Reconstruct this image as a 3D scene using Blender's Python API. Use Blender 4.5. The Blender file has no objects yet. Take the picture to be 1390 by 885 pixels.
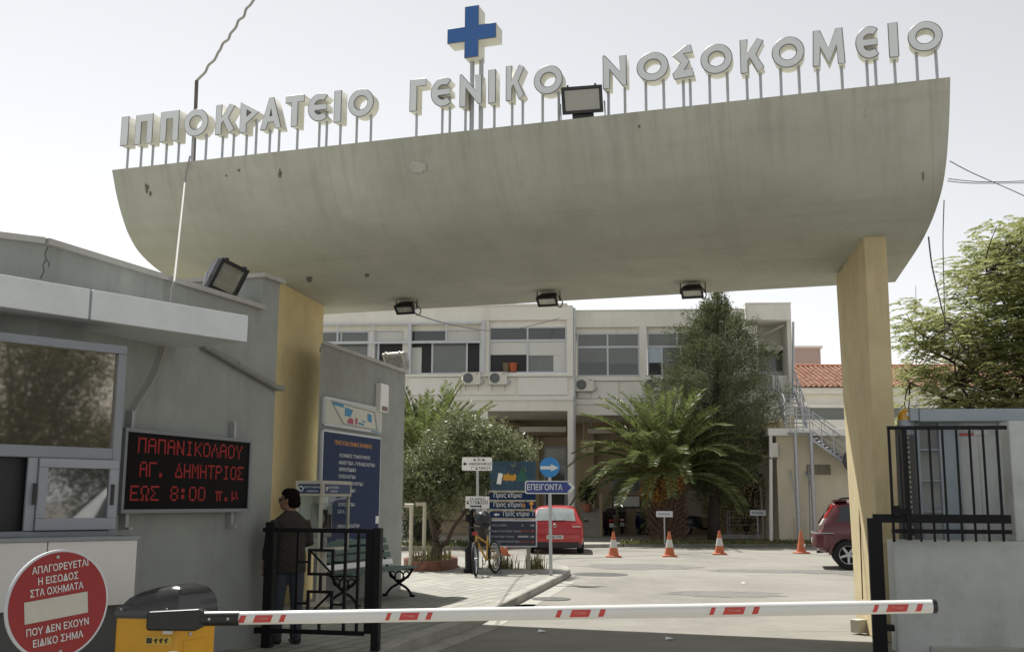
import bpy, bmesh, math, random
import numpy as np
from mathutils import Vector, Matrix
SC = bpy.context.scene
COL = SC.collection
R_ = math.radians
rnd = random.Random(7)

# ------------------------------------------------------------------ camera, sky, sun, exposure
FOC, TILT, ROLL, EYE = 1460.0, R_(9.25), R_(.29), 1.6          # focal length in photo pixels (1390 wide)
cam = bpy.data.cameras.new('camera'); camo = bpy.data.objects.new('camera', cam); COL.objects.link(camo)
cam.sensor_width = 36; cam.lens = 36 * FOC / 1390; cam.clip_end = 3000; cam.clip_start = .05
camo.matrix_world = Matrix.Translation((0, 0, EYE)) @ Matrix.Rotation(R_(90) + TILT, 4, 'X') @ Matrix.Rotation(ROLL, 4, 'Z')
SC.camera = camo
SUN_ELEV, SUN_AZ = 58.0, -28.6                                   # azimuth clockwise from +Y (straight ahead)
w = bpy.data.worlds.new('World'); SC.world = w; w.use_nodes = True
nt = w.node_tree; bg = nt.nodes['Background']
sky = nt.nodes.new('ShaderNodeTexSky'); sky.sky_type = 'NISHITA'; sky.sun_disc = False
sky.sun_elevation = R_(SUN_ELEV); sky.sun_rotation = R_(SUN_AZ)
sky.air_density = 1.0; sky.dust_density = .35; sky.ozone_density = 1.0
hs = nt.nodes.new('ShaderNodeHueSaturation'); hs.inputs['Saturation'].default_value = .10
nt.links.new(sky.outputs[0], hs.inputs['Color']); nt.links.new(hs.outputs[0], bg.inputs[0])
bg.inputs[1].default_value = .091
sl = bpy.data.lights.new('sun', 'SUN'); sl.energy = 4.4; sl.angle = R_(.6); sl.color = (1, .975, .92)
so = bpy.data.objects.new('sun', sl); COL.objects.link(so)
_a, _e = R_(SUN_AZ), R_(SUN_ELEV)
SUND = Vector((math.sin(_a) * math.cos(_e), math.cos(_a) * math.cos(_e), math.sin(_e)))
so.rotation_euler = SUND.to_track_quat('Z', 'Y').to_euler()
so.location = (-10, 20, 40)
SC.view_settings.view_transform = 'Standard'; SC.view_settings.look = 'None'
SC.view_settings.exposure = .66; SC.view_settings.gamma = 1

# ------------------------------------------------------------------ pixel <-> place helpers
_ct, _st, _cr, _sr = math.cos(TILT), math.sin(TILT), math.cos(ROLL), math.sin(ROLL)
FW = Vector((0, _ct, _st)); U0 = Vector((0, -_st, _ct)); R0 = Vector((1, 0, 0))
RT = _cr * R0 + _sr * U0; UP = -_sr * R0 + _cr * U0
EYEV = Vector((0, 0, EYE))
def ray(px, py):
    d = RT * ((px - 695) / FOC) - UP * ((py - 442.5) / FOC) + FW
    return d / d.y
def at(px, py, Y): return EYEV + ray(px, py) * Y                   # point at distance Y ahead
def gr(px, py, z=0.0):                                              # point on the level z
    d = ray(px, py); return EYEV + d * ((z - EYE) / d.z)
def onpl(px, py, p, az):                                            # point on the vertical plane through p along azimuth az
    a = R_(az); n = Vector((math.cos(a), -math.sin(a), 0)); d = ray(px, py)
    return EYEV + d * (((Vector((p[0], p[1], 0)) - EYEV).dot(n)) / d.dot(n))
def azv(az): return Vector((math.sin(R_(az)), math.cos(R_(az)), 0))
def frame(o, az):                                                   # x = right along azimuth, y = away from viewer, z = up
    X = azv(az); Y = Vector((-X.y, X.x, 0)); M = Matrix.Identity(4)
    for i in range(3): M[i][0] = X[i]; M[i][1] = Y[i]; M[i][2] = (0, 0, 1)[i]; M[i][3] = o[i]
    return M

# ------------------------------------------------------------------ materials
def nn(t, ty, **kw):
    n = t.nodes.new(ty)
    for k, v in kw.items(): setattr(n, k, v)
    return n
def mat(name, col, rough=.6, metal=0.0, var=0.0, scale=3.0, bump=0.0, bscale=60.0, spec=.5, stain=None, sscale=1.0, samt=.5, stretch=(1, 1, 1), emit=0.0, coat=0.0):
    m = bpy.data.materials.new(name); m.use_nodes = True; t = m.node_tree; b = t.nodes['Principled BSDF']
    b.inputs['Roughness'].default_value = rough; b.inputs['Metallic'].default_value = metal
    b.inputs['Specular IOR Level'].default_value = spec; b.inputs['Coat Weight'].default_value = coat
    c = (*col, 1); b.inputs['Base Color'].default_value = c
    if emit: b.inputs['Emission Color'].default_value = c; b.inputs['Emission Strength'].default_value = emit
    if var or stain or bump:
        tc = nn(t, 'ShaderNodeTexCoord')
        src = None
        if var:
            n = nn(t, 'ShaderNodeTexNoise'); n.inputs['Scale'].default_value = scale; n.inputs['Detail'].default_value = 6; n.inputs['Roughness'].default_value = .65
            t.links.new(tc.outputs['Object'], n.inputs['Vector'])
            mx = nn(t, 'ShaderNodeMix', data_type='RGBA')
            mr = nn(t, 'ShaderNodeMapRange'); mr.inputs['From Min'].default_value = .3; mr.inputs['From Max'].default_value = .7
            t.links.new(n.outputs['Fac'], mr.inputs['Value']); t.links.new(mr.outputs[0], mx.inputs[0])
            mx.inputs[6].default_value = (*[min(1, x * (1 - var)) for x in col], 1); mx.inputs[7].default_value = (*[min(1, x * (1 + var)) for x in col], 1)
            src = mx.outputs[2]
        if stain:
            mp = nn(t, 'ShaderNodeMapping'); mp.inputs['Scale'].default_value = stretch
            t.links.new(tc.outputs['Object'], mp.inputs['Vector'])
            n2 = nn(t, 'ShaderNodeTexNoise'); n2.inputs['Scale'].default_value = sscale; n2.inputs['Detail'].default_value = 8; n2.inputs['Roughness'].default_value = .7
            t.links.new(mp.outputs[0], n2.inputs['Vector'])
            mr2 = nn(t, 'ShaderNodeMapRange'); mr2.inputs['From Min'].default_value = .5; mr2.inputs['From Max'].default_value = .75; mr2.inputs['To Max'].default_value = samt
            t.links.new(n2.outputs['Fac'], mr2.inputs['Value'])
            mx2 = nn(t, 'ShaderNodeMix', data_type='RGBA'); t.links.new(mr2.outputs[0], mx2.inputs[0])
            if src: t.links.new(src, mx2.inputs[6])
            else: mx2.inputs[6].default_value = c
            mx2.inputs[7].default_value = (*stain, 1); src = mx2.outputs[2]
        if src: t.links.new(src, b.inputs['Base Color'])
        if bump:
            n3 = nn(t, 'ShaderNodeTexNoise'); n3.inputs['Scale'].default_value = bscale; n3.inputs['Detail'].default_value = 4
            t.links.new(tc.outputs['Object'], n3.inputs['Vector'])
            bp = nn(t, 'ShaderNodeBump'); bp.inputs['Strength'].default_value = bump; bp.inputs['Distance'].default_value = .02
            t.links.new(n3.outputs['Fac'], bp.inputs['Height']); t.links.new(bp.outputs[0], b.inputs['Normal'])
    return m
def foliage(name, cols, trans=.3, rough=.5, spec=.35):
    m = bpy.data.materials.new(name); m.use_nodes = True; t = m.node_tree; b = t.nodes['Principled BSDF']
    g = nn(t, 'ShaderNodeNewGeometry'); r = nn(t, 'ShaderNodeValToRGB')
    while len(r.color_ramp.elements) < len(cols): r.color_ramp.elements.new(.5)
    for i, c in enumerate(cols):
        r.color_ramp.elements[i].position = i / (len(cols) - 1); r.color_ramp.elements[i].color = (*c, 1)
    t.links.new(g.outputs['Random Per Island'], r.inputs[0]); t.links.new(r.outputs[0], b.inputs['Base Color'])
    b.inputs['Roughness'].default_value = rough; b.inputs['Specular IOR Level'].default_value = spec
    tr = nn(t, 'ShaderNodeBsdfTranslucent'); t.links.new(r.outputs[0], tr.inputs[0])
    mx = nn(t, 'ShaderNodeMixShader'); mx.inputs[0].default_value = trans
    t.links.new(b.outputs[0], mx.inputs[1]); t.links.new(tr.outputs[0], mx.inputs[2])
    t.links.new(mx.outputs[0], t.nodes['Material Output'].inputs[0])
    return m
def mirror_glass(name, dark, fac, rough=.015, tint=(1, 1, 1)):
    m = bpy.data.materials.new(name); m.use_nodes = True; t = m.node_tree; b = t.nodes['Principled BSDF']
    b.inputs['Base Color'].default_value = (*dark, 1); b.inputs['Roughness'].default_value = .4
    g = nn(t, 'ShaderNodeBsdfGlossy'); g.inputs['Color'].default_value = (*tint, 1); g.inputs['Roughness'].default_value = rough
    mx = nn(t, 'ShaderNodeMixShader'); mx.inputs[0].default_value = fac
    t.links.new(b.outputs[0], mx.inputs[1]); t.links.new(g.outputs[0], mx.inputs[2]); t.links.new(mx.outputs[0], t.nodes['Material Output'].inputs[0])
    return m
def clear_glass(name, fac=.12, tint=(.9, .95, .95)):
    m = bpy.data.materials.new(name); m.use_nodes = True; t = m.node_tree
    tr = nn(t, 'ShaderNodeBsdfTransparent'); tr.inputs[0].default_value = (*tint, 1)
    g = nn(t, 'ShaderNodeBsdfGlossy'); g.inputs['Roughness'].default_value = .02
    mx = nn(t, 'ShaderNodeMixShader'); mx.inputs[0].default_value = fac
    t.links.new(tr.outputs[0], mx.inputs[1]); t.links.new(g.outputs[0], mx.inputs[2]); t.links.new(mx.outputs[0], t.nodes['Material Output'].inputs[0])
    return m

# ------------------------------------------------------------------ mesh builder and object tree
RM = {}                                                             # object name -> matrix of its top-level thing
class MB:
    def __init__(s): s.v = []; s.f = []; s.mi = []
    def add(s, vs, fs, mi=0):
        n = len(s.v); s.v += [tuple(v) for v in vs]
        for f in fs: s.f.append([n + i for i in f]); s.mi.append(mi)
        return s
    def bb(s, x0, x1, y0, y1, z0, z1, fr=None, mi=0):
        vs = [Vector(p) for p in ((x0, y0, z0), (x1, y0, z0), (x1, y1, z0), (x0, y1, z0), (x0, y0, z1), (x1, y0, z1), (x1, y1, z1), (x0, y1, z1))]
        if fr is not None: vs = [fr @ v for v in vs]
        return s.add(vs, [(0, 3, 2, 1), (4, 5, 6, 7), (0, 1, 5, 4), (1, 2, 6, 5), (2, 3, 7, 6), (3, 0, 4, 7)], mi)
    def box(s, c, d, fr=None, mi=0):
        return s.bb(c[0] - d[0] / 2, c[0] + d[0] / 2, c[1] - d[1] / 2, c[1] + d[1] / 2, c[2] - d[2] / 2, c[2] + d[2] / 2, fr, mi)
    def poly(s, pts, h0, h1, fr=None, mi=0):                        # polygon in frame x,y (counter-clockwise) extruded in z
        n = len(pts); vs = [Vector((p[0], p[1], h0)) for p in pts] + [Vector((p[0], p[1], h1)) for p in pts]
        if fr is not None: vs = [fr @ v for v in vs]
        return s.add(vs, [tuple(range(n - 1, -1, -1)), tuple(range(n, 2 * n))] + [(i, (i + 1) % n, n + (i + 1) % n, n + i) for i in range(n)], mi)
    def polyxz(s, pts, y0, y1, fr=None, mi=0):                      # polygon in frame x,z extruded in y (counter-clockwise seen by the viewer)
        n = len(pts); vs = [Vector((p[0], y0, p[1])) for p in pts] + [Vector((p[0], y1, p[1])) for p in pts]
        if fr is not None: vs = [fr @ v for v in vs]
        return s.add(vs, [tuple(range(n)), tuple(range(2 * n - 1, n - 1, -1))] + [((i + 1) % n, i, n + i, n + (i + 1) % n) for i in range(n)], mi)
    def tube(s, pts, r, n=8, cap=True, mi=0, sq=False):
        pts = [Vector(p) for p in pts]; k = len(pts)
        rs = r if isinstance(r, (list, tuple)) else [r] * k
        rings = []; prev = None
        for i, p in enumerate(pts):
            d = (pts[min(i + 1, k - 1)] - pts[max(i - 1, 0)])
            if d.length < 1e-9: d = Vector((0, 0, 1))
            d.normalize()
            if prev is None:
                a = Vector((0, 0, 1)) if abs(d.z) < .9 else Vector((1, 0, 0))
                u = d.cross(a).normalized()
            else:
                u = (prev - d * prev.dot(d)); u = u.normalized() if u.length > 1e-6 else d.orthogonal().normalized()
            prev = u; v = d.cross(u)
            off = math.pi / 4 if sq else 0
            rings.append([p + (u * math.cos(2 * math.pi * j / n + off) + v * math.sin(2 * math.pi * j / n + off)) * rs[i] for j in range(n)])
        return s.loft(rings, True, cap, mi)
    def loft(s, rings, closed=True, cap=True, mi=0):
        n = len(rings[0]); vs = [q for r in rings for q in r]; fs = []
        for i in range(len(rings) - 1):
            for j in range(n if closed else n - 1):
                a = i * n + j; b = i * n + (j + 1) % n
                fs.append((a, b, b + n, a + n))
        if cap and closed: fs += [tuple(range(n - 1, -1, -1)), tuple(range((len(rings) - 1) * n, len(rings) * n))]
        return s.add(vs, fs, mi)
    def lathe(s, prof, n=16, fr=None, cap=True, mi=0):
        rings = []
        for r, z in prof:
            ring = [Vector((r * math.cos(2 * math.pi * j / n), r * math.sin(2 * math.pi * j / n), z)) for j in range(n)]
            rings.append([fr @ q for q in ring] if fr is not None else ring)
        return s.loft(rings, True, cap, mi)
    def disc(s, c, r, t, fr, n=32, mi=0):                           # disc standing in frame x,z
        return s.polyxz([(c[0] + r * math.cos(2 * math.pi * j / n), c[2] + r * math.sin(2 * math.pi * j / n)) for j in range(n)], c[1], c[1] + t, fr, mi)
    def torus(s, R, r, fr, n=32, k=8, a0=0, a1=2 * math.pi, mi=0):
        full = abs(a1 - a0) > 6.28
        rings = []
        for i in range(n + (0 if full else 1)):
            a = a0 + (a1 - a0) * i / n
            rings.append([fr @ Vector(((R + r * math.cos(b)) * math.cos(a), (R + r * math.cos(b)) * math.sin(a), r * math.sin(b))) for b in [2 * math.pi * q / k for q in range(k)]])
        if full: rings.append(rings[0])
        return s.loft(rings, True, not full, mi)
    def build(s, name, m, parent=None, smooth=False, bevel=0.0, world=False, ang=40, loc=None):
        me = bpy.data.meshes.new(name)
        vs = s.v
        o = bpy.data.objects.new(name, me)
        if parent is not None:
            rm = RM.get(parent.name, Matrix.Identity(4)); RM[o.name] = rm
            if world: inv = rm.inverted(); vs = [tuple(inv @ Vector(v)) for v in vs]
        else:
            if loc is not None: vs = [tuple(Vector(v) - Vector(loc)) for v in vs]; o.location = loc
            RM[o.name] = Matrix.Translation(loc) if loc is not None else Matrix.Identity(4)
        me.from_pydata(vs, [], s.f)
        ms = m if isinstance(m, (list, tuple)) else [m]
        for q in ms: me.materials.append(q)
        if len(ms) > 1: me.polygons.foreach_set('material_index', s.mi)
        if smooth: 
            me.polygons.foreach_set('use_smooth', [True] * len(me.polygons))
            if ang < 180: me.set_sharp_from_angle(angle=R_(ang))
        me.update(); COL.objects.link(o)
        if parent is not None: o.parent = parent
        if bevel:
            b = o.modifiers.new('bevel', 'BEVEL'); b.width = bevel; b.segments = 2; b.limit_method = 'ANGLE'; b.angle_limit = R_(40)
        return o
def tag(o, label=None, cat=None, group=None, kind=None):
    if label: o['label'] = label
    if cat: o['category'] = cat
    if group: o['group'] = group
    if kind: o['kind'] = kind
    return o
def thing(name, label, cat, loc=(0, 0, 0), rotz=0.0, group=None, mtx=None):
    o = bpy.data.objects.new(name, None); COL.objects.link(o); o.empty_display_size = .2
    M = mtx if mtx is not None else Matrix.Translation(loc) @ Matrix.Rotation(rotz, 4, 'Z')
    o.matrix_world = M; RM[o.name] = M.copy()
    return tag(o, label, cat, group)
def dup(root, mtx, label, group=None):
    def cp(o, par):
        c = o.copy(); COL.objects.link(c)
        if par is not None: c.parent = par
        for ch in o.children: cp(ch, c)
        return c
    r = cp(root, None); r.matrix_world = mtx; r['label'] = label
    if group: r['group'] = group
    return r
def curve_mesh(loops, depth):                                       # filled outline with holes, extruded: x,y plane, z 0..depth
    c = bpy.data.curves.new('outline', 'CURVE'); c.dimensions = '2D'; c.fill_mode = 'BOTH'; c.extrude = depth / 2
    for lp in loops:
        sp = c.splines.new('POLY'); sp.points.add(len(lp) - 1); sp.use_cyclic_u = True
        for i, p in enumerate(lp): sp.points[i].co = (p[0], p[1], 0, 1)
    o = bpy.data.objects.new('outline', c); COL.objects.link(o)
    me = bpy.data.meshes.new_from_object(o.evaluated_get(bpy.context.evaluated_depsgraph_get()))
    bpy.data.objects.remove(o); bpy.data.curves.remove(c)
    return me
_tc = {}
def text_geo(body):
    if body not in _tc:
        c = bpy.data.curves.new('txt', 'FONT'); c.body = body; c.size = 1; c.resolution_u = 3; c.offset = .012
        o = bpy.data.objects.new('txt', c); COL.objects.link(o)
        me = bpy.data.meshes.new_from_object(o.evaluated_get(bpy.context.evaluated_depsgraph_get()))
        bpy.data.objects.remove(o); bpy.data.curves.remove(c)
        vs = np.array([v.co[:] for v in me.vertices]); fs = [tuple(p.vertices) for p in me.polygons]
        mn, mxx = vs.min(0), vs.max(0); bpy.data.meshes.remove(me)
        _tc[body] = (vs - mn, fs, mxx - mn)
    return _tc[body]
def put_text(mb, body, x0, x1, z0, z1, y, fr, mi=0):                # lettering filling the box x0..x1, z0..z1 in a frame, facing the viewer
    vs, fs, d = text_geo(body)
    sx = (x1 - x0) / max(d[0], 1e-6); sz = (z1 - z0) / max(d[1], 1e-6)
    pts = [fr @ Vector((x0 + v[0] * sx, y, z0 + v[1] * sz)) for v in vs]
    mb.add(pts, fs, mi); return mb
def text_c(mb, body, xc, zc, h, y, fr, wmax=None, wide=1.0, mi=0):  # centred lettering of cap height h
    vs, fs, d = text_geo(body); wd = d[0] / d[1] * h * wide
    if wmax and wd > wmax: wd = wmax
    return put_text(mb, body, xc - wd / 2, xc + wd / 2, zc - h / 2, zc + h / 2, y, fr, mi)
def text_l(mb, body, x0, zc, h, y, fr, wide=1.0, mi=0):
    vs, fs, d = text_geo(body); wd = d[0] / d[1] * h * wide
    return put_text(mb, body, x0, x0 + wd, zc - h / 2, zc + h / 2, y, fr, mi)
def rrect(w, h, r, n=5):
    out = []
    for cx, cz, a in ((w / 2 - r, -h / 2 + r, -90), (w / 2 - r, h / 2 - r, 0), (-w / 2 + r, h / 2 - r, 90), (-w / 2 + r, -h / 2 + r, 180)):
        for i in range(n + 1):
            t = R_(a + 90 * i / n); out.append((cx + r * math.cos(t), cz + r * math.sin(t)))
    return out
# ------------------------------------------------------------------ shared materials
M = dict(
    concrete=mat('weathered concrete', (.47, .45, .385), .85, var=.13, scale=1.3, bump=.25, bscale=25, stain=(.22, .20, .16), sscale=1.1, samt=.55, stretch=(.9, .9, .35)),
    ochre=mat('ochre render', (.76, .62, .34), .85, var=.10, scale=2.0, bump=.25, bscale=70, stain=(.45, .31, .14), sscale=1.1, samt=.5, stretch=(2, 2, .5)),
    ochre_pale=mat('pale ochre render', (.58, .485, .285), .85, var=.12, scale=1.6, bump=.25, bscale=70, stain=(.33, .24, .13), sscale=1.1, samt=.6, stretch=(2.2, 2.2, .4)),
    grey_render=mat('grey render', (.31, .325, .30), .9, var=.14, scale=1.1, bump=.2, bscale=120, stain=(.17, .18, .165), sscale=1.0, samt=.55, stretch=(3, 3, .5)),
    grey_pale=mat('pale grey render', (.55, .575, .55), .85, var=.08, scale=2.5, bump=.2, bscale=80, stain=(.22, .22, .20), sscale=1.6, samt=.5),
    coping=mat('light coping', (.40, .39, .36), .7, var=.1, scale=6),
    white_panel=mat('white laminate', (.62, .61, .58), .45, var=.04, scale=2),
    alu=mat('grey aluminium', (.23, .245, .265), .4, .35, var=.06, scale=8),
    alu_w=mat('white aluminium', (.55, .57, .60), .4, .1, var=.05, scale=3),
    alu_mid=mat('mid aluminium', (.29, .305, .335), .45, .1, var=.05, scale=3),
    facade=mat('cream facade paint', (.81, .79, .72), .85, var=.05, scale=.8, bump=.08, bscale=30, stain=(.46, .42, .33), sscale=.7, samt=.35, stretch=(1.5, 1.5, .4)),
    facade_w=mat('white facade panel', (.80, .79, .74), .8, var=.04, scale=.8, stain=(.55, .52, .44), sscale=.8, samt=.3, stretch=(1.5, 1.5, .3)),
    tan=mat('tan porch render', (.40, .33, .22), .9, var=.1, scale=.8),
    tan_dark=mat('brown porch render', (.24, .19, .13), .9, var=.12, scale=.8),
    white=mat('white paint', (.78, .78, .76), .4, var=.04, scale=6),
    blind=mat('pale roller blind', (.66, .67, .63), .8, var=.03, scale=2),
    black=mat('black metal paint', (.009, .009, .011), .5, var=.2, scale=20, bump=.05, spec=.2),
    black_pl=mat('black plastic', (.014, .014, .015), .32, var=.2, scale=12),
    rubber=mat('black rubber', (.012, .012, .012), .8),
    steel=mat('galvanised steel', (.42, .43, .44), .45, .5, var=.12, scale=12),
    grey_metal=mat('grey painted metal', (.30, .33, .36), .5, .1, var=.1, scale=4, stain=(.2, .2, .19), sscale=2, samt=.4),
    pane=mat('window pane', (.045, .052, .048), .06, spec=.8),
    pane_l=mat('reflection grey pane', (.13, .14, .125), .10, var=.12, scale=.7, spec=.7),  # grey-green base colour stands in for reflections and blinds in the glass
    pane_d=mat('painted room shade', (.012, .012, .014), .5),  # near-black colour paints the shade of rooms behind open windows
    pane_b=mat('pale blue pane', (.42, .50, .58), .12, spec=.7),
    terracotta=mat('terracotta', (.42, .17, .09), .8, var=.2, scale=8),
    red_sign=mat('red sign enamel', (.27, .016, .018), .4, var=.05, scale=3, stain=(.2, .02, .02), sscale=3, samt=.4),
    blue_sign=mat('blue sign enamel', (.015, .20, .52), .35, var=.05, scale=4),
    navy=mat('navy board', (.012, .028, .085), .5, var=.12, scale=4, spec=.15),
    navy2=mat('navy arrow sign', (.018, .04, .22), .35),
    orange=mat('orange cone plastic', (.50, .14, .06), .7, var=.15, scale=6, stain=(.36, .17, .11), sscale=5, samt=.5),
    text_w=mat('white lettering', (.62, .64, .64), .5),
    text_o=mat('orange lettering', (.72, .30, .04), .5),
    text_k=mat('dark lettering', (.02, .025, .05), .5),
    text_b=mat('brown lettering', (.30, .13, .02), .5),
    yellow=mat('yellow cabinet paint', (.66, .33, .008), .42, var=.06, scale=5, stain=(.35, .19, .03), sscale=4, samt=.35, coat=.2),
    cream=mat('cream wall paint', (.66, .60, .46), .85, var=.06, scale=1.2, bump=.1, bscale=40, stain=(.42, .36, .26), sscale=.8, samt=.4, stretch=(1, 1, .4)),
    pink=mat('pinkish render', (.47, .40, .36), .85, var=.06, scale=.6),
    dgreen=mat('green bench paint', (.03, .085, .06), .5, var=.15, scale=10),
    stripe=mat('red reflective tape', (.55, .06, .05), .35, var=.08, scale=20),
    bark=mat('bark', (.10, .075, .055), .95, var=.3, scale=8, bump=.8, bscale=25),
    bark_d=mat('dark bark', (.055, .042, .034), .95, var=.3, scale=8, bump=.8, bscale=25),
    cable=mat('white cable sheath', (.33, .32, .29), .7),
    cable_d=mat('dark cable sheath', (.06, .06, .06), .6),
    brass=mat('dull reflector', (.20, .19, .145), .4, .4),
    led_off=mat('dark display face', (.006, .005, .005), .5, spec=.08),
    led_on=mat('red display dots', (.33, .012, .012), .6, emit=.03),
)

# ------------------------------------------------------------------ ground, road, pavements
def ground_mat():
    m = bpy.data.materials.new('dusty pale asphalt'); m.use_nodes = True; t = m.node_tree; b = t.nodes['Principled BSDF']
    tc = nn(t, 'ShaderNodeTexCoord')
    def noise(sc, det, lo, hi, stretch=None):
        n = nn(t, 'ShaderNodeTexNoise'); n.inputs['Scale'].default_value = sc; n.inputs['Detail'].default_value = det; n.inputs['Roughness'].default_value = .7
        if stretch:
            mp = nn(t, 'ShaderNodeMapping'); mp.inputs['Scale'].default_value = stretch; mp.inputs['Rotation'].default_value = (0, 0, .25)
            t.links.new(tc.outputs['Object'], mp.inputs['Vector']); t.links.new(mp.outputs[0], n.inputs['Vector'])
        else: t.links.new(tc.outputs['Object'], n.inputs['Vector'])
        r = nn(t, 'ShaderNodeMapRange'); r.inputs['From Min'].default_value = lo; r.inputs['From Max'].default_value = hi
        t.links.new(n.outputs['Fac'], r.inputs['Value']); return r.outputs[0]
    def mix(f, a, c, k=1.0):
        x = nn(t, 'ShaderNodeMix', data_type='RGBA')
        if k != 1:
            mm = nn(t, 'ShaderNodeMath', operation='MULTIPLY'); mm.inputs[1].default_value = k; t.links.new(f, mm.inputs[0]); f = mm.outputs[0]
        t.links.new(f, x.inputs[0])
        for i, q in ((6, a), (7, c)):
            if isinstance(q, tuple): x.inputs[i].default_value = (*q, 1)
            else: t.links.new(q, x.inputs[i])
        return x.outputs[2]
    c = mix(noise(.35, 5, .35, .65), (.205, .195, .170), (.275, .262, .228))
    c = mix(noise(.18, 6, .50, .64, (1, .45, 1)), c, (.14, .135, .12), .85)
    c = mix(noise(1.1, 8, .54, .72, (.4, 3.2, 1)), c, (.12, .115, .105), .7)
    c = mix(noise(90, 2, .35, .7), c, (.30, .285, .25), .35)
    v = nn(t, 'ShaderNodeTexVoronoi', feature='DISTANCE_TO_EDGE'); v.inputs['Scale'].default_value = .16
    nz = nn(t, 'ShaderNodeTexNoise'); nz.inputs['Scale'].default_value = .9; nz.inputs['Detail'].default_value = 6
    t.links.new(tc.outputs['Object'], nz.inputs['Vector'])
    ad = nn(t, 'ShaderNodeMix', data_type='VECTOR'); ad.inputs[0].default_value = .35
    t.links.new(tc.outputs['Object'], ad.inputs[4]); t.links.new(nz.outputs['Color'], ad.inputs[5]); t.links.new(ad.outputs[1], v.inputs['Vector'])
    lt = nn(t, 'ShaderNodeMath', operation='LESS_THAN'); lt.inputs[1].default_value = .010; t.links.new(v.outputs['Distance'], lt.inputs[0])
    c = mix(lt.outputs[0], c, (.09, .085, .08), .6)
    t.links.new(c, b.inputs['Base Color']); b.inputs['Roughness'].default_value = .95; b.inputs['Specular IOR Level'].default_value = .2
    n3 = nn(t, 'ShaderNodeTexNoise'); n3.inputs['Scale'].default_value = 70; n3.inputs['Detail'].default_value = 3; t.links.new(tc.outputs['Object'], n3.inputs['Vector'])
    bp = nn(t, 'ShaderNodeBump'); bp.inputs['Strength'].default_value = .35; bp.inputs['Distance'].default_value = .01
    t.links.new(n3.outputs['Fac'], bp.inputs['Height']); t.links.new(bp.outputs[0], b.inputs['Normal'])
    return m
def paver_mat(rot):
    m = bpy.data.materials.new('concrete pavers'); m.use_nodes = True; t = m.node_tree; b = t.nodes['Principled BSDF']
    tc = nn(t, 'ShaderNodeTexCoord'); mp = nn(t, 'ShaderNodeMapping'); mp.inputs['Rotation'].default_value = (0, 0, rot)
    br = nn(t, 'ShaderNodeTexBrick'); br.inputs['Scale'].default_value = 1; br.inputs['Brick Width'].default_value = .42; br.inputs['Row Height'].default_value = .21
    br.inputs['Mortar Size'].default_value = .012; br.inputs['Color1'].default_value = (.325, .32, .275, 1); br.inputs['Color2'].default_value = (.25, .245, .21, 1); br.inputs['Mortar'].default_value = (.12, .115, .10, 1)
    t.links.new(tc.outputs['Object'], mp.inputs['Vector']); t.links.new(mp.outputs[0], br.inputs['Vector'])
    n = nn(t, 'ShaderNodeTexNoise'); n.inputs['Scale'].default_value = .8; n.inputs['Detail'].default_value = 7; t.links.new(tc.outputs['Object'], n.inputs['Vector'])
    r = nn(t, 'ShaderNodeMapRange'); r.inputs['From Min'].default_value = .45; r.inputs['From Max'].default_value = .75; r.inputs['To Max'].default_value = .5; t.links.new(n.outputs['Fac'], r.inputs['Value'])
    x = nn(t, 'ShaderNodeMix', data_type='RGBA'); t.links.new(r.outputs[0], x.inputs[0]); t.links.new(br.outputs['Color'], x.inputs[6]); x.inputs[7].default_value = (.20, .19, .16, 1)
    t.links.new(x.outputs[2], b.inputs['Base Color']); b.inputs['Roughness'].default_value = .9
    bp = nn(t, 'ShaderNodeBump'); bp.inputs['Strength'].default_value = .5; bp.inputs['Distance'].default_value = .01; bp.invert = True
    t.links.new(br.outputs['Fac'], bp.inputs['Height']); t.links.new(bp.outputs[0], b.inputs['Normal'])
    return m
mb = MB(); mb.add([(-900, -300, 0), (900, -300, 0), (900, 2500, 0), (-900, 2500, 0)], [(0, 1, 2, 3)])
tag(mb.build('ground', ground_mat()), kind='structure')
KT = .13                                                            # kerb height
k0, k1, k2 = gr(554, 884.7), gr(640, 853), gr(762, 789)
kd = (k2 - k0).normalized(); kn = Vector((-kd.y, kd.x, 0))          # along the kerb, and away from the road
kp = [k0 - kd * 11, k0, k1, k2]
tipc = gr(752, 777, KT)
arc = [gr(768, 785), gr(774, 780), gr(770, 775)]
far = [gr(735, 771.5), gr(690, 769), gr(640, 764), gr(560, 757)]
line = kp + arc + far + [Vector((-9, 34, 0)), Vector((-16, 37, 0))]
def kerb_strip(line, wdt, name):
    outer, inner = [], []
    for i, p in enumerate(line):
        d = (line[min(i + 1, len(line) - 1)] - line[max(i - 1, 0)]); d.z = 0; d.normalize()
        n = Vector((-d.y, d.x, 0)); outer.append(Vector((p.x, p.y, 0))); inner.append(Vector((p.x, p.y, 0)) + n * wdt)
    mb = MB(); k = len(line); vs = []
    for z, L in ((-.05, outer), (KT - .015, outer), (KT, [o + (i - o) * .1 for o, i in zip(outer, inner)]), (KT, inner), (-.05, inner)):
        vs.append([Vector((q.x, q.y, z)) for q in L])
    for i in range(k - 1):
        for a in range(4): 
            mb.add([vs[a][i], vs[a][i + 1], vs[a + 1][i + 1], vs[a + 1][i]], [(0, 1, 2, 3)])
        # joint grooves are in the material
    o = mb.build(name, mat('kerb stone', (.33, .315, .28), .9, var=.16, scale=1.5, bump=.2, bscale=40, stain=(.12, .115, .10), sscale=1.3, samt=.7)); tag(o, kind='structure')
    return inner
def resample(line, st):
    out = []
    for a, b in zip(line[:-1], line[1:]):
        n = max(1, int((b - a).length / st)); out += [a + (b - a) * i / n for i in range(n)]
    return out + [line[-1]]
inner = kerb_strip(resample(line, 1.0), .16, 'kerb')
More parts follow.
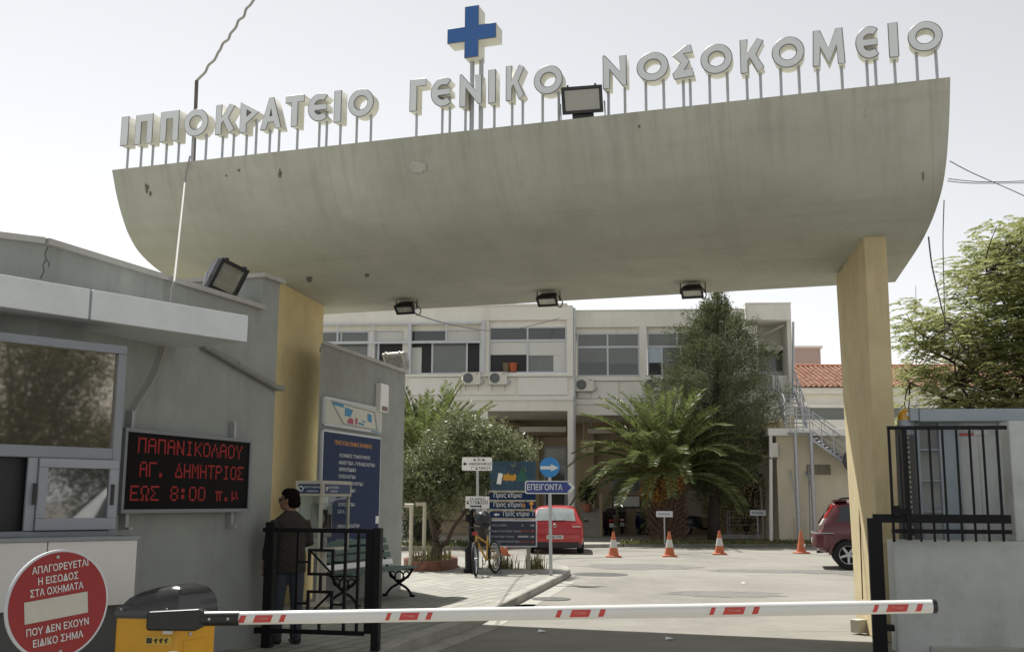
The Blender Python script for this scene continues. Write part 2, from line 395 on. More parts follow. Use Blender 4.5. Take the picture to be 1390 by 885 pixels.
mb = MB(); pv = [(q.x, q.y) for q in inner] + [(-16, 1.0)]
mb.poly(pv, -.05, KT - .004)
tag(mb.build('pavement', paver_mat(-R_(90) + R_(20))), kind='structure')
# pale gutter strip of concrete beside the kerb
mb = MB(); gl = [Vector((q.x, q.y, .004)) for q in kp]
for a, b in zip(gl[:-1], gl[1:]): mb.add([a - kn * .005, b - kn * .005, b - kn * .30, a - kn * .30], [(3, 2, 1, 0)])
tag(mb.build('gutter', mat('gutter concrete', (.33, .32, .28), .9, var=.2, scale=2.5, bump=.2, stain=(.2, .19, .17), sscale=2, samt=.5)), kind='structure')
# the far pavement along the building
fk = [gr(1500, 735.5), gr(1165, 738), gr(1040, 739.5), gr(900, 741), gr(848, 742)]
fk2 = [gr(836, 743), gr(700, 745), gr(560, 747), gr(440, 749), gr(200, 752)]
ga = [Vector((q.x, q.y, 0)) for q in fk]; gb = [Vector((q.x, q.y, 0)) for q in fk2]
ia = kerb_strip([q for q in resample(ga[::-1], 1.5)][::-1], -.16, 'kerb') if False else None
def far_kerb(L):
    inn = []
    mb = MB(); n = Vector((0, 1, 0))
    L = resample(L, 1.0)
    for a, b in zip(L[:-1], L[1:]):
        A, B = a + n * .16, b + n * .16
        mb.add([(a.x, a.y, -.05), (b.x, b.y, -.05), (b.x, b.y, KT), (a.x, a.y, KT), (A.x, A.y, KT), (B.x, B.y, KT)], [(1, 0, 3, 2), (2, 3, 4, 5)])
    e = L[0]; mb.bb(e.x - .02, e.x, e.y, e.y + .16, -.05, KT - .002); e = L[-1]; mb.bb(e.x, e.x + .02, e.y, e.y + .16, -.05, KT - .002)
    tag(mb.build('kerb', bpy.data.materials['kerb stone']), kind='structure')
far_kerb(ga); far_kerb(gb)
mb = MB(); pl = [q + Vector((0, .16, 0)) for q in gb[::-1] + ga[::-1]]
mb.poly([(q.x, q.y) for q in pl] + [(60, 90), (-60, 90)], -.04, KT - .006)
tag(mb.build('forecourt', mat('forecourt paving', (.30, .285, .24), .9, var=.15, scale=1.2, bump=.2, bscale=40, stain=(.17, .16, .13), sscale=1, samt=.6)), kind='structure')
# drain cover patch in the road
mb = MB(); c = gr(815, 779.5); mb.lathe([(0, 0), (.62, 0), (.60, .006), (0, .006)], 24, Matrix.Translation((c.x, c.y, .002)))
tag(mb.build('road_patch', mat('dark tar patch', (.07, .07, .065), .9, var=.3, scale=4)), kind='structure')
tar = mat('worn tar repair', (.155, .15, .135), .95, var=.2, scale=3)
for k_, (px_, py_, rx_, ry_) in enumerate(((872, 769, 1.5, 1.3), (985, 806, 1.1, .8), (1060, 775, 2.0, .7), (720, 826, .5, .8))):
    c = gr(px_, py_); r2 = random.Random(k_); mb = MB(); n = 22
    mb.add([(c.x + rx_ * math.cos(6.283 * i / n) * r2.uniform(.7, 1.1), c.y + ry_ * math.sin(6.283 * i / n) * r2.uniform(.7, 1.1), .004) for i in range(n)], [tuple(range(n))]); tag(mb.build('road_patch', tar), kind='structure')
for k_, (px_, py_) in enumerate(((735, 858), (908, 868), (1010, 792))):
    c = gr(px_, py_); mb = MB(); mb.add([(c.x - .05, c.y - .03, .008), (c.x + .05, c.y - .04, .02), (c.x + .06, c.y + .04, .012), (c.x - .03, c.y + .05, .035)], [(0, 1, 2, 3)])
    tag(mb.build('paper_scrap', M['white'], None, loc=c), ('crumpled white paper scrap on the shaded road under the barrier', 'white paper scrap at the bottom of the road below the barrier middle', 'white paper scrap on the sunlit road between the cones and barrier')[k_], 'litter')
mb = MB(); c = gr(748, 813); mb.lathe([(0, 0), (.33, 0), (.32, .006), (0, .006)], 24, Matrix.Translation((c.x, c.y, .006)))
tag(mb.build('manhole_cover', mat('iron cover', (.07, .068, .06), .8, var=.4, scale=15)), 'round iron manhole cover in the gutter beside the kerb', 'manhole cover')

# ------------------------------------------------------------------ the gate canopy
def canopy_mat():
    m = mat('board marked concrete', (.45, .455, .385), .85, var=.10, scale=1.1, bump=.22, bscale=28); t = m.node_tree; b = t.nodes['Principled BSDF']
    src = b.inputs['Base Color'].links[0].from_socket
    tc = nn(t, 'ShaderNodeTexCoord'); mp = nn(t, 'ShaderNodeMapping'); mp.inputs['Rotation'].default_value = (0, 0, R_(AXAZ - 90)); t.links.new(tc.outputs['Object'], mp.inputs['Vector'])
    def stretch(sc): q = nn(t, 'ShaderNodeMapping'); q.inputs['Scale'].default_value = sc; t.links.new(mp.outputs[0], q.inputs['Vector']); return q.outputs[0]
    def noise(v, s, d, lo, hi, k):
        n = nn(t, 'ShaderNodeTexNoise'); n.inputs['Scale'].default_value = s; n.inputs['Detail'].default_value = d; n.inputs['Roughness'].default_value = .7; t.links.new(v, n.inputs['Vector'])
        r = nn(t, 'ShaderNodeMapRange'); r.inputs['From Min'].default_value = lo; r.inputs['From Max'].default_value = hi; r.inputs['To Max'].default_value = k; t.links.new(n.outputs['Fac'], r.inputs['Value']); return r.outputs[0]
    def over(f, a, c):
        x = nn(t, 'ShaderNodeMix', data_type='RGBA'); t.links.new(f, x.inputs[0]); t.links.new(a, x.inputs[6]); x.inputs[7].default_value = (*c, 1); return x.outputs[2]
    src = over(noise(stretch((2.6, .22, .30)), 1.3, 8, .52, .78, .32), src, (.28, .27, .22))      # run-off streaks
    src = over(noise(stretch((7, .3, .4)), 1.5, 6, .60, .74, .22), src, (.27, .25, .20))
    src = over(noise(stretch((.25, 3.5, 3.5)), 1.2, 6, .52, .70, .35), src, (.33, .31, .25))      # board marks along the shell
    src = over(noise(stretch((1, 1, 1)), 2.6, 4, .70, .74, .6), src, (.22, .20, .16))             # blotches
    src = over(noise(stretch((1, 1, 1)), .7, 6, .56, .70, .5), src, (.56, .55, .50))              # repaired pale patches
    sp = nn(t, 'ShaderNodeSeparateXYZ'); t.links.new(mp.outputs[0], sp.inputs[0])
    ab = nn(t, 'ShaderNodeMath', operation='PINGPONG'); ab.inputs[1].default_value = 1.18; t.links.new(sp.outputs[0], ab.inputs[0])
    lt = nn(t, 'ShaderNodeMath', operation='LESS_THAN'); lt.inputs[1].default_value = .008; t.links.new(ab.outputs[0], lt.inputs[0])
    ml = nn(t, 'ShaderNodeMath', operation='MULTIPLY'); ml.inputs[1].default_value = .16; t.links.new(lt.outputs[0], ml.inputs[0])
    src = over(ml.outputs[0], src, (.26, .24, .20))
    zr = nn(t, 'ShaderNodeMapRange'); zr.inputs['From Min'].default_value = ZT - .95; zr.inputs['From Max'].default_value = ZT - .05; t.links.new(sp.outputs[2], zr.inputs['Value'])
    def rim(f): mm = nn(t, 'ShaderNodeMath', operation='MULTIPLY'); t.links.new(f, mm.inputs[0]); t.links.new(zr.outputs[0], mm.inputs[1]); return mm.outputs[0]
    src = over(rim(noise(stretch((5.5, .25, .35)), 1.6, 8, .50, .68, .42)), src, (.25, .235, .18))   # drips below the rim
    src = over(rim(noise(stretch((1.4, 1, 1)), 1.4, 7, .52, .62, .35)), src, (.36, .36, .33))
    t.links.new(src, b.inputs['Base Color']); return m
CA_END = 11.0
DB = 14.7
P0 = at(1215, 383, DB)
rp = [onpl(x, y, P0, CA_END) for x, y in ((1290, 105), (1289, 150), (1287, 190), (1284, 225), (1278, 260), (1266, 297), (1250, 330), (1232, 358), (1215, 383))]
ZT = rp[0].z
L0 = gr(152, 231, ZT)
AX = L0 - rp[0]; AXAZ = math.degrees(math.atan2(AX.x, AX.y)) + 180  # canopy axis, left to right
ld = azv(16.0)
lp = [L0 + ld * (q - rp[0]).to_2d().length + Vector((0, 0, q.z - ZT)) for q in rp]
NB = azv(AXAZ - 90)                                                 # away from the viewer
def smooth_prof(p, k):                                              # Catmull-Rom
    out = []
    for i in range(len(p) - 1):
        a, b, c, d = p[max(i - 1, 0)], p[i], p[i + 1], p[min(i + 2, len(p) - 1)]
        for j in range(k):
            t = j / k
            out.append(.5 * ((2 * b) + (c - a) * t + (2 * a - 5 * b + 4 * c - d) * t * t + (3 * b - a - 3 * c + d) * t ** 3))
    return out + [p[-1]]
sr_, sl_ = smooth_prof(rp, 4), smooth_prof(lp, 4)
gate = thing('gate_canopy', 'big curved raw concrete entrance canopy on two ochre pillars', 'gate canopy', (0.5, 14, 0))
def hull(sl_, sr_, ns=24):
    rings = []
    for i in range(ns + 1):
        t = i / ns
        ring = [a.lerp(b, t) for a, b in zip(sl_, sr_)]
        back = ring[-1]; front = ring[0]
        ring += [Vector((back.x, back.y, back.z + .35)), Vector((front.x, front.y, ZT)).lerp(Vector((back.x, back.y, ZT)), .55)]
        rings.append(ring)
    return rings
mb = MB(); mb.loft(hull(sl_, sr_), True, True)
shell = mb.build('canopy_shell', canopy_mat(), gate, smooth=True, world=True, ang=50)
from mathutils.bvhtree import BVHTree
_bv = BVHTree.FromPolygons([Vector(v) for v in mb.v], mb.f)
def spot(name, px, py, rx, ry, m, off=.003, n=14, rag=.35, seed=1):     # a ragged patch lying on the concrete
    r2 = random.Random(seed); h = _bv.ray_cast(EYEV, ray(px, py).normalized())[0]
    k = (h - EYEV).length / FOC; mb_ = MB(); vs = []
    for i in range(n):
        a = 2 * math.pi * i / n; s = 1 - rag * r2.random(); q = _bv.ray_cast(EYEV, ray(px + rx * s * math.cos(a), py + ry * s * math.sin(a)).normalized())
        vs.append(q[0] - ray(px, py).normalized() * off * 3)
    c_ = h - ray(px, py).normalized() * off * 3
    mb_.add(vs + [c_], [(i, (i + 1) % n, n) for i in range(n)]); mb_.build(name, m, shell, world=True)
_ch = mat('broken concrete', (.16, .14, .11), .95, var=.4, scale=30, bump=1, bscale=50); _so = mat('soot on concrete', (.13, .125, .11), .9, var=.2, scale=12); _re = mat('repair mortar', (.47, .47, .42), .9, var=.1, scale=8)
for a_ in (('chip', 199, 256, 3, 9, _ch, .004, 14, .6, 1), ('chip', 204, 263, 2.5, 4, _ch, .004, 10, .5, 2), ('chip', 380, 236, 2.5, 9, _ch, .004, 12, .6, 3), ('chip', 324, 231, 2, 2.5, _ch, .004, 9, .5, 4), ('chip', 307, 239, 2, 2, _ch, .004, 9, .5, 5), ('stain', 420, 379, 6, 5, _so, .004, 16, .4, 6), ('repair_patch', 567, 227, 13, 9, _re, .004, 16, .3, 7), ('chip', 868, 172, 2, 3, _ch, .004, 9, .5, 8), ('stain', 498, 374, 4, 3, _so, .004, 12, .4, 9), ('chip', 1253, 240, 1.5, 8, _ch, .004, 10, .5, 10)): spot(*a_)
def canopy_z(p):                                                    # underside height above a plan point
    best = None
    for i in range(25):
        for a, b in zip(sl_, sr_):
            q = a.lerp(b, i / 24); d = (q.to_2d() - Vector((p[0], p[1]))).length
            if best is None or d < best[0]: best = (d, q.z)
    return best[1]
# pillars: inner faces as in the photo
zc = lp[-1].z
pb = gr(1163, 853); pf = pb - azv(17) * 1.75
pt_b, pt_f = gr(1134.5, 375, rp[-1].z - .02), gr(1173, 330, rp[-1].z + .03)
def pillar(bb, bf, tb, tf, wd, az, name, m):
    rings = []
    for k in range(9):
        t = k / 8
        b = bb.lerp(tb, t); f = bf.lerp(tf, t); X = azv(az) * wd
        rings.append([Vector((f.x, f.y, b.z)), Vector((f.x, f.y, b.z)) + X, Vector((b.x, b.y, b.z)) + X, Vector((b.x, b.y, b.z))])
    r = rings[-1]; r[0].z = tf.z + .10; r[1].z = tf.z + .10
    mb = MB(); mb.loft(rings, True, True)
    return mb.build(name, m, gate, world=True, bevel=.012)
pil = pillar(pb, gr(1197, 871), pt_b, pt_f, .26, 96, 'pillar', M['ochre_pale'])
g0, g1 = pil, None
mb = MB(); q0 = gr(1166, 849, .10); 
mb.box((0, 0, 0), (.16, .14, .16), frame(q0, 60)); mb.build('foot_block', M['concrete'], pil, world=True, bevel=.01)
mb = MB(); a0, a1 = at(1166.5, 690, 13.75), at(1171, 813, 13.65)
mb.tube([a0, a0.lerp(a1, .5), a1], .008, 6); mb.build('groove_strip', mat('dark joint', (.10, .08, .05), .9), pil, world=True)
# left pillar: its inner face stands between the booth corner and the grey wall
lbk = at(434, 600, 16.9); lbk.z = 0; lfr = lbk - azv(13) * 1.75
zl = canopy_z(lbk); zl2 = canopy_z(lfr)
mb = MB(); rings = []
for z0, s in ((0, 0.0), (.5, 1.0)):
    rings.append([Vector((lfr.x - .9, lfr.y - .2, 0)), Vector((lfr.x, lfr.y, 0)), Vector((lbk.x, lbk.y, 0)), Vector((lbk.x - .9, lbk.y + .2, 0))])
for q, z in zip(rings[1], (zl2 + .12, zl2 + .12, zl + .08, zl + .08)): q.z = z
mb.loft(rings, True, True); mb.build('pillar', M['ochre'], gate, world=True, bevel=.015)

# ------------------------------------------------------------------ raised letters on the canopy
SB = .16
LP0 = L0 + NB * SB                                                  # plane of the letter faces
LF = frame(LP0, AXAZ); LFI = LF.inverted()
def lpx(px, py): return LFI @ onpl(px, py, LP0, AXAZ)
def ring_pts(n=32, r=.5, sx=1.0): return [(.5 + r * sx * math.cos(2 * math.pi * i / n), .5 + r * math.sin(2 * math.pi * i / n)) for i in range(n)]
def eps_pts():
    o = [(.56 + .56 * math.cos(R_(a)), .5 + .5 * math.sin(R_(a))) for a in range(52, 309, 8)]
    i = [(.56 + .30 * math.cos(R_(a)), .5 + .27 * math.sin(R_(a))) for a in range(308, 206, -8)]
    i2 = [(.56 + .30 * math.cos(R_(a)), .5 + .27 * math.sin(R_(a))) for a in range(154, 51, -8)]
    return o + i + [(.34, .40), (.88, .40), (.88, .60), (.34, .60)] + i2
GL = {
    'Ι': [[(0, 0), (1, 0), (1, 1), (0, 1)]],
    'Π': [[(0, 0), (.32, 0), (.32, .76), (.68, .76), (.68, 0), (1, 0), (1, 1), (0, 1)]],
    'Γ': [[(0, 0), (.42, 0), (.42, .78), (1, .78), (1, 1), (0, 1)]],
    'Τ': [[(.34, 0), (.66, 0), (.66, .78), (1, .78), (1, 1), (0, 1), (0, .78), (.34, .78)]],
    'Ο': [ring_pts(), ring_pts(28, .27, 1.05)[::-1]],
    'Κ': [[(0, 0), (.30, 0), (.30, .36), (.40, .45), (.74, 0), (1, .12), (.66, .52), (1, .92), (.74, 1), (.30, .56), (.30, 1), (0, 1)]],
    'Ρ': [[(0, 0), (.34, 0), (.34, .28), (1, .62), (0, 1)], [(.34, .50), (.34, .74), (.62, .62)]],
    'Α': [[(0, 0), (.27, 0), (.36, .22), (.64, .22), (.73, 0), (1, 0), (.60, 1), (.40, 1)], [(.43, .40), (.50, .66), (.57, .40)]],
    'Є': [eps_pts()],
    'Ν': [[(0, 0), (.27, 0), (.27, .58), (.86, .04), (1, .04), (1, .93), (.73, .93), (.73, .45), (.05, 1), (0, 1)]],
    'Μ': [[(0, 0), (.2, 0), (.24, .55), (.5, .04), (.76, .55), (.8, 0), (1, 0), (.95, 1), (.76, 1), (.5, .46), (.24, 1), (.05, 1)]],
    'Σ': [[(.08, 0), (1, .04), (.92, .28), (.52, .24), (.80, .50), (.50, .76), (.96, .78), (.86, 1), (.66, 1), (0, .72), (.40, .48), (0, .16)]],
}
m_ret = mat('cream letter return', (.62, .61, .55), .5, var=.06, scale=4, stain=(.40, .37, .30), sscale=5, samt=.4)
m_face = mat('milky letter face', (.74, .77, .78), .35, var=.04, scale=3)
m_edge = mat('grey letter trim', (.16, .16, .16), .5)
# x left, x right, base y, top y of each face in the photo, depth, then the letter
W1 = [(163, 172.5, 198, 159, 'Ι'), (182.5, 205.5, 196.5, 156, 'Π'), (216.5, 241, 193, 151.5, 'Π'), (249, 281, 186.5, 149, 'Ο'), (292, 317, 183, 142, 'Κ'), (325, 350, 180.5, 138, 'Ρ'),
      (353, 381, 176.5, 133, 'Α'), (386.5, 411.5, 173, 130, 'Τ'), (417.5, 446, 166, 127.5, 'Є'), (453, 462, 166.5, 123.5, 'Ι'), (472.5, 506, 160, 121.5, 'Ο')]
W2 = [(556, 577.5, 151.5, 108, 'Γ'), (585, 614, 146, 106.5, 'Є'), (624, 653, 145.5, 100, 'Ν'), (663, 672, 140.5, 95, 'Ι'), (687, 711, 137, 89, 'Κ'), (725, 763, 129.5, 89.5, 'Ο')]
W3 = [(819, 850, 121, 74, 'Ν'), (865, 907, 112, 71.5, 'Ο'), (913.5, 942, 108, 62.5, 'Σ'), (952, 994, 102, 60.5, 'Ο'), (1006, 1037, 100, 53, 'Κ'), (1049, 1092, 93.5, 50.5, 'Ο'),
      (1104, 1147, 90.5, 40, 'Μ'), (1163, 1196, 81, 36.5, 'Є'), (1208, 1220, 78, 31, 'Ι'), (1234, 1280, 71.5, 29.5, 'Ο')]
ORD = ['first', 'second', 'third', 'fourth', 'fifth', 'sixth', 'seventh', 'eighth', 'ninth', 'tenth', 'eleventh']
POSTS = {'Ι': (.5,), 'Π': (.16, .84), 'Γ': (.25,), 'Τ': (.5,), 'Ο': (.22, .8), 'Κ': (.2, .8), 'Ρ': (.18, .7), 'Α': (.3, .75), 'Є': (.4, .75), 'Ν': (.14, .86), 'Μ': (.12, .88), 'Σ': (.42, .75)}
for W, wn in ((W1, 'left'), (W2, 'middle'), (W3, 'right')):
    for i, (xa, xb, yb, yt, ch) in enumerate(W):
        a = lpx(xa, yb); b = lpx(xb, yb + (xb - xa) * -.11); z0 = a.z; z1 = lpx((xa + xb) / 2, yt).z
        z0 = (a.z + b.z) / 2; x0, wd, h = a.x, b.x - a.x, z1 - z0
        loops = [[(p[0] * wd, p[1] * h) for p in lp_] for lp_ in GL[ch]]
        t = thing('sign_letter', f'raised pale letter {ch}, {ORD[i]} in the {wn} word on the canopy', 'sign letter', mtx=LF @ Matrix.Translation((x0, 0, z0)), group='raised letters on the canopy')
        rot = Matrix.Rotation(R_(90), 4, 'X')
        for nm, dep, off, mm in (('letter_body', .165, .012, m_ret), ('letter_face', .006, .0, m_face)):
            me = curve_mesh(loops, dep); me.transform(Matrix.Translation((0, off + dep / 2, 0)) @ rot); me.materials.clear(); me.materials.append(mm)
            o = bpy.data.objects.new(nm, me); COL.objects.link(o); o.parent = t; RM[o.name] = RM[t.name]
        mb = MB()
        for lp_ in loops: mb.tube([(p[0], .006, p[1]) for p in lp_] + [(lp_[0][0], .006, lp_[0][1])], .008, 4, False)
        mb.build('trim', m_edge, t)
        for f in POSTS[ch]:
            hit = .16 if ch in 'ΟЄ' else 0
            if ch == 'Ρ' and f > .5: hit = .45 * h
            if ch == 'Σ': hit = .03
            if ch == 'Ν' and f > .5: hit = .05
            if ch == 'Κ' and f > .5: hit = .05
            if ch == 'Ο': hit = .1 * h * 1.2
            mb = MB(); X = f * wd; mb.tube([(X, .10, -z0 - .05), (X, .10, hit + .02)], .017, 8); mb.build('post', M['steel'], t, smooth=True)
# blue cross
a = lpx(606.5, 55.5); b = lpx(672, 31.5 + 6); ctr = lpx(640, 45.5)
z1, z0 = lpx(640, 8.8).z, lpx(638, 78).z; X0, X1 = a.x, b.x; ar = (lpx(648.5, 40).x - lpx(630.5, 40).x) / 2; arz = (lpx(640, 35).z - lpx(640, 54.5).z) / 2
t = thing('cross_sign', 'blue cross with cream sides on two posts above the middle word', 'cross sign', mtx=LF @ Matrix.Translation((ctr.x, 0, z0)))
cw = (X1 - X0) / 2; hh = z1 - z0; zc_ = ctr.z - z0
pl_ = [(-ar, 0), (ar, 0), (ar, zc_ - arz), (cw, zc_ - arz), (cw, zc_ + arz), (ar, zc_ + arz), (ar, hh), (-ar, hh), (-ar, zc_ + arz), (-cw, zc_ + arz), (-cw, zc_ - arz), (-ar, zc_ - arz)]
mb = MB(); mb.polyxz(pl_, .012, .24); mb.build('cross_body', m_ret, t)
mb = MB(); mb.polyxz(pl_, 0, .010); mb.build('cross_face', mat('blue cross face', (.035, .13, .38), .35, var=.06, scale=3), t)
mb = MB(); mb.tube([(p[0], .006, p[1]) for p in pl_ + pl_[:1]], .008, 4, False); mb.build('trim', m_edge, t)
for f in (-.045, .075):
    mb = MB(); mb.tube([(f, .16, -z0 - .05), (f, .16, .03)], .03, 8); mb.build('post', M['steel'], t, smooth=True)
# thin strut and wavy cable rising out of the picture on the left
b0 = onpl(263, 216, LP0 + NB * .25, AXAZ); b1 = onpl(267, 110, LP0 + NB * .25, AXAZ)
t = thing('cable_mast', 'dark thin mast behind the left word holding the wavy cable', 'mast', b0)
mb = MB(); mb.tube([b0 - Vector((0, 0, .1)), b1], .026, 8); mb.build('mast_pole', mat('brown rusty pole', (.12, .10, .09), .7, var=.2, scale=10), t, smooth=True, world=True)
pts = [(267, 110), (273, 104), (279, 98), (283, 89), (291, 82), (296, 72), (299, 68), (303, 59), (310, 54), (313, 46), (320, 38), (324, 28), (331, 23), (334, 13), (340, 7), (346, -2), (352, -10), (362, -26), (380, -60)]
mb = MB(); mb.tube(smooth_prof([onpl(x, y, LP0 + NB * .25, AXAZ) for x, y in pts], 3), .018, 6)
tag(mb.build('wavy_cable', M['cable'], None, smooth=True, loc=b1), 'wavy grey cable climbing from the mast out of the picture', 'cable')
# ------------------------------------------------------------------ guard booth on the left
A = at(369, 650, 11.8); A.z = 0
DL = azv(19.8); NL = Vector((-DL.y, DL.x, 0))                       # along the display wall, and into the building
FL = frame(A, 19.8); FLI = FL.inverted()                            # booth frame: x along wall (negative towards viewer), y into building
def bl(px, py, y=0.0):                                              # pixel on the plane y of the display wall
    q = A + NL * y; return FLI @ onpl(px, py, q, 19.8)
zr = bl(352, 419).z; xb = bl(60, 333).x
ZR = (zr + bl(60, 333).z) / 2
booth = thing('guard_booth', 'grey rendered guard booth with serving window and white awning', 'guard booth', A)
B = A + DL * xb; C = B - azv(58) * 5
n2 = Vector((-azv(58).y, azv(58).x, 0))
pier = -.34
mb = MB()
mb.poly([(q.x, q.y) for q in (C, B, A + DL * pier, A + DL * pier + NL * 4.5, C + n2 * 4.5)], 0, ZR)
mb.build('wall', M['grey_render'], booth, world=True)
zp = bl(380, 385).z
mb = MB(); mb.bb(pier, 0, 0, 2.2, 0, zp, FL); mb.build('corner_pier', M['grey_render'], booth, world=True)
mb = MB(); mb.bb(pier - .04, .05, -.05, 2.25, zp, zp + .045, FL); mb.build('pier_coping', M['coping'], booth, world=True)
mb = MB()
off = .05
for (P_, Q_, nn_) in ((A + DL * pier, B, NL), (B, C, n2)):
    d = (Q_ - P_).normalized(); s0 = P_ - d * 0; s1 = Q_ + d * .0
    mb.add([Vector((s0.x, s0.y, ZR)) - nn_ * off, Vector((s1.x, s1.y, ZR)) - nn_ * off, Vector((s1.x, s1.y, ZR)) + nn_ * .2, Vector((s0.x, s0.y, ZR)) + nn_ * .2,
            Vector((s0.x, s0.y, ZR + .05)) - nn_ * off, Vector((s1.x, s1.y, ZR + .05)) - nn_ * off, Vector((s1.x, s1.y, ZR + .05)) + nn_ * .2, Vector((s0.x, s0.y, ZR + .05)) + nn_ * .2],
           [(0, 1, 2, 3), (7, 6, 5, 4), (4, 5, 1, 0), (5, 6, 2, 1), (6, 7, 3, 2), (7, 4, 0, 3)])
mb.build('parapet_coping', M['coping'], booth, world=True)
mb = MB()
for pts_ in (((62, 336), (58, 345), (60, 352), (55, 360), (57, 368), (52, 378)), ((60, 352), (64, 358), (63, 363))):
    mb.tube([FL @ bl(x + 3, y, -.002) for x, y in pts_], .004, 4)
mb.build('wall_crack', mat('crack shade', (.08, .08, .075), .9), booth, world=True)
# raised roof box behind the parapet, left of the floodlight
mb = MB(); q = bl(184, 366, 1.2); q2 = bl(241, 373, 1.2); mb.bb(q.x, q2.x, 1.2, 2.4, ZR - .1, q.z, FL); mb.build('roof_box', M['grey_pale'], booth, world=True, bevel=.02)
q = bl(264, 385, 2.2); q2 = bl(356, 383, .6)
# window bay
WP = at(168, 560, 8.65); WP.z = 0; FWn = frame(WP, 43.5); FWI = FWn.inverted()
def wl(px, py, y=0.0): return FWI @ onpl(px, py, WP + (FWn.to_3x3() @ Vector((0, y, 0))), 43.5)
wt, wb = wl(166, 469).z, wl(100, 729).z
tr1, tr0 = wl(80, 609).z, wl(80, 620).z
xL = -3.4
bay = MB(); fz = .08
bay.bb(xL, 0, .0, fz, wt - .07, wt, FWn)                            # head
bay.bb(-.07, 0, .0, fz, wb, wt - .07, FWn)                          # right jamb
bay.bb(xL, -.07, .0, fz, tr0 - .01, tr1 + .02, FWn)                 # transom
bay.bb(xL, -.07, .0, fz, wb, wb + .05, FWn)                         # bottom rail
bay.bb(xL, xL + .07, .0, fz, wb, wt, FWn)
win = bay.build('window', M['alu'], booth, world=True, bevel=.006)
mb = MB(); mb.bb(xL, -.07, .035, .045, tr1 + .02, wt - .07, FWn)
mb.build('pane', mirror_glass('filmed booth glass', (.028, .022, .015), .34, rough=.03, tint=(.95, .84, .68)), win, world=True)
mb = MB()                                                           # slatted blind seen behind the film
for i in range(26):
    z = tr1 + .05 + i * (wt - tr1 - .15) / 26; mb.bb(xL, -.08, .06, .075, z, z + .02, FWn)
mb.build('blind', mat('brown slats', (.06, .045, .03), .8), win, world=True)
sx0, sx1 = wl(49, 670).x, wl(157, 670).x
mb = MB(); fr_ = .07
s_ = (sx0, sx1, wb + .055, tr0 - .012)
mb.bb(s_[0], s_[1], -.03, 0.02, s_[2], s_[2] + fr_ + .02, FWn); mb.bb(s_[0], s_[1], -.03, .02, s_[3] - fr_, s_[3], FWn)
mb.bb(s_[0], s_[0] + fr_, -.03, .02, s_[2] + fr_ + .02, s_[3] - fr_, FWn); mb.bb(s_[1] - fr_, s_[1], -.03, .02, s_[2] + fr_ + .02, s_[3] - fr_, FWn)
sash = mb.build('sliding_sash', M['alu_mid'], booth, world=True, bevel=.005)
mb = MB(); mb.bb(s_[0] + fr_, s_[1] - fr_, -.008, -.002, s_[2] + fr_ + .02, s_[3] - fr_, FWn)
mb.build('pane', mirror_glass('plain booth glass', (.012, .014, .014), .24, rough=.03), sash, world=True)
for X in (s_[1] - .045, s_[0] - .03):
    mb = MB(); zc_ = (s_[2] + s_[3]) / 2; mb.bb(X - .012, X + .012, -.045, -.031, zc_ - .08, zc_ + .08, FWn); mb.build('handle', M['black_pl'], sash, world=True)
mb = MB(); mb.bb(s_[0] - .075, s_[0] - .005, -.005, .02, s_[2], s_[3], FWn); mb.build('fixed_stile', M['alu_mid'], booth, world=True)
mb = MB(); mb.bb(xL, -.02, .085, .8, wb - .4, wt, FWn)
mb.f = mb.f; mb.build('interior_shade_box', M['pane_d'], booth, world=True)  # solid near-black box, paints the unlit room behind the sash
# counter of white panels
cz1 = 1.6 - (725.6 - 679.5) / FOC * 8.75; CP = at(187, 727, 8.42); CP.z = 0; FC = frame(CP, 44.5); FCI = FC.inverted()
cz1 = (FCI @ onpl(186, 727, CP, 44.5)).z; cz0 = (FCI @ onpl(183, 819, CP, 44.5)).z
xj = (FCI @ onpl(65, 740, CP, 44.5)).x
mb = MB(); mb.bb(-3.6, xj - .004, 0, .45, cz0, cz1 - .03, FC); mb.bb(xj + .004, 0, 0, .45, cz0, cz1 - .03, FC)
cn = mb.build('counter', M['white_panel'], booth, world=True, bevel=.004)
mb = MB(); mb.bb(-3.6, .012, -.015, .5, cz1 - .028, cz1, FC); mb.build('counter_top', M['alu'], cn, world=True)
mb = MB(); mb.bb(-3.6, -.03, .06, .44, 0, cz0 - .002, FC); mb.build('plinth', mat('dark plinth', (.10, .10, .095), .9, var=.1), booth, world=True)
mb = MB(); q = gr(37, 726, cz1); mb.lathe([(0, 0), (.06, 0), (.065, .03), (.06, .06), (.02, .065), (0, .065)], 20, Matrix.Translation(q))
tag(mb.build('dish', M['alu_w'], None, smooth=True, loc=q), 'small round grey dish on the counter at the booth window', 'dish') if False else None
# awning
AB = bl(240.7, 473.6, -.01); AB = FL @ AB; AF = gr(335.6, 464.4, AB.z); az_aw = 38.5
za0, za1 = AB.z, onpl(336.4, 428.5, AF, az_aw).z
da = azv(az_aw); j = onpl(123.5, 410, AF, az_aw); sj = (AF - j).to_2d().length
aw = None
for s0, s1 in ((0, sj - .012), (sj + .012, 6.0)):
    pts = [AF - da * s1, AF - da * s0, AB - da * s0, AB - da * s1]
    mb = MB(); mb.poly([(p.x, p.y) for p in pts], za0, za1)
    o = mb.build('awning', mat('white awning sheet', (.66, .69, .70), .45, var=.04, scale=1.5, stain=(.36, .37, .37), sscale=1.2, samt=.35) if aw is None else aw, booth, world=True, bevel=.006); aw = o.data.materials[0]
mb = MB(); pts = [AF - da * (sj + .012), AF - da * (sj - .012), AB - da * (sj - .012), AB - da * (sj + .012)]
mb.poly([(p.x + NL.x * .015, p.y + NL.y * .015) for p in pts], za0 + .01, za1 - .005); mb.build('awning_joint', M['grey_metal'], booth, world=True)
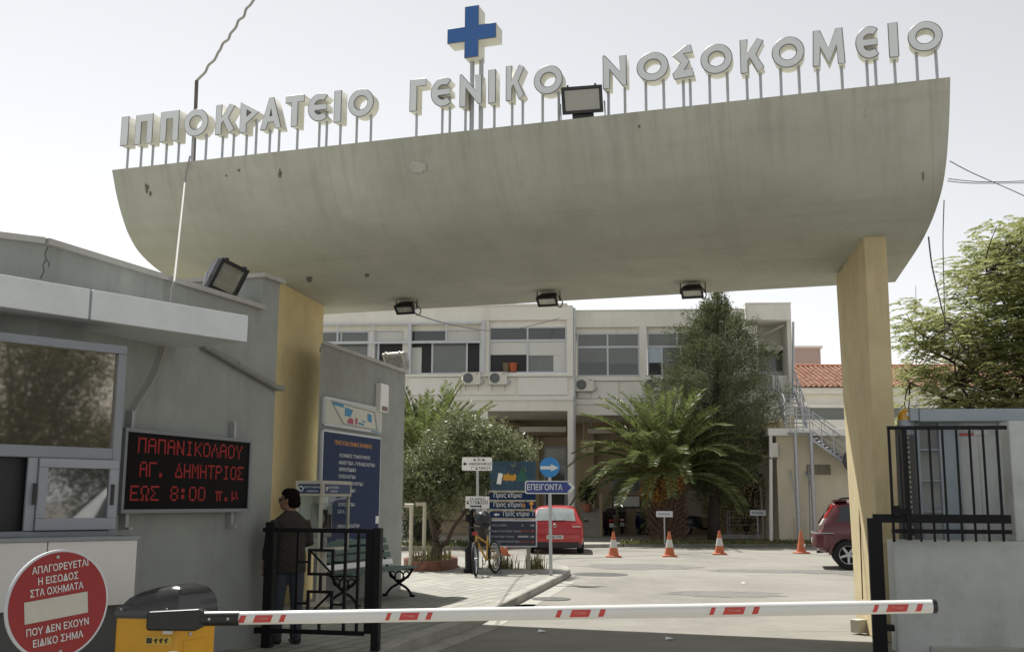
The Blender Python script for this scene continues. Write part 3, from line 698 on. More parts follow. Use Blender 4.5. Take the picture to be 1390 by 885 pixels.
# conduit across the wall
c0, c1, c2 = [FL @ bl(x, y, -.05) for x, y in ((276, 469), (377, 527), (384, 527))]
mb = MB(); mb.tube([c0, c0.lerp(c1, .45), c1, c2], .034, 10); mb.tube([c0.lerp(c1, .42), c0.lerp(c1, .45)], .040, 10); mb.build('conduit', mat('grey conduit', (.23, .23, .21), .7, var=.1), booth, smooth=True, world=True)

# ------------------------------------------------------------------ red LED display
ld_ = .13
x0, x1 = bl(166, 640, -ld_).x, bl(340, 640, -ld_).x
z1, z0 = bl(342.6, 596.7, -ld_).z, bl(337, 694.6, -ld_).z
LC = FL @ Vector(((x0 + x1) / 2, -ld_, z0)); t = thing('led_display', 'black electronic display with red Greek lettering on the grey booth wall', 'display', mtx=frame(LC, 19.8))
Wd, Hd = x1 - x0, z1 - z0
mb = MB(); fw_ = .035
mb.bb(-Wd / 2, Wd / 2, .012, .11, 0, Hd); mb.build('housing', M['alu'], t, bevel=.004)
mb = MB()
for r in ((-Wd / 2, Wd / 2, 0, fw_), (-Wd / 2, Wd / 2, Hd - fw_, Hd), (-Wd / 2, -Wd / 2 + fw_, fw_, Hd - fw_), (Wd / 2 - fw_, Wd / 2, fw_, Hd - fw_)): mb.bb(r[0], r[1], -.012, .011, r[2], r[3])
mb.build('frame', M['alu'], t, bevel=.003)
mb = MB(); mb.bb(-Wd / 2 + fw_, Wd / 2 - fw_, .002, .0115, fw_, Hd - fw_); mb.build('screen', M['led_off'], t)
DM = {'Π': '11111 10001 10001 10001 10001 10001 10001', 'Α': '01110 10001 10001 11111 10001 10001 10001', 'Ν': '10001 11001 11001 10101 10011 10011 10001', 'Ι': '01110 00100 00100 00100 00100 00100 01110',
      'Κ': '10001 10010 10100 11000 10100 10010 10001', 'Ο': '01110 10001 10001 10001 10001 10001 01110', 'Λ': '00100 00100 01010 01010 10001 10001 10001', 'Υ': '10001 10001 01010 00100 00100 00100 00100',
      'Γ': '11111 10000 10000 10000 10000 10000 10000', '.': '00000 00000 00000 00000 00000 01100 01100', 'Δ': '00100 00100 01010 01010 10001 10001 11111', 'Η': '10001 10001 10001 11111 10001 10001 10001',
      'Μ': '10001 11011 10101 10101 10001 10001 10001', 'Τ': '11111 00100 00100 00100 00100 00100 00100', 'Ρ': '11110 10001 10001 11110 10000 10000 10000', 'Σ': '11111 10000 01000 00100 01000 10000 11111',
      'Ε': '11111 10000 10000 11110 10000 10000 11111', 'Ω': '01110 10001 10001 10001 01010 01010 11011', '8': '01110 10001 10001 01110 10001 10001 01110', ':': '00000 01100 01100 00000 01100 01100 00000',
      '0': '01110 10001 10001 10001 10001 10001 01110', 'π': '00000 00000 11111 01010 01010 01010 01010', 'μ': '00000 00000 10010 10010 10010 11101 10000', ' ': '00000 00000 00000 00000 00000 00000 00000'}
for tx, xs, zt in (('ΠΑΠΑΝΙΚΟΛΑΟΥ', -.405, .785), ('ΑΓ. ΔΗΜΗΤΡΙΟΣ', -.385, .50), ('ΕΩΣ 8:00 π.μ', -.44, .215)):
    mb = MB(); pit = Wd * (.845 if len(tx) == 12 else .845) * .985 / len(tx) / 6.0; 
    if tx[0] == 'Ε': pit *= 1.02
    for k, ch in enumerate(tx):
        for r, row in enumerate(DM[ch].split()):
            for c_, v in enumerate(row):
                if v == '1':
                    X = xs * Wd + (k * 6 + c_) * pit; Z = Hd * zt + (3.5 - r) * Hd * .021 * 1.25
                    mb.bb(X, X + pit * .86, -.001, .001, Z, Z + Hd * .021)
    mb.build('lettering', M['led_on'], t)
for X, za, zb_ in ((-Wd * .41, Hd + .0, Hd + .16), (Wd * .39, Hd + .0, Hd + .17), (-Wd * .41, -.14, 0), (Wd * .40, -.15, 0)):
    mb = MB(); mb.bb(X - .02, X + .02, .06, .125, za, zb_); mb.bb(X - .02, X + .035, .02, .06, za - .0, za + .02) if zb_ == 0 else None; mb.build('bracket', M['steel'], t)
mb = MB(); mb.tube([(-Wd / 2 - .05, .09, -.02), (-Wd / 2 - .02, .08, -.06), (-Wd / 2 + .02, .1, -.10), (-Wd / 2 + .02, .1, -.32)], .014, 6); mb.build('power_lead', M['cable'], t, smooth=True)

# white cable hanging from the canopy over the booth roof to the display
cp = [onpl(258, 212, L0 - NB * .03, AXAZ), onpl(252, 240, L0 - NB * .14, AXAZ)]
e = FL @ bl(237, 378, -.07)
cp += [cp[1].lerp(e, .35), cp[1].lerp(e, .7) , e]
cp += [FL @ bl(x, y, dy) for x, y, dy in ((235.5, 384, -.09), (232, 392, -.07), (229, 420, -.05), (224, 470, -.05), (222, 478, -.05), (214, 503, -.05), (203, 525, -.05), (192, 541, -.05), (184, 556, -.05), (180, 574, -.06), (180, 582, -.06))]
mb = MB(); mb.tube(smooth_prof(cp, 4), .0125, 8)
tag(mb.build('hanging_cable', M['cable'], None, smooth=True, loc=e), 'white cable hanging from the canopy down to the electronic display', 'cable')

# ------------------------------------------------------------------ floodlights
def floodlight(label, mtx, W=.5, H=.38, D=.16, tilt=0.0, post=.15, hang=False, mh=None, mg=None, frame_only=False):
    t = thing('floodlight', label, 'floodlight', mtx=mtx, group='floodlights')
    mh = mh or M['black_pl']; mg = mg or M['brass']
    T = Matrix.Translation((0, 0, (-1 if hang else 1) * (post + H / 2))) @ Matrix.Rotation(tilt, 4, 'X')
    mb = MB(); w, h = W / 2, H / 2
    r0 = [(-w, 0, -h), (w, 0, -h), (w, 0, h), (-w, 0, h)]; r1 = [(-w, D * .25, -h), (w, D * .25, -h), (w, D * .25, h), (-w, D * .25, h)]; r2 = [(-w * .72, D, -h * .68), (w * .72, D, -h * .68), (w * .72, D, h * .55), (-w * .72, D, h * .55)]
    mb.loft([[T @ Vector(p) for p in r] for r in (r0, r1, r2)], True, True); mb.bb(-w * .55, w * .55, .02, D * .9, -h - H * .28, -h + .01, T)
    mb.build('housing', mh, t, bevel=.01)
    fw = .03 if W > .3 else .02; mb = MB()
    for a in ((-w - .01, w + .01, -h - .01, -h + fw), (-w - .01, w + .01, h - fw, h + .01), (-w - .01, -w + fw, -h + fw, h - fw), (w - fw, w + .01, -h + fw, h - fw)): mb.bb(a[0], a[1], -.03, -.001, a[2], a[3], T)
    for sx in (-.7, .7): mb.bb(sx * w - .012, sx * w + .012, -.035, .02, h + .01, h + .03, T)
    mb.build('front_frame', mh, t, bevel=.004)
    mb = MB(); k = [(-w + fw, -.004, -h + fw), (w - fw, -.004, -h + fw), (w - fw, -.004, h - fw), (-w + fw, -.004, h - fw)]; k2 = [(-w * .6, -.0015, -h * .35), (w * .6, -.0015, -h * .35), (w * .6, -.0015, h * .5), (-w * .6, -.0015, h * .5)]
    mb.loft([[T @ Vector(p) for p in r] for r in (k, k2)], True, False); mb.add([T @ Vector(p) for p in k2], [(0, 1, 2, 3)]); mb.build('reflector', mg, t)
    mb = MB(); mb.bb(-w + fw, w - fw, -.02, -.016, -h + fw, h - fw, T); mb.build('lens', clear_glass('lamp glass', .10, (.97, .97, .94)), t)
    s = -1 if hang else 1; zc_ = s * (post + H / 2)
    mb = MB(); mb.tube([(-w - .03, D * .4, zc_), (-w - .03, D * .4, s * .0), (w + .03, D * .4, 0), (w + .03, D * .4, zc_)], .012, 6); mb.build('bracket', mh if hang else M['steel'], t)
    if hang:
        mb = MB(); mb.tube(smooth_prof([Vector(p) for p in ((w * .4, D * .9, zc_), (w * .9, D + .08, zc_ - .06), (w * 1.1, D + .1, zc_ + .02), (w * .9, D + .05, -.1), (w * .5, D, -.02))], 4), .009, 6); mb.build('lead', M['cable_d'], t, smooth=True)
    return t
q = onpl(792, 151.5, LP0 - NB * .02, AXAZ); q.z = ZT
fl = floodlight('large black floodlight on the canopy between the middle and right words', Matrix.Translation(q) @ frame((0, 0, 0), AXAZ - 14) @ Matrix.Rotation(R_(-3), 4, 'Y'), .46, .30, .2, R_(10), .12)
q = FL @ bl(303, 402, .05); q.z = ZR + .05
floodlight('black floodlight standing on the guard booth parapet turned to the right', Matrix.Translation(q) @ frame((0, 0, 0), 40) @ Matrix.Rotation(R_(14), 4, 'Y'), .33, .32, .24, R_(22), .03, mg=mat('silver reflector', (.5, .5, .47), .25, .7))
for (px, py, nm) in ((550, 397, 'leftmost'), (743, 384, 'middle'), (939, 371, 'rightmost')):
    q = onpl(px, py, rp[-1] + (lp[-1] - rp[-1]) * ((1215 - px) / 900.0) - NB * .75, AXAZ); q.z = canopy_z(q) + .02
    floodlight(f'{nm} of three small black floodlights hung beneath the canopy', Matrix.Translation(q) @ frame((0, 0, 0), AXAZ), .29, .15, .15, R_(48), .10, hang=True, mg=M['text_w'])
# ------------------------------------------------------------------ grey notice wall right of the left pillar
WA = gr(544, 799, KT); WA.z = 0; WAZ = 16.0; FWW = frame(WA, WAZ); FWWI = FWW.inverted(); NW = azv(WAZ - 90)
def nl(px, py, y=0.0): return FWWI @ onpl(px, py, WA + NW * y, WAZ)
zt0, zt1 = nl(432.5, 465.8).z, nl(544.5, 505).z
xl = nl(431, 600).x
nw = thing('notice_wall', 'grey rendered wall with a sloping top behind the bench and boards', 'wall', WA)
mb = MB(); zz = zt0 + (zt0 - zt1) / (-nl(432.5, 465.8).x) * .0
_e = FWWI @ at(432, 600, 16.25)
mb.loft([[FWW @ Vector(p) for p in ((a_, y, 0), (0, y, 0), (0, y, zt1), (a_, y, zt1 + (zz - zt1) * a_ / xl))] for y, a_ in ((0, xl), (_e.y, _e.x))], True, True)
mb.build('wall', M['grey_render2'] if 'grey_render2' in M else mat('mid grey render', (.30, .31, .29), .9, var=.12, scale=2, bump=.2, bscale=100, stain=(.16, .16, .15), sscale=1, samt=.4, stretch=(3, 3, .4)), nw, world=True)
mb = MB(); zf = lambda a_: zt1 + (zz - zt1) * a_ / xl
mb.loft([[FWW @ Vector(p) for p in ((a_, y, zf(a_)), (.03, y, zt1 - .005), (.03, y, zt1 + .05), (a_, y, zf(a_) + .055))] for y, a_ in ((-.04, xl), (_e.y + .03, _e.x))], True, True)
mb.build('coping', M['coping'], nw, world=True)
mb = MB(); pts = [FWW @ Vector(p) for p in ((.05, .25, zt1 - .2), (.05, .25, .9), (.05, .2, .75), (-.02, .05, .74))]; mb.tube(pts, .03, 8); mb.build('drainpipe', M['steel'], nw, smooth=True, world=True)
# department board
xa, xb2 = nl(436, 670, -.05).x, nl(516, 670, -.05).x
z1, z0 = (nl(439, 582.4, -.05).z + nl(516.9, 593, -.05).z) / 2, (nl(433.6, 754.7, -.05).z + nl(515, 746.6, -.05).z) / 2
BC = FWW @ Vector(((xa + xb2) / 2, -.05, z0)); t = thing('department_board', 'navy department board with orange heading and white Greek lines on the grey wall', 'notice board', mtx=frame(BC, WAZ))
Wd, Hd = xb2 - xa, z1 - z0
mb = MB(); mb.polyxz([(p[0], p[1] + Hd / 2) for p in rrect(Wd, Hd, .05)], .004, .048); mb.build('frame', M['alu_w'], t)
mb = MB(); mb.bb(-Wd / 2 + .035, Wd / 2 - .035, -.002, .003, .035, Hd - .035); mb.build('panel', M['navy'], t)
mb = MB(); text_c(mb, 'ΠΕΡΙΣΤΑΤΙΚΑ ΓΕΝΙΚΗΣ ΕΦΗΜΕΡΙΑΣ', 0, Hd * .905, Hd * .036, -.004, Matrix.Identity(4), Wd * .93); mb.build('heading', M['text_o'], t)
for i, (tx, f) in enumerate((('ΑΞΟΝΙΚΟΣ ΤΟΜΟΓΡΑΦΟΣ', .805), ('ΜΑΙΕΥΤΙΚΑ - ΓΥΝΑΙΚΟΛΟΓΙΚΑ', .745), ('ΟΡΘΟΠΕΔΙΚΑ', .69), ('ΠΑΘΟΛΟΓΙΚΑ', .632), ('ΠΑΙΔΟΧΕΙΡΟΥΡΓΙΚΑ', .575), ('ΧΕΙΡΟΥΡΓΙΚΑ', .518), ('ΟΥΡΟΛΟΓΙΚΑ', .402), ('Ω.Ρ.Λ.', .345), ('ΟΦΘΑΛΜΟΛΟΓΙΚΑ', .225), ('ΠΑΙΔΙΑΤΡΙΚΑ', .105))):
    mb = MB(); x0 = -Wd * .24; vs, fs, d = text_geo(tx); wd = min(d[0] / d[1] * Hd * .028 * 1.45, Wd * .71)
    put_text(mb, tx, x0, x0 + wd, Hd * f - Hd * .015, Hd * f + Hd * .015, -.004, Matrix.Identity(4))
    mb.build('lettering', M['text_w'], t)
mb = MB(); mb.bb(Wd / 2 - .17, Wd / 2 - .05, -.006, -.0025, Hd * .235, Hd * .30); mb.build('paper_slip', M['white'], t)
# site map
z1, z0 = (nl(440, 535, -.05).z + nl(519, 556, -.05).z) / 2, (nl(440, 578, -.05).z + nl(518, 588, -.05).z) / 2
BC = FWW @ Vector(((xa + xb2) / 2 + .01, -.05, z0)); t = thing('site_map', 'white site map with blue and red blocks mounted above the navy board', 'map', mtx=frame(BC, WAZ)); Hm = z1 - z0
mb = MB(); mb.polyxz([(p[0], p[1] + Hm / 2) for p in rrect(Wd, Hm, .05)], .004, .048); mb.build('frame', M['alu_w'], t)
mb = MB(); mb.bb(-Wd / 2 + .03, Wd / 2 - .03, -.002, .003, .03, Hm - .03); mb.build('panel', mat('map paper', (.52, .52, .46), .5, var=.05), t)
def mp_(pts, m, nm, y):
    mb = MB()
    for p in pts: mb.polyxz([(a * Wd, b * Hm) for a, b in p], y, y + .001)
    mb.build(nm, m, t)
mp_([[(-.20, .12), (.42, .10), (.36, .80), (-.42, .90)]], mat('map outline', (.25, .27, .26), .5), 'road_outline', -.0035)
mp_([[(-.18, .17), (.38, .14), (.33, .75), (-.38, .85)]], mat('map ground', (.58, .57, .48), .5), 'plot', -.005)
mp_([[(-.37, .76), (-.20, .72), (-.20, .84), (-.37, .86)], [(-.18, .44), (-.08, .44), (-.04, .70), (-.18, .76)], [(.22, .40), (.30, .36), (.29, .66), (.21, .68)], [(.06, .22), (.16, .20), (.16, .27), (.06, .30)], [(.12, .33), (.18, .32), (.18, .37), (.12, .38)], [(.30, .03), (.47, .03), (.47, .07), (.30, .07)]], mat('map blue', (.03, .22, .42), .5), 'blue_blocks', -.0065)
mp_([[(-.13, .2), (-.03, .18), (-.03, .36), (-.08, .42), (-.13, .32)], [(.0, .2), (.04, .2), (.04, .44), (.0, .44)]], mat('map red', (.38, .05, .10), .5), 'red_blocks', -.0068)
# alarm siren box
q = FWW @ nl(522.5, 541, -.1); t = thing('alarm_box', 'small white alarm siren box high on the end of the grey wall', 'alarm box', mtx=frame(q, WAZ))
mb = MB(); mb.polyxz([(-.17, -.22), (.17, -.22), (.17, .20), (.13, .24), (-.17, .24)], 0, .10); mb.build('case', M['white'], t, bevel=.012)
mb = MB(); mb.bb(-.11, .12, -.006, .0, -.20, -.13); mb.build('strobe', mat('smoked strobe', (.16, .08, .05), .3), t)
# silver floodlight on the wall top
q = FWW @ nl(536, 500.5, .35); q.z = FWW.translation.z + nl(536, 500.5, .0).z + .04
floodlight('weathered silver floodlight on top of the grey notice wall', Matrix.Translation(q) @ frame((0, 0, 0), 118), .42, .30, .22, R_(28), .06, mh=mat('weathered silver', (.33, .32, .29), .5, .4, var=.25, scale=14), mg=M['black_pl'])

# ------------------------------------------------------------------ bench
def bench():
    q0, q1 = gr(482, 824, KT), gr(561, 809, KT)
    _y = min((FWWI @ q0).y, (FWWI @ q1).y); _d = NW * 0
    d = q1 - q0; az = math.degrees(math.atan2(d.x, d.y)); L = d.length
    t = thing('park_bench', 'old green slatted bench with curly black iron ends beside the grey wall', 'bench', mtx=frame(q0 + d * .5, az))
    hx = L / 2
    for i, (y, z) in enumerate(((.03, .43), (.14, .435), (.25, .43), (.36, .425))):
        mb = MB(); mb.bb(-hx - .12, hx + .12, y - .045, y + .045, z, z + .03); mb.build('seat_slat', M['dgreen'], t, bevel=.006)
    for i, (y, z) in enumerate(((.44, .52), (.48, .63), (.52, .74), (.56, .85))):
        mb = MB(); T = Matrix.Translation((0, y, z)) @ Matrix.Rotation(R_(-18), 4, 'X'); mb.bb(-hx - .12, hx + .12, -.015, .015, -.042, .042, T); mb.build('back_slat', M['white'] if i == 0 else M['dgreen'], t, bevel=.006)
    for sx in (-1, 1):
        X = sx * (hx - .06); mb = MB()
        def arc_(cy, cz, r, a0, a1, th=.016, n=14): mb.tube([(X, cy + r * math.cos(R_(a0 + (a1 - a0) * k / n)), cz + r * math.sin(R_(a0 + (a1 - a0) * k / n))) for k in range(n + 1)], th, 6)
        mb.tube([(X, -.02, .42), (X, .45, .41)], .02, 6)
        mb.tube(smooth_prof([Vector((X, *p)) for p in ((.42, .41), (.34, .30), (.22, .20), (.08, .12), (-.02, .0))], 4), .020, 6)
        mb.tube(smooth_prof([Vector((X, *p)) for p in ((.0, .42), (.06, .32), (.22, .20), (.36, .12), (.46, .0))], 4), .020, 6)
        arc_(.22, .31, .07, -30, 300, .014); arc_(.10, .33, .05, 0, 330, .012); arc_(.34, .33, .05, 180, 510, .012)
        mb.tube(smooth_prof([Vector((X, *p)) for p in ((.42, .42), (.46, .52), (.50, .65), (.58, .90))], 4), .02, 6)
        mb.tube([(X, -.05, .012), (X, .03, .012)], .022, 6); mb.tube([(X, .42, .012), (X, .5, .012)], .022, 6)
        mb.build('iron_end', M['black'], t, smooth=True)
bench()

# ------------------------------------------------------------------ phone booth
def phone():
    q = gr(437, 836, KT); q = at(436, 700, 13.9); q.z = KT
    t = thing('phone_booth', 'pale metal public phone hood with blue sign strips before the navy board', 'phone booth', mtx=frame(q, 108))
    z1 = 1.6 + (682 - 655.5) / FOC * 13.9; z0 = 1.6 - (745 - 682) / FOC * 13.9
    w, d = .36, .80; pm = mat('cream phone metal', (.42, .40, .33), .5, .1, var=.06)
    gl = clear_glass('phone glass', .08)
    x0, x1, y0, y1 = -w, 0, -.0, d
    fx = .035
    mb = MB()
    for X in (x0, x1 - fx):
        for Y in (y0, y1 - fx): mb.bb(X, X + fx, Y, Y + fx, z0, z1 - .2)
    mb.bb(x0, x1, y0, y1, z0 - .04, z0)
    mb.build('frame', pm, t, bevel=.004)
    mb = MB(); mb.bb(x0 - .015, x1 + .015, y0 - .015, y1 + .015, z1 - .2, z1); mb.build('canopy', pm, t, bevel=.01)
    lab = mat('phone sign blue', (.012, .035, .11), .5)
    mb = MB(); mb.bb(x0 + .03, x1 - .02, y0 - .02, y0 - .0155, z1 - .165, z1 - .045); s1 = mb.build('sign_strip', lab, t)
    mb = MB(); text_l(mb, 'ΚΑΡΤΟΤΗΛΕΦΩΝΟ', x0 + .115, z1 - .085, .026, -.022, Matrix.Identity(4), .82); text_l(mb, 'CARDPHONE', x0 + .15, z1 - .135, .022, -.022, Matrix.Identity(4), .9)
    mb.torus(.03, .008, Matrix.Translation((x0 + .07, -.021, z1 - .105)) @ Matrix.Rotation(R_(90), 4, 'X'), 12, 4); mb.build('lettering', M['text_w'], s1)
    F2 = Matrix.Translation((x1 + .016, 0, 0)) @ Matrix.Rotation(R_(90), 4, 'Z')
    mb = MB(); mb.bb(.05, d - .04, -.005, -.0, z1 - .165, z1 - .045, F2); s2 = mb.build('sign_strip', lab, t)
    mb = MB(); text_l(mb, 'ΚΑΡΤΟΤΗΛΕΦΩΝΟ', .13, z1 - .085, .03, -.007, F2, .85); text_l(mb, 'CARDPHONE', .18, z1 - .135, .026, -.007, F2, .9); mb.torus(.022, .008, F2 @ Matrix.Translation((.085, -.006, z1 - .105)) @ Matrix.Rotation(R_(90), 4, 'X'), 12, 4); mb.build('lettering', M['text_w'], s2)
    mb = MB(); mb.bb(x0 + fx, x1 - fx, y0 + .012, y0 + .018, z0, z1 - .2); mb.build('glass', gl, t)
    mb = MB(); mb.bb(x1 - .022, x1 - .016, y0 + fx, y1 - fx, z0, z1 - .2); mb.build('glass', gl, t)
    mb = MB(); mb.bb(x0 + .02, x0 + .05, y0 + fx, y1 - fx, z0, z1 - .2); mb.build('back_panel', pm, t)
    mb = MB(); mb.bb(x0 + .05, x0 + .2, .3, .62, z0 + .12, z0 + .56); p = mb.build('telephone', mat('phone body', (.30, .29, .25), .4, .2), t, bevel=.015)
    mb = MB(); mb.tube([(x0 + .23, .36, z0 + .25), (x0 + .25, .36, z0 + .36), (x0 + .23, .36, z0 + .48)], [.035, .02, .035], 8); mb.build('handset', M['black_pl'], p, smooth=True)
    mb = MB(); mb.bb(x0 + .201, x0 + .205, .44, .58, z0 + .2, z0 + .42); mb.build('keypad', M['pane'], p)
    mb = MB(); mb.tube([(x0 / 2, .4, KT), (x0 / 2, .4, z0 - .04)], .06, 12); mb.bb(x0 / 2 - .18, x0 / 2 + .18, .2, .6, KT, KT + .03); mb.build('pedestal', pm, t)
    for c in t.children:
        if c.name.startswith('pedestal'): pass
        else: c.location.z = -KT
phone()

# ------------------------------------------------------------------ black gate leaf on the left
def left_gate():
    Y0, Y1 = 11.3, 11.05
    a, b = at(366, 790, Y0), at(511, 790, Y1); a.z = b.z = 0; d = b - a; az = math.degrees(math.atan2(d.x, d.y)); F = frame(a, az); FI = F.inverted()
    q = lambda px, py: FI @ onpl(px, py, a, az)
    t = thing('gate_leaf', 'open black metal gate leaf with square ornaments in front of the man', 'gate', mtx=F)
    zt = (q(366, 717).z + q(511, 717).z) / 2; zb = (q(366, 857).z + q(500, 858).z) / 2; L = d.length
    mb = MB(); mb.bb(-.05, .05, -.05, .05, KT - .02, zt + .06); mb.build('hinge_post', M['black'], t, bevel=.006)
    mb = MB(); mb.bb(-.085, -.05, -.03, .03, zt - .04, zt - .0); mb.bb(-.14, -.05, -.03, .03, zb - .03, zb + .03); mb.build('hinge', M['black'], t)
    mb = MB(); mb.bb(L - .035, L + .045, -.045, .045, 0.0, zt + .012); mb.build('end_post', M['black'], t, bevel=.006)
    mb = MB(); mb.bb(L - .115, L - .04, -.03, .03, zb, zt); mb.build('stile', M['black'], t, bevel=.005)
    for z in (zt - .02, zb): mb = MB(); mb.bb(.05, L - .116, -.02, .02, z - .022, z + .022); mb.build('rail', M['black'], t, bevel=.004)
    X = lambda px: q(px, 790).x; Z = lambda py: q(440, py).z
    for px in (403, 468, 485.5):
        mb = MB(); x = X(px); mb.bb(x - .014, x + .014, -.014, .014, zb + .022, zt - .042); mb.build('bar', M['black'], t)
    x = X(435); 
    mb = MB(); mb.bb(x - .013, x + .013, -.013, .013, Z(745), zt - .042); mb.bb(x - .013, x + .013, -.013, .013, Z(802), Z(780)); mb.bb(x - .013, x + .013, -.013, .013, zb + .022, Z(836)); mb.build('bar', M['black'], t)
    def sq(px0, px1, py0, py1, flip):
        mb = MB(); x0, x1, z1, z0 = X(px0), X(px1), Z(py0), Z(py1); r = .014
        mb.bb(x0 - r, x1 + r, -r, r, z1 - r, z1 + r); mb.bb(x0 - r, x1 + r, -r, r, z0 - r, z0 + r); mb.bb(x0 - r, x0 + r, -r + .001, r - .001, z0 + r, z1 - r); mb.bb(x1 - r, x1 + r, -r + .001, r - .001, z0 + r, z1 - r)
        pts = [(x0, 0, z1), (x1, 0, z0)] if flip else [(x0, 0, z0), (x1, 0, z1)]; mb.tube(pts, .012, 4); mb.build('ornament', M['black'], t)
        for a_, b_ in ((X(403) + .014, x0 - r), (x1 + r, X(468) - .014)):
            mb = MB(); zc = (z0 + z1) / 2; mb.bb(a_, b_, -.01, .01, zc - .011, zc + .011); mb.build('link', M['black'], t)
    sq(419, 451, 746.5, 779, True); sq(419, 451, 803, 836, False)
left_gate()

# ------------------------------------------------------------------ barrier
def barrier():
    YB = 7.5
    o = at(206, 830, YB); o.z = 0; F = frame(o, 92); q = lambda px, py, y=0.0: F.inverted() @ onpl(px, py, o + (F.to_3x3() @ Vector((0, y, 0))), 92)
    t = thing('barrier', 'yellow boom barrier with black hood and lowered white pole', 'barrier', mtx=F)
    xa, xb, xc = q(155, 850).x, q(241, 850).x, q(262, 850).x
    zt = q(200, 829).z
    W = xb - xa; D = .34
    ang = R_(24)
    Fb = Matrix.Translation((xb, 0, 0)) @ Matrix.Rotation(0, 4, 'Z')
    # plan of the cabinet: front face xa..xb, right face turning away
    plan = [(xa, .02), (xb, 0), (xc + .05, D), (xa + .08, D + .03)]
    mb = MB(); mb.poly(plan, 0, zt); cab = mb.build('cabinet', M['yellow'], t, bevel=.015)
    # hood
    zh = q(200, 793).z; rings = []
    cx_, cy_ = sum(p[0] for p in plan) / 4, sum(p[1] for p in plan) / 4
    def ringat(s, z, sk=0.0):
        out = []
        for i in range(4):
            a, b = plan[i], plan[(i + 1) % 4]
            for k in range(6):
                f = k / 6; x = a[0] + (b[0] - a[0]) * f; y = a[1] + (b[1] - a[1]) * f
                out.append(Vector((cx_ + (x - cx_) * s + sk, cy_ + (y - cy_) * s, z)))
        return out
    h = zh - zt
    for s, z in ((1.03, zt - .05), (1.035, zt - .005), (1.02, zt + .004), (1.0, zt + h * .30), (.93, zt + h * .55), (.78, zt + h * .8), (.52, zt + h * .95), (.2, zt + h), (.01, zt + h)): rings.append(ringat(s, z, .03 * max(0, z - zt - h * .3) / h))
    for r in rings[3:]:
        for v in r:
            f = (v.x - xa) / (xc - xa); v.z -= max(0, .75 - f) * h * .55 * (1 if v.z > zt + .3 * h else .35)
    mb = MB(); mb.loft(rings, True, True); hd = mb.build('hood', mat('black glossy hood', (.02, .02, .021), .22, var=.1, scale=10, coat=.3), t, smooth=True, ang=35)
    for px in (166, 228): mb = MB(); z = q(px, 826).z; x = q(px, 826).x; mb.lathe([(0, 0), (.008, 0), (.006, .006), (0, .007)], 8, Matrix.Translation((x, -.02, z)) @ Matrix.Rotation(R_(90), 4, 'X')); mb.build('screw', M['steel'], hd)
    # carrier and pole
    zc0, zc1 = q(330, 837).z, q(1262, 821).z; x0, x1 = q(324, 837).x, q(1262, 821).x
    sl_ = (zc1 - zc0) / (x1 - x0); zx = lambda x: zc0 + (x - x0) * sl_
    ya = -.10
    ca = MB(); xa_, xm, xe = q(207, 838).x, q(284, 838).x, x0 + .03
    ca.polyxz([(xa_ + .02, q(207, 853).z), (xm - .06, q(207, 853).z), (xm, zx(xm) - .045), (xm, zx(xm) + .05), (xm - .04, zx(xm) + .065), (xa_ + .02, q(207, 827.5).z), (xa_, q(207, 829).z), (xa_, q(207, 851).z)], ya - .02, -.025)
    arm = ca.build('carrier', M['black_pl'], t, bevel=.012)
    mb = MB(); mb.tube([(xm - .03, ya + .02, zx(xm)), (xe, ya + .02, zx(xe))], .049, 16); mb.build('sleeve', M['black_pl'], arm, smooth=True)
    for px in (292, 317): mb = MB(); x = q(px, 839).x; mb.lathe([(0, 0), (.010, 0), (.008, .007), (0, .008)], 8, Matrix.Translation((x, ya + .02 - .048, zx(x))) @ Matrix.Rotation(R_(90), 4, 'X')); mb.build('bolt', M['steel'], arm)
    r = .042
    bm_ = mat('white enamelled pole', (.72, .72, .69), .22, var=.03, scale=3, stain=(.5, .48, .42), sscale=2.5, samt=.3, coat=.3)
    mb = MB(); prof = []
    for k in range(20):
        a = 2 * math.pi * k / 20; prof.append((r * .86 * math.cos(a), r * 1.04 * math.sin(a)))
    rings = [[Vector((x, ya + .02 + p[0], zx(x) + p[1])) for p in prof] for x in np.linspace(xe - .02, x1, 12)]
    mb.loft(rings, True, True); pole = mb.build('pole', bm_, t, smooth=True, ang=60)
    mb = MB(); rings = [[Vector((x, ya + .02 + p[0] * s, zx(x) + p[1] * s)) for p in prof] for x, s in ((x1 - .015, 1.04), (x1 + .012, 1.04), (x1 + .016, .9))]; mb.loft(rings, True, True); mb.build('end_cap', M['black_pl'], pole, smooth=True)
    groups = [[(323, 335), (343, 371), (378, 389)], [(522.5, 532), (541, 570), (577, 588)], [(753.5, 764), (773, 803), (811.5, 823)], [(962.5, 972.5), (981, 1013), (1020.5, 1032.5)], [(1184.5, 1194.5), (1203, 1235), (1243, 1254.5)]]
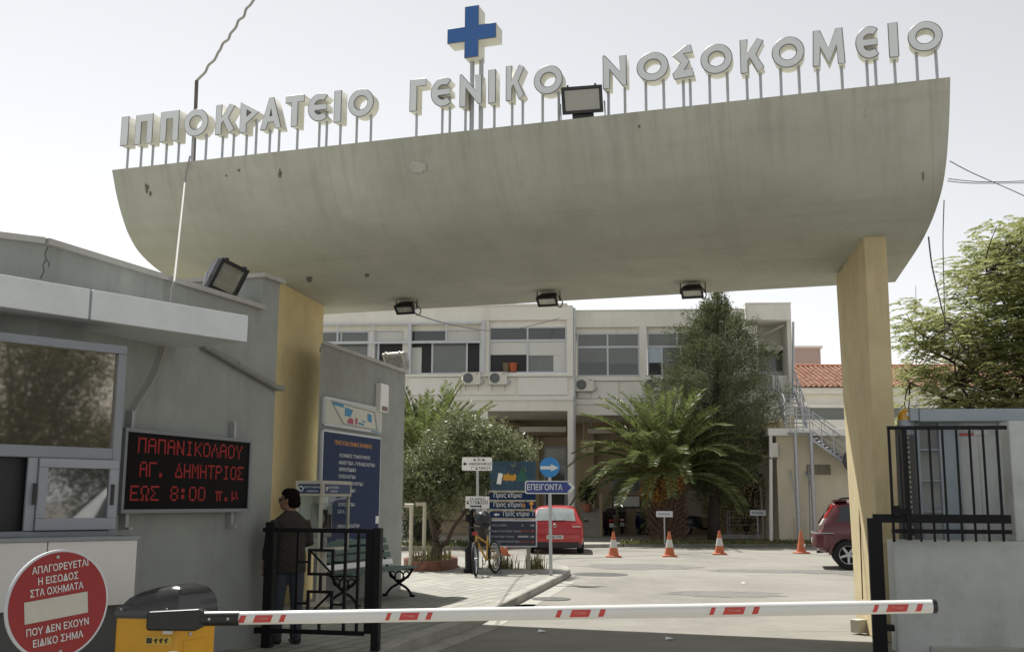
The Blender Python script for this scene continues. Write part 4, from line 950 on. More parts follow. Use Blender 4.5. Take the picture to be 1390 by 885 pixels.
    for g in groups:
        for i, (pa, pb_) in enumerate(g):
            x0_, x1_ = q(pa, 830, ya - .02).x, q(pb_ - 4, 830, ya - .02).x; sk = .018; mb = MB(); N = 8; vs = []
            for k in range(N + 1):
                a = R_(180 + 38 - 66 * k / N + 0); s = 1.012
                dy, dz = r * .86 * math.cos(a) * s, -(r * 1.04) * math.sin(a) * s * -1
                f = k / N
                vs += [(x0_ + sk * f, ya + .02 + dy, zx(x0_) + dz), (x1_ + sk * f, ya + .02 + dy, zx(x1_) + dz)]
            mb.add(vs, [(2 * k, 2 * k + 1, 2 * k + 3, 2 * k + 2) for k in range(N)]); st = mb.build('red_stripe', M['stripe'], pole)
            if i == 1:
                mb = MB(); xm_ = (x0_ + x1_ + sk) / 2; text_c(mb, 'TCAME', xm_, zx(xm_) - .002, .017, ya + .02 - r * .86 * 1.012 - .002, Matrix.Identity(4), x1_ - x0_ - .05, 1.25); mb.build('lettering', mat('pale stripe lettering', (.62, .25, .22), .5), st)
    # stickers on the cabinet
    mb = MB(); a, b = q(197, 863, .0), q(233, 875, .0); f0 = .012
    mb.bb(a.x, b.x, -.004, f0, b.z, a.z); lb_ = mb.build('warning_label', mat('yellow label', (.62, .40, .05), .4), t)
    mb = MB(); hgt = a.z - b.z
    mb.bb(a.x + .012, a.x + .05, -.0055, -.0045, b.z + .01, a.z - .01)
    for k in range(3):
        x = a.x + .075 + k * .035
        mb.tube([(x, -.0055, b.z + .012), (x + .004, -.0055, b.z + .035), (x, -.0055, a.z - .02)], .006, 4); mb.tube([(x - .012, -.0055, b.z + .03), (x + .012, -.0055, b.z + .042)], .004, 4)
    mb.build('pictograms', mat('black print', (.03, .03, .02), .5), lb_)
    mb = MB(); a, b = q(221, 855.5, 0), q(234, 860, 0); mb.bb(a.x, b.x, -.004, f0, b.z, a.z); mb.build('paper_label', M['white'], t)
    mb = MB(); a, b = q(230, 883, 0), q(240, 889, 0); mb.bb(a.x, b.x, -.004, f0, b.z, a.z); mb.build('paper_label', M['white'], t)
    dx, dy = xc + .05 - xb, D
    Fs = Matrix.Translation((xb, 0, 0)) @ Matrix.Rotation(math.atan2(dy, dx), 4, 'Z')
    mb = MB(); mb.lathe([(0, 0), (.014, 0), (.014, .006), (0, .006)], 12, Fs @ Matrix.Translation((.12, -.001, zt - .16)) @ Matrix.Rotation(R_(90), 4, 'X')); mb.build('lock', M['steel'], t)
    mb = MB(); mb.bb(.06, .26, -.004, .004, .45, zt - .20, Fs); mb.build('side_plate', M['yellow'], t)
barrier()

# ------------------------------------------------------------------ round no entry sign close to the camera
def no_entry():
    c = at(80, 820, 5.9); t = thing('no_entry_sign', 'round red no entry sign with Greek lettering at the lower left', 'road sign', mtx=Matrix.Translation(c) @ frame((0, 0, 0), 39) @ Matrix.Rotation(R_(-6), 4, 'Y'))
    r = .286
    I = Matrix.Identity(4)
    mb = MB(); mb.disc((0, .002, 0), r, .02, I, 64); mb.build('rim', M['alu_w'], t)
    mb = MB(); mb.disc((0, -.001, 0), r - .012, .004, I, 64); mb.build('disc', M['red_sign'], t)
    mb = MB(); mb.bb(-.19, .162, -.004, -.0015, -.07, .042); mb.build('white_bar', mat('dirty white bar', (.50, .48, .42), .5, var=.1, scale=4, stain=(.35, .33, .28), sscale=3, samt=.4), t)
    for tx, x, z, wd in (('ΑΠΑΓΟΡΕΥΕΤΑΙ', .015, .215, .35), ('Η ΕΙΣΟΔΟΣ', .0, .150, .25), ('ΣΤΑ ΟΧΗΜΑΤΑ', -.01, .088, .33), ('ΠΟΥ ΔΕΝ ΕΧΟΥΝ', -.01, -.125, .385), ('ΕΙΔΙΚΟ ΣΗΜΑ', -.01, -.192, .31)):
        x, z, wd = x * .92, z * .92, wd * .90; mb = MB(); put_text(mb, tx, x - wd / 2, x + wd / 2, z - .0195, z + .0195, -.004, I); mb.build('lettering', M['text_w'], t)
    for z in (.25, -.245): mb = MB(); mb.lathe([(0, 0), (.010, 0), (.008, .006), (0, .006)], 10, Matrix.Translation((0, -.001, z)) @ Matrix.Rotation(R_(90), 4, 'X')); mb.build('bolt', M['steel'], t)
    mb = MB(); mb.tube([(0, .06, -c.z), (0, .06, .27)], .03, 12); p = mb.build('post', M['steel'], t, smooth=True); p.matrix_basis = Matrix.Rotation(R_(6), 4, 'Y')
    mb = MB(); mb.tube([(0, .03, -.2), (0, .03, .22)], .012, 6); mb.build('clamp', M['steel'], t)
no_entry()

# ------------------------------------------------------------------ the man at the gate
def man():
    q = gr(388, 873, KT); s = 1.0
    h_ = at(388, 665.5, q.y).z - KT; s = h_ / 1.75
    t = thing('person', 'man in dark brown shirt and jeans standing behind the black gate', 'person', mtx=Matrix.Translation(q) @ Matrix.Rotation(R_(24), 4, 'Z') @ Matrix.Scale(s, 4))
    # local: faces -x/+y away and to the left; x right, y = forward of the man after the turn
    FWD = R_(8)                                                    # body heading, anticlockwise from +y
    T = Matrix.Rotation(FWD, 4, 'Z')                                # y forward
    V = lambda *p: T @ Vector(p)
    TB, TH = T, T @ Matrix.Rotation(R_(52), 4, 'Z')
    def ell(cx, cy, cz, rx, ry, n=20): return [V(cx + rx * math.cos(2 * math.pi * k / n), cy + ry * math.sin(2 * math.pi * k / n), cz) for k in range(n)]
    def evalmod(mb, vox, it=4):
        o = mb.build('tmp', M['white'])
        m = o.modifiers.new('r', 'REMESH'); m.mode = 'VOXEL'; m.voxel_size = vox
        m2 = o.modifiers.new('s', 'SMOOTH'); m2.iterations = it; m2.factor = .5
        me = bpy.data.meshes.new_from_object(o.evaluated_get(bpy.context.evaluated_depsgraph_get())); bpy.data.objects.remove(o); return me
    def put(me, name, m, par):
        me.materials.clear(); me.materials.append(m); me.polygons.foreach_set('use_smooth', [True] * len(me.polygons))
        o = bpy.data.objects.new(name, me); COL.objects.link(o); o.parent = par; RM[o.name] = RM[t.name]; return o
    skin = mat('skin', (.22, .12, .08), .5)
    sL = [V(-.175, 0, 1.395), V(-.255, -.02, 1.15), V(-.27, .05, .93)]; sR = [V(.175, 0, 1.395), V(.255, .02, 1.15), V(.16, .27, 1.10)]
    b = MB()
    b.loft([ell(0, 0, .86, .15, .10), ell(0, 0, .98, .165, .115), ell(0, 0, 1.12, .15, .10), ell(0, .01, 1.28, .175, .115), ell(0, 0, 1.42, .17, .095), ell(0, 0, 1.47, .10, .07), ell(0, .01, 1.50, .058, .06), ell(0, .02, 1.56, .055, .058)])
    T = TH
    b.loft([ell(0, .03, 1.515, .035, .05), ell(0, .045, 1.54, .058, .075), ell(0, .04, 1.60, .072, .092), ell(0, .03, 1.66, .076, .098), ell(0, .022, 1.70, .072, .092), ell(0, .015, 1.735, .05, .066), ell(0, .015, 1.75, .02, .03)])
    b.loft([[V(x, y, z) for x, y, z in ((-.014, .125, 1.635), (.014, .125, 1.635), (.018, .128, 1.60), (-.018, .128, 1.60))], [V(x, y, z) for x, y, z in ((-.005, .14, 1.632), (.005, .14, 1.632), (.012, .158, 1.604), (-.012, .158, 1.604))]])
    b.tube([V(-.03, .122, 1.572), V(0, .134, 1.573), V(.03, .122, 1.572)], .009, 6)
    for sx in (-1, 1): b.tube([V(sx * .075, .03, 1.655), V(sx * .086, .018, 1.635), V(sx * .078, .03, 1.605)], .013, 6)
    T = TB
    for S, hd in ((sL, V(0, .01, -1).normalized()), (sR, (V(-.3, .5, .45)).normalized())):
        b.tube([S[0], S[0].lerp(S[1], .5), S[1]], [.06, .052, .042], 12); b.tube([S[1], S[1].lerp(S[2], .4), S[2]], [.043, .04, .027], 12)
        p = S[2]; side = hd.cross(V(1, 0, 0)).normalized() if abs(hd.dot(V(1, 0, 0))) < .9 else V(0, 1, 0)
        b.tube([p, p + hd * .05, p + hd * .095], [.026, .038, .036], 10)
        for k in range(4):
            r0 = p + hd * .085 + side * (-.03 + .02 * k); L = (.07, .082, .078, .06)[k]; cv = hd.cross(side) * .012
            b.tube([r0, r0 + hd * L * .5 + cv * .5, r0 + hd * L + cv * 2], [.0105, .010, .008], 6)
        r0 = p + hd * .03 - side * .03; b.tube([r0, r0 + hd * .03 - side * .02, r0 + hd * .065 - side * .024], [.013, .012, .009], 6)
    for sx, dy in ((-1, .06), (1, -.04)):
        b.tube([V(sx * .09, 0, .92), V(sx * .095, dy * .5, .70), V(sx * .10, dy * .6, .48), V(sx * .10, dy, .28), V(sx * .10, dy, .08)], [.088, .078, .056, .054, .04], 14)
        b.tube([V(sx * .10, dy - .06, .04), V(sx * .10, dy + .06, .04), V(sx * .105, dy + .17, .03)], [.04, .042, .03], 10)
    body = put(evalmod(b, .008, 3), 'body', skin, t)
    sh = MB()
    sh.loft([ell(0, 0, .80, .205, .155), ell(0, 0, .86, .205, .155), ell(0, 0, .98, .20, .15), ell(0, 0, 1.12, .19, .14), ell(0, .01, 1.28, .20, .14), ell(0, 0, 1.41, .195, .115), ell(0, 0, 1.465, .13, .085), ell(0, .01, 1.515, .07, .07)])
    for S in (sL, sR):
        e = S[1].lerp(S[2], .92)
        sh.tube([S[0] + V(0, 0, .0), S[0].lerp(S[1], .5), S[1], S[1].lerp(S[2], .5), e], [.068, .068, .062, .057, .048], 14)
    me = evalmod(sh, .012, 5)
    for v in me.vertices: v.co += v.co.normalized() * 0 + Vector((math.sin(v.co.z * 41 + v.co.x * 23), math.cos(v.co.z * 37), 0)) * .003
    pm = bpy.data.materials.new('brown checked shirt'); pm.use_nodes = True; tt = pm.node_tree; tc = nn(tt, 'ShaderNodeTexCoord'); ck = nn(tt, 'ShaderNodeTexChecker'); ck.inputs['Scale'].default_value = 28
    ck.inputs['Color1'].default_value = (.040, .032, .024, 1); ck.inputs['Color2'].default_value = (.030, .025, .02, 1); tt.links.new(tc.outputs['Object'], ck.inputs[0]); tt.links.new(ck.outputs[0], tt.nodes['Principled BSDF'].inputs[0]); tt.nodes['Principled BSDF'].inputs['Roughness'].default_value = .9
    put(me, 'shirt', pm, body)
    tr = MB(); tr.loft([ell(0, 0, .80, .165, .125), ell(0, 0, .98, .175, .125)])
    for sx, dy in ((-1, .06), (1, -.04)): tr.tube([V(sx * .085, 0, .93), V(sx * .095, dy * .5, .70), V(sx * .10, dy * .6, .48), V(sx * .10, dy, .28), V(sx * .10, dy + .01, .05)], [.105, .093, .075, .07, .068], 14)
    put(evalmod(tr, .012, 4), 'jeans', mat('blue jeans', (.05, .06, .075), .9, var=.15, scale=12), body)
    so_ = MB()
    for sx, dy in ((-1, .06), (1, -.04)): so_.tube([V(sx * .10, dy - .08, .045), V(sx * .10, dy + .05, .05), V(sx * .105, dy + .15, .035), V(sx * .105, dy + .19, .03)], [.046, .052, .042, .025], 12)
    me = evalmod(so_, .010, 3)
    for v in me.vertices: v.co.z = max(v.co.z, .002)
    put(me, 'shoes', M['black_pl'], body)
    T = TH; ha = MB(); ha.loft([ell(0, -.035, 1.55, .062, .055), ell(0, -.03, 1.60, .084, .085), ell(0, .0, 1.665, .09, .103), ell(0, .012, 1.715, .085, .106), ell(0, .012, 1.76, .06, .08), ell(0, .012, 1.775, .03, .04)])
    me = evalmod(ha, .007, 2)
    TI = T.inverted()
    for v in me.vertices:
        l = TI @ v.co; n = math.sin(l.x * 160) * math.cos(l.y * 140 + l.z * 90)
        v.co += (v.co - V(0, 0, 1.65)).normalized() * .005 * n
        if l.y > .075 and l.z < 1.70: v.co = T @ Vector((l.x, .075 - (l.y - .075) * .5, l.z))
    put(me, 'hair', mat('dark hair', (.009, .008, .007), .95, spec=.05, bump=1.0, bscale=60), body)
    gl = MB()
    for sx in (-1, 1):
        gl.lathe([(0, 0), (.026, 0), (.026, .005), (0, .006)], 14, T @ Matrix.Translation((sx * .034, .126, 1.645)) @ Matrix.Rotation(R_(-90), 4, 'X') @ Matrix.Scale(.8, 4, (0, 1, 0)))
        gl.tube([V(sx * .055, .125, 1.65), V(sx * .082, .09, 1.652), V(sx * .084, .015, 1.648)], .0045, 6)
    put(gl.build('tmp', M['black_pl']).data, 'sunglasses', M['black_pl'], body)
    bpy.data.objects.remove(bpy.data.objects['tmp'])
man()
I4 = Matrix.Identity(4); M['text_dim'] = mat('dim white lettering', (.34, .36, .36), .5)
def fpix(Y, px, py, az=90):                                         # frame on the ground under a pixel at distance Y
    c = at(px, py, Y); c.z = KT; return frame(c, az)
def arrow(mb, x0, x1, z, h, y, fr=I4, left=False, head=.35):
    L = x1 - x0; hw = min(L * head, h * 1.2); s = h * .22
    p = [(x0, z - s), (x1 - hw, z - s), (x1 - hw, z - h / 2), (x1, z), (x1 - hw, z + h / 2), (x1 - hw, z + s), (x0, z + s)]
    if left: p = [(x0 + x1 - a, b) for a, b in p][::-1]
    mb.polyxz(p, y, y + .001, fr)
# ------------------------------------------------------------------ round arrow sign with ΕΠΕΙΓΟΝΤΑ
def emergency():
    Y = gr(748.5, 781, KT).y; F = fpix(Y, 748, 781, 90); FI = F.inverted(); o = F.translation
    q = lambda px, py: FI @ onpl(px, py, o, 90)
    t = thing('road_sign', 'round blue arrow sign over the blue ΕΠΕΙΓΟΝΤΑ pointer on one steel pole', 'road sign', mtx=F)
    top = q(746, 648)
    mb = MB(); mb.tube([(0, .04, -.02), (top.x, .04, q(746, 624).z)], .035, 10); mb.build('pole', M['steel'], t, smooth=True)
    c = q(746, 634); r = (q(759.8, 634).x - q(732.6, 634).x) / 2
    mb = MB(); mb.disc((c.x, 0, c.z), r, .012, I4, 40); mb.build('disc', M['blue_sign'], t)
    mb = MB(); arrow(mb, c.x - r * .92, c.x + r * .90, c.z - .01, r * .72, -.004, head=.42); mb.build('arrow', M['text_w'], t)
    a, b, tip = q(712.5, 670), q(772, 652.5), q(780, 661)
    w0 = mat('sign white edge', (.60, .62, .62), .4)
    def plate(ins, y):
        x0, x1, z0, z1 = a.x + ins, b.x - ins * .4, a.z + ins, b.z - ins
        return [(x0 + .03, z0), (x1, z0), (tip.x - ins * 1.3, (z0 + z1) / 2), (x1, z1), (x0 + .03, z1), (x0, z1 - .03), (x0, z0 + .03)]
    mb = MB(); mb.polyxz(plate(0, 0), .002, .012); p = mb.build('pointer_plate', w0, t)
    mb = MB(); mb.polyxz(plate(.022, 0), -.001, .0015); mb.build('pointer_face', M['navy2'], p)
    mb = MB(); h = b.z - a.z; put_text(mb, 'ΕΠΕΙΓΟΝΤΑ', q(715.5, 661).x, q(763.5, 661).x, a.z + h * .28, b.z - h * .24, -.004, I4)
    zc = (a.z + b.z) / 2; x = q(770, 661).x; dx = .09
    mb.polyxz([(x, zc - h * .34), (x + .07, zc - h * .34), (x + .07 + dx, zc), (x + .07, zc + h * .34), (x, zc + h * .34), (x + dx, zc)], -.004, -.003); mb.build('lettering', M['text_w'], p)
emergency()
# ------------------------------------------------------------------ small white signs on a pole
def cafe_sign():
    Y = gr(648.5, 776, KT).y; F = fpix(Y, 648.5, 776, 92); FI = F.inverted(); o = F.translation; q = lambda px, py: FI @ onpl(px, py, o, 92)
    t = thing('direction_sign', 'grey pole with two white Greek direction plates in front of the olive tree', 'direction sign', mtx=F)
    mb = MB(); mb.tube([(0, .04, -.02), (q(648, 625).x, .04, q(648, 622).z)], .03, 10); mb.build('pole', M['steel'], t, smooth=True)
    a, b = q(627, 638.5), q(668, 620.5); w_, h_ = b.x - a.x, b.z - a.z; c = ((a.x + b.x) / 2, (a.z + b.z) / 2)
    mb = MB(); mb.polyxz([(p[0] + c[0], p[1] + c[1]) for p in rrect(w_, h_, .03)], 0, .01); p = mb.build('upper_plate', M['white'], t)
    mb = MB(); text_c(mb, 'Κ.Ε.Κ.', c[0] + .06, c[1] + h_ * .32, .055, -.003, I4, wide=1.5); text_c(mb, 'ΗΜΙΟΡΟΦΟΣ', c[0] + .07, c[1] + .0, .062, -.003, I4, w_ * .76); text_c(mb, "Γ' ΚΤΙΡΙΟΥ", c[0] + .09, c[1] - h_ * .32, .058, -.003, I4, w_ * .65, 1.4)
    arrow(mb, c[0] - w_ * .47, c[0] - w_ * .34, c[1], .09, -.003, left=True, head=.5); mb.build('lettering', M['text_k'], p)
    a, b = q(631.8, 689.8), q(664, 673.5); w_, h_ = b.x - a.x, b.z - a.z; c = ((a.x + b.x) / 2, (a.z + b.z) / 2)
    mb = MB(); mb.bb(a.x, b.x, 0, .01, a.z, b.z); p = mb.build('lower_plate', M['white'], t)
    mb = MB(); text_c(mb, '24 ΩΡΕΣ', c[0], c[1] + h_ * .30, .05, -.003, I4, wide=1.3); text_c(mb, 'ΚΥΛΙΚΕΙΟ', c[0], c[1] + h_ * .03, .075, -.003, I4, w_ * .9, 1.5); arrow(mb, c[0] - w_ * .3, c[0] + w_ * .2, c[1] - h_ * .32, .07, -.003, head=.15)
    mb.bb(c[0] - w_ * .45, c[0] + w_ * .45, -.003, -.002, c[1] - h_ * .17, c[1] - h_ * .155); mb.build('lettering', M['text_k'], p)
cafe_sign()
# ------------------------------------------------------------------ navy direction board
def board():
    Y = gr(716, 773, KT).y; F = fpix(Y, 697, 773, 91); FI = F.inverted(); o = F.translation; q = lambda px, py, y=0.0: FI @ onpl(px, py, o + Vector((0, y, 0)), 91)
    t = thing('direction_board', 'tall navy hospital direction board with several panels behind the bicycle', 'direction board', mtx=F)
    for px in (676, 717.5): mb = MB(); x = q(px, 760).x; mb.bb(x - .045, x + .045, .05, .13, -.03, q(700, 650).z); mb.build('post', mat('beige board post', (.36, .34, .28), .6, var=.1) if px == 676 else bpy.data.materials['beige board post'], t, bevel=.006)
    x0, x1 = q(664.5, 700).x, q(727, 700).x; W = x1 - x0; cx_ = (x0 + x1) / 2
    xt, xb_ = q(664.5, 700).x, q(729, 700).x
    edge = mat('worn pale edge', (.40, .38, .30), .6, var=.3, scale=6)
    def panel(y0, y1, nm, m=M['navy']):
        z1, z0 = q(697, y0).z, q(697, y1).z; mb = MB(); mb.bb(x0, x1, 0, .05, z0, z1); o_ = mb.build(nm, m, t, bevel=.004)
        mb = MB(); mb.bb(x0, x1, -.004, -.001, z0 - .005, z0 + .028); mb.build('worn_edge', edge, o_); return o_, z0, z1
    tp, z0, z1 = panel(626, 667.5, 'picture_panel', mat('blue green picture', (.012, .05, .09), .4, var=.5, scale=3))
    h = z1 - z0
    mb = MB(); X = q(690, 648).x; Z = q(690, 648).z
    for k in range(7): a = k / 7 * 6.28; mb.polyxz([(X + .02 * math.cos(a + 1.2) , Z + .02 * math.sin(a + 1.2)), (X + (.25 if k % 2 else .17) * math.cos(a) + .02, Z + .12 * math.sin(a)), (X + .06 * math.cos(a - .6) + .02, Z + .05 * math.sin(a - .6))][::-1], -.004 - .0005 * k, -.0035 - .0005 * k)
    mb.polyxz([(X - .12, Z - .06), (X + .16, Z - .06), (X + .18, Z + .06), (X - .1, Z + .07)], -.010, -.009)
    mb.build('orange_figure', mat('orange picture paint', (.55, .27, .02), .5), tp)
    mb = MB(); X = q(709, 640).x; Z = q(709, 653).z; mb.polyxz([(X - .14, Z), (X + .14, Z), (X, Z + .34)], -.003, -.002); mb.build('green_tree_print', mat('green print', (.015, .10, .07), .5), tp)
    mb = MB(); a, b = q(675.5, 656), q(681, 643); T = Matrix.Translation(((a.x + b.x) / 2, 0, (a.z + b.z) / 2)) @ Matrix.Rotation(R_(10), 4, 'Y'); mb.bb(-.05, .05, -.012, -.011, -.12, .12, T); mb.build('paper_note', M['white'], tp)
    for (y0, y1, tx, xt_, ar_) in ((669, 680, 'Προς κτιριο', 670, None), (682, 692.5, 'Προς κτιριο', 670, 'up'), (694.5, 704.5, 'Προς κτιριο  Γ', 683, 'left')):
        p, z0, z1 = panel(y0, y1, 'arrow_panel'); zc = (z0 + z1) / 2 + .02
        mb = MB(); xs = q(xt_, 690).x; put_text(mb, tx, xs, xs + (.62 if ar_ != 'left' else .70), zc - .055, zc + .075, -.005, I4)
        if ar_ == 'left': arrow(mb, q(670, 690).x, q(678, 690).x, zc, .08, -.005, left=True, head=.5)
        mb.build('lettering', M['text_w'], p)
        if ar_ == 'up':
            mb = MB(); text_c(mb, 'Β', q(711, 690).x, zc, .09, -.005, I4); X = q(721.3, 690).x; mb.polyxz([(X - .018, zc - .1), (X + .018, zc - .1), (X + .018, zc + .03), (X + .06, zc + .03), (X, zc + .11), (X - .06, zc + .03), (X - .018, zc + .03)], -.005, -.004); mb.build('lettering', M['text_o'], p)
    a, b = q(664, 741.8, -.04), q(729, 705.6, -.04)
    mb = MB(); cx2, cz2 = (a.x + b.x) / 2, (a.z + b.z) / 2; w2, h2 = b.x - a.x, b.z - a.z
    mb.bb(a.x, b.x, -.05, -.005, a.z, b.z); p = mb.build('lower_board', M['alu_w'], t)
    mb = MB(); mb.bb(a.x + .025, b.x - .025, -.056, -.051, a.z + .025, b.z - .025); mb.build('board_face', mat('deep navy face', (.008, .014, .035), .35), p)
    L = a.x + .045
    for tx, f, wd in (('ΠΡΟΣ ΚΤΙΡΙΑ', .80, .34), ('ΠΑΙΔΟΨΥΧΙΑΤΡΙΚΟ ΤΜΗΜΑ', .58, .66), ('ΨΥΧΙΑΤΡΙΚΟ ΤΜΗΜΑ', .38, .50), ('ΠΑΙΔΟΝΕΥΡΟΛΟΓΙΚΟ', .20, .62), ('ΚΕΝΤΡΟ', .11, .20)):
        z = a.z + h2 * f; mb = MB(); put_text(mb, tx, L, L + wd, z - .022, z + .022, -.0575, I4); mb.build('lettering', M['text_dim'], p)
    mb = MB()
    text_c(mb, 'Α', b.x - .32, a.z + h2 * .80, .05, -.0575, I4); arrow(mb, b.x - .15, b.x - .05, a.z + h2 * .80, .06, -.0575, head=.5); mb.bb(b.x - .42, b.x - .19, -.058, -.057, a.z + h2 * .35, a.z + h2 * .42); arrow(mb, b.x - .15, b.x - .05, a.z + h2 * .38, .06, -.0575, head=.5); mb.build('lettering', M['text_dim'], p)
    mb = MB()
    for f in (.59, .19): mb.bb(b.x - .40, b.x - .17, -.0578, -.0572, a.z + h2 * f - .008, a.z + h2 * f + .008); arrow(mb, b.x - .14, b.x - .05, a.z + h2 * f, .055, -.0578, head=.5)
    mb.build('red_arrows', mat('red arrow print', (.40, .05, .02), .5), p)
board()

# ------------------------------------------------------------------ bicycle
def bicycle():
    a, b = gr(645.5, 783, KT), gr(667, 779, KT); d = b - a; L = 1.05
    # front wheel nearest; the bicycle points towards the viewer and slightly left
    az = math.degrees(math.atan2(b.x - a.x, 1.0)) 
    hd = Vector((-.36, -.93, 0)).normalized(); ang = math.atan2(hd.y, hd.x)
    t = thing('bicycle', 'yellow and black bicycle parked on its stand beside the bin post', 'bicycle', mtx=Matrix.Translation((a.x - hd.x * .52, a.y - hd.y * .52 + .2, KT)) @ Matrix.Rotation(ang, 4, 'Z') @ Matrix.Rotation(R_(4), 4, 'X'))
    R = .335; fm = mat('yellow bicycle frame', (.42, .24, .03), .4); rim = mat('rim alloy', (.45, .46, .47), .35, .7)
    steer = Matrix.Translation((.52, 0, R)) @ Matrix.Rotation(R_(16), 4, 'Z')
    for nm, T in (('front', steer), ('rear', Matrix.Translation((-.52, 0, R)))):
        F = T @ Matrix.Rotation(R_(90), 4, 'X'); mb = MB(); mb.torus(R - .025, .026, F, 40, 8); w_ = mb.build('wheel', M['rubber'], t, smooth=True)
        mb = MB(); mb.torus(R - .055, .012, F, 40, 6)
        mb.build('rim', rim, w_, smooth=True)
        mb = MB()
        for k in range(18): a_ = 2 * math.pi * k / 18; mb.tube([F @ Vector((.02 * math.cos(a_ + 1), .02 * math.sin(a_ + 1), .02 * (-1) ** k)), F @ Vector(((R - .06) * math.cos(a_), (R - .06) * math.sin(a_), 0))], .0022, 4, False)
        mb.tube([F @ Vector((0, 0, -.05)), F @ Vector((0, 0, .05))], .022, 8); mb.build('spokes', rim, w_)
    bb_, st, hd_, rr, ss = (-.08, 0, .29), (-.20, 0, .72), (.36, 0, .82), (-.52, 0, R), (-.16, 0, .62)
    mb = MB(); mb.tube([bb_, (.40, 0, .70)], .022, 8); mb.tube([ss, (.37, 0, .78)], .019, 8); mb.tube([bb_, (-.21, 0, .78)], .018, 8)
    for s in (-1, 1): mb.tube([(bb_[0], s * .03, bb_[2]), (rr[0], s * .055, rr[2])], .011, 6); mb.tube([(ss[0], s * .015, ss[2]), (rr[0], s * .055, rr[2])], .010, 6)
    mb.tube([(.35, 0, .86), (.41, 0, .66)], .024, 8); mb.build('frame', fm, t, smooth=True)
    mb = MB()
    for s in (-1, 1): mb.tube([steer @ Vector((-.11, s * .05, .34)), steer @ Vector((-.05, s * .055, .18)), steer @ Vector((0, s * .055, 0))], .014, 6)
    mb.tube([(.41, -.06, .67), (.41, .06, .67)], .015, 6); mb.build('fork', M['black_pl'], t, smooth=True)
    mb = MB(); S = Matrix.Translation((.34, 0, .95)) @ Matrix.Rotation(R_(16), 4, 'Z'); mb.tube([(.35, 0, .85), (.34, 0, .95)], .014, 6); mb.tube([S @ Vector(p) for p in ((-.06, -.31, .04), (.0, -.2, .02), (.05, -.06, 0), (.05, .06, 0), (0, .2, .02), (-.06, .31, .04))], .012, 6); mb.build('handlebar', M['black_pl'], t, smooth=True)
    mb = MB(); mb.tube([S @ Vector((-.0, -.2, .0)), S @ Vector((.07, -.1, -.12)), (.45, 0, .62)], .005, 5); mb.build('brake_cable', M['black_pl'], t)
    mb = MB(); mb.loft([[Vector((x, y * w2, z)) for y, z in ((-1, .86), (1, .86), (.8, .89), (-.8, .89))] for x, w2 in ((-.36, .075), (-.28, .085), (-.18, .045), (-.08, .022))], True, True); mb.tube([(-.21, 0, .76), (-.22, 0, .87)], .014, 6); mb.build('saddle', M['black_pl'], t, bevel=.01)
    F = Matrix.Translation((-.08, -.06, .29)) @ Matrix.Rotation(R_(90), 4, 'X'); mb = MB(); mb.torus(.085, .008, F, 24, 5); mb.tube([(-.08, -.08, .29), (-.02, -.08, .13)], .010, 6); mb.tube([(-.08, .08, .29), (-.14, .08, .45)], .010, 6); mb.bb(-.06, .02, -.17, -.08, .12, .14); mb.bb(-.18, -.10, .08, .17, .44, .46); mb.build('crankset', M['black_pl'], t)
    mb = MB(); mb.tube([(-.50, .06, .30), (-.42, .16, -.01)], .010, 6); mb.build('kickstand', M['black_pl'], t)
    mb = MB(); mb.bb(.42, .47, -.05, .05, .80, .87); mb.build('reflector', M['red_sign'], t)
bicycle()
# black litter bin on a cast iron post
def bin_():
    q = gr(639, 777, KT); t = thing('litter_bin', 'black litter bin hung on a cast iron post left of the bicycle', 'litter bin', q)
    mb = MB(); mb.lathe([(0, 0), (.15, 0), (.16, .06), (.12, .10), (.125, .42), (.14, .46), (.10, .52), (.055, .56), (.05, 1.0), (.07, 1.03), (.05, 1.06), (.04, 1.25), (.06, 1.27), (.03, 1.32), (0, 1.33)], 14); mb.build('post', M['black'], t, smooth=True, ang=50)
    mb = MB(); mb.lathe([(0, .52), (.13, .54), (.16, .92), (.17, .94), (.15, .94), (.12, .60), (0, .60)], 16, Matrix.Translation((.20, -.02, 0))); mb.build('bin_bucket', M['black_pl'], t, smooth=True, ang=50)
    mb = MB(); mb.lathe([(0, 0), (.14, 0), (.20, .1), (.17, .24), (.06, .32), (0, .33)], 12, Matrix.Translation((.20, -.02, .95)) @ Matrix.Rotation(.3, 4, 'Y')); o = mb.build('black_bag', mat('black bin bag', (.012, .013, .02), .3, bump=1, bscale=14), t, smooth=True)
    mb = MB(); mb.bb(-.12, .16, -.015, .015, 1.05, 1.09); mb.bb(-.12, -.04, -.04, .04, 1.06, 1.2); mb.build('bin_arm', M['black'], t, bevel=.01)
bin_()
# white tubular hoop in the planter
q0, q1 = gr(557, 774, KT), gr(575, 772, KT); za = at(557, 684, q0.y).z
t = thing('tube_frame', 'cream tubular hoop frame standing in the planter by the olive tree', 'tube frame', q0)
for nm, pts in (('post', [(0, 0, 0), (0, 0, za - KT - .05)]), ('post', [(q1.x - q0.x, q1.y - q0.y, 0), (q1.x - q0.x, q1.y - q0.y, za - KT)]), ('top_tube', [(-.15, 0, za - KT - .03), (.04, 0, za - KT - .03)]), ('top_tube', [(q1.x - q0.x - .2, q1.y - q0.y, za - KT), (q1.x - q0.x + .03, q1.y - q0.y, za - KT)])):
    mb = MB(); mb.tube(pts, .042, 8); mb.build(nm, mat('cream tube', (.50, .46, .36), .6, var=.12, scale=6) if 'cream tube' not in bpy.data.materials else bpy.data.materials['cream tube'], t, smooth=True)
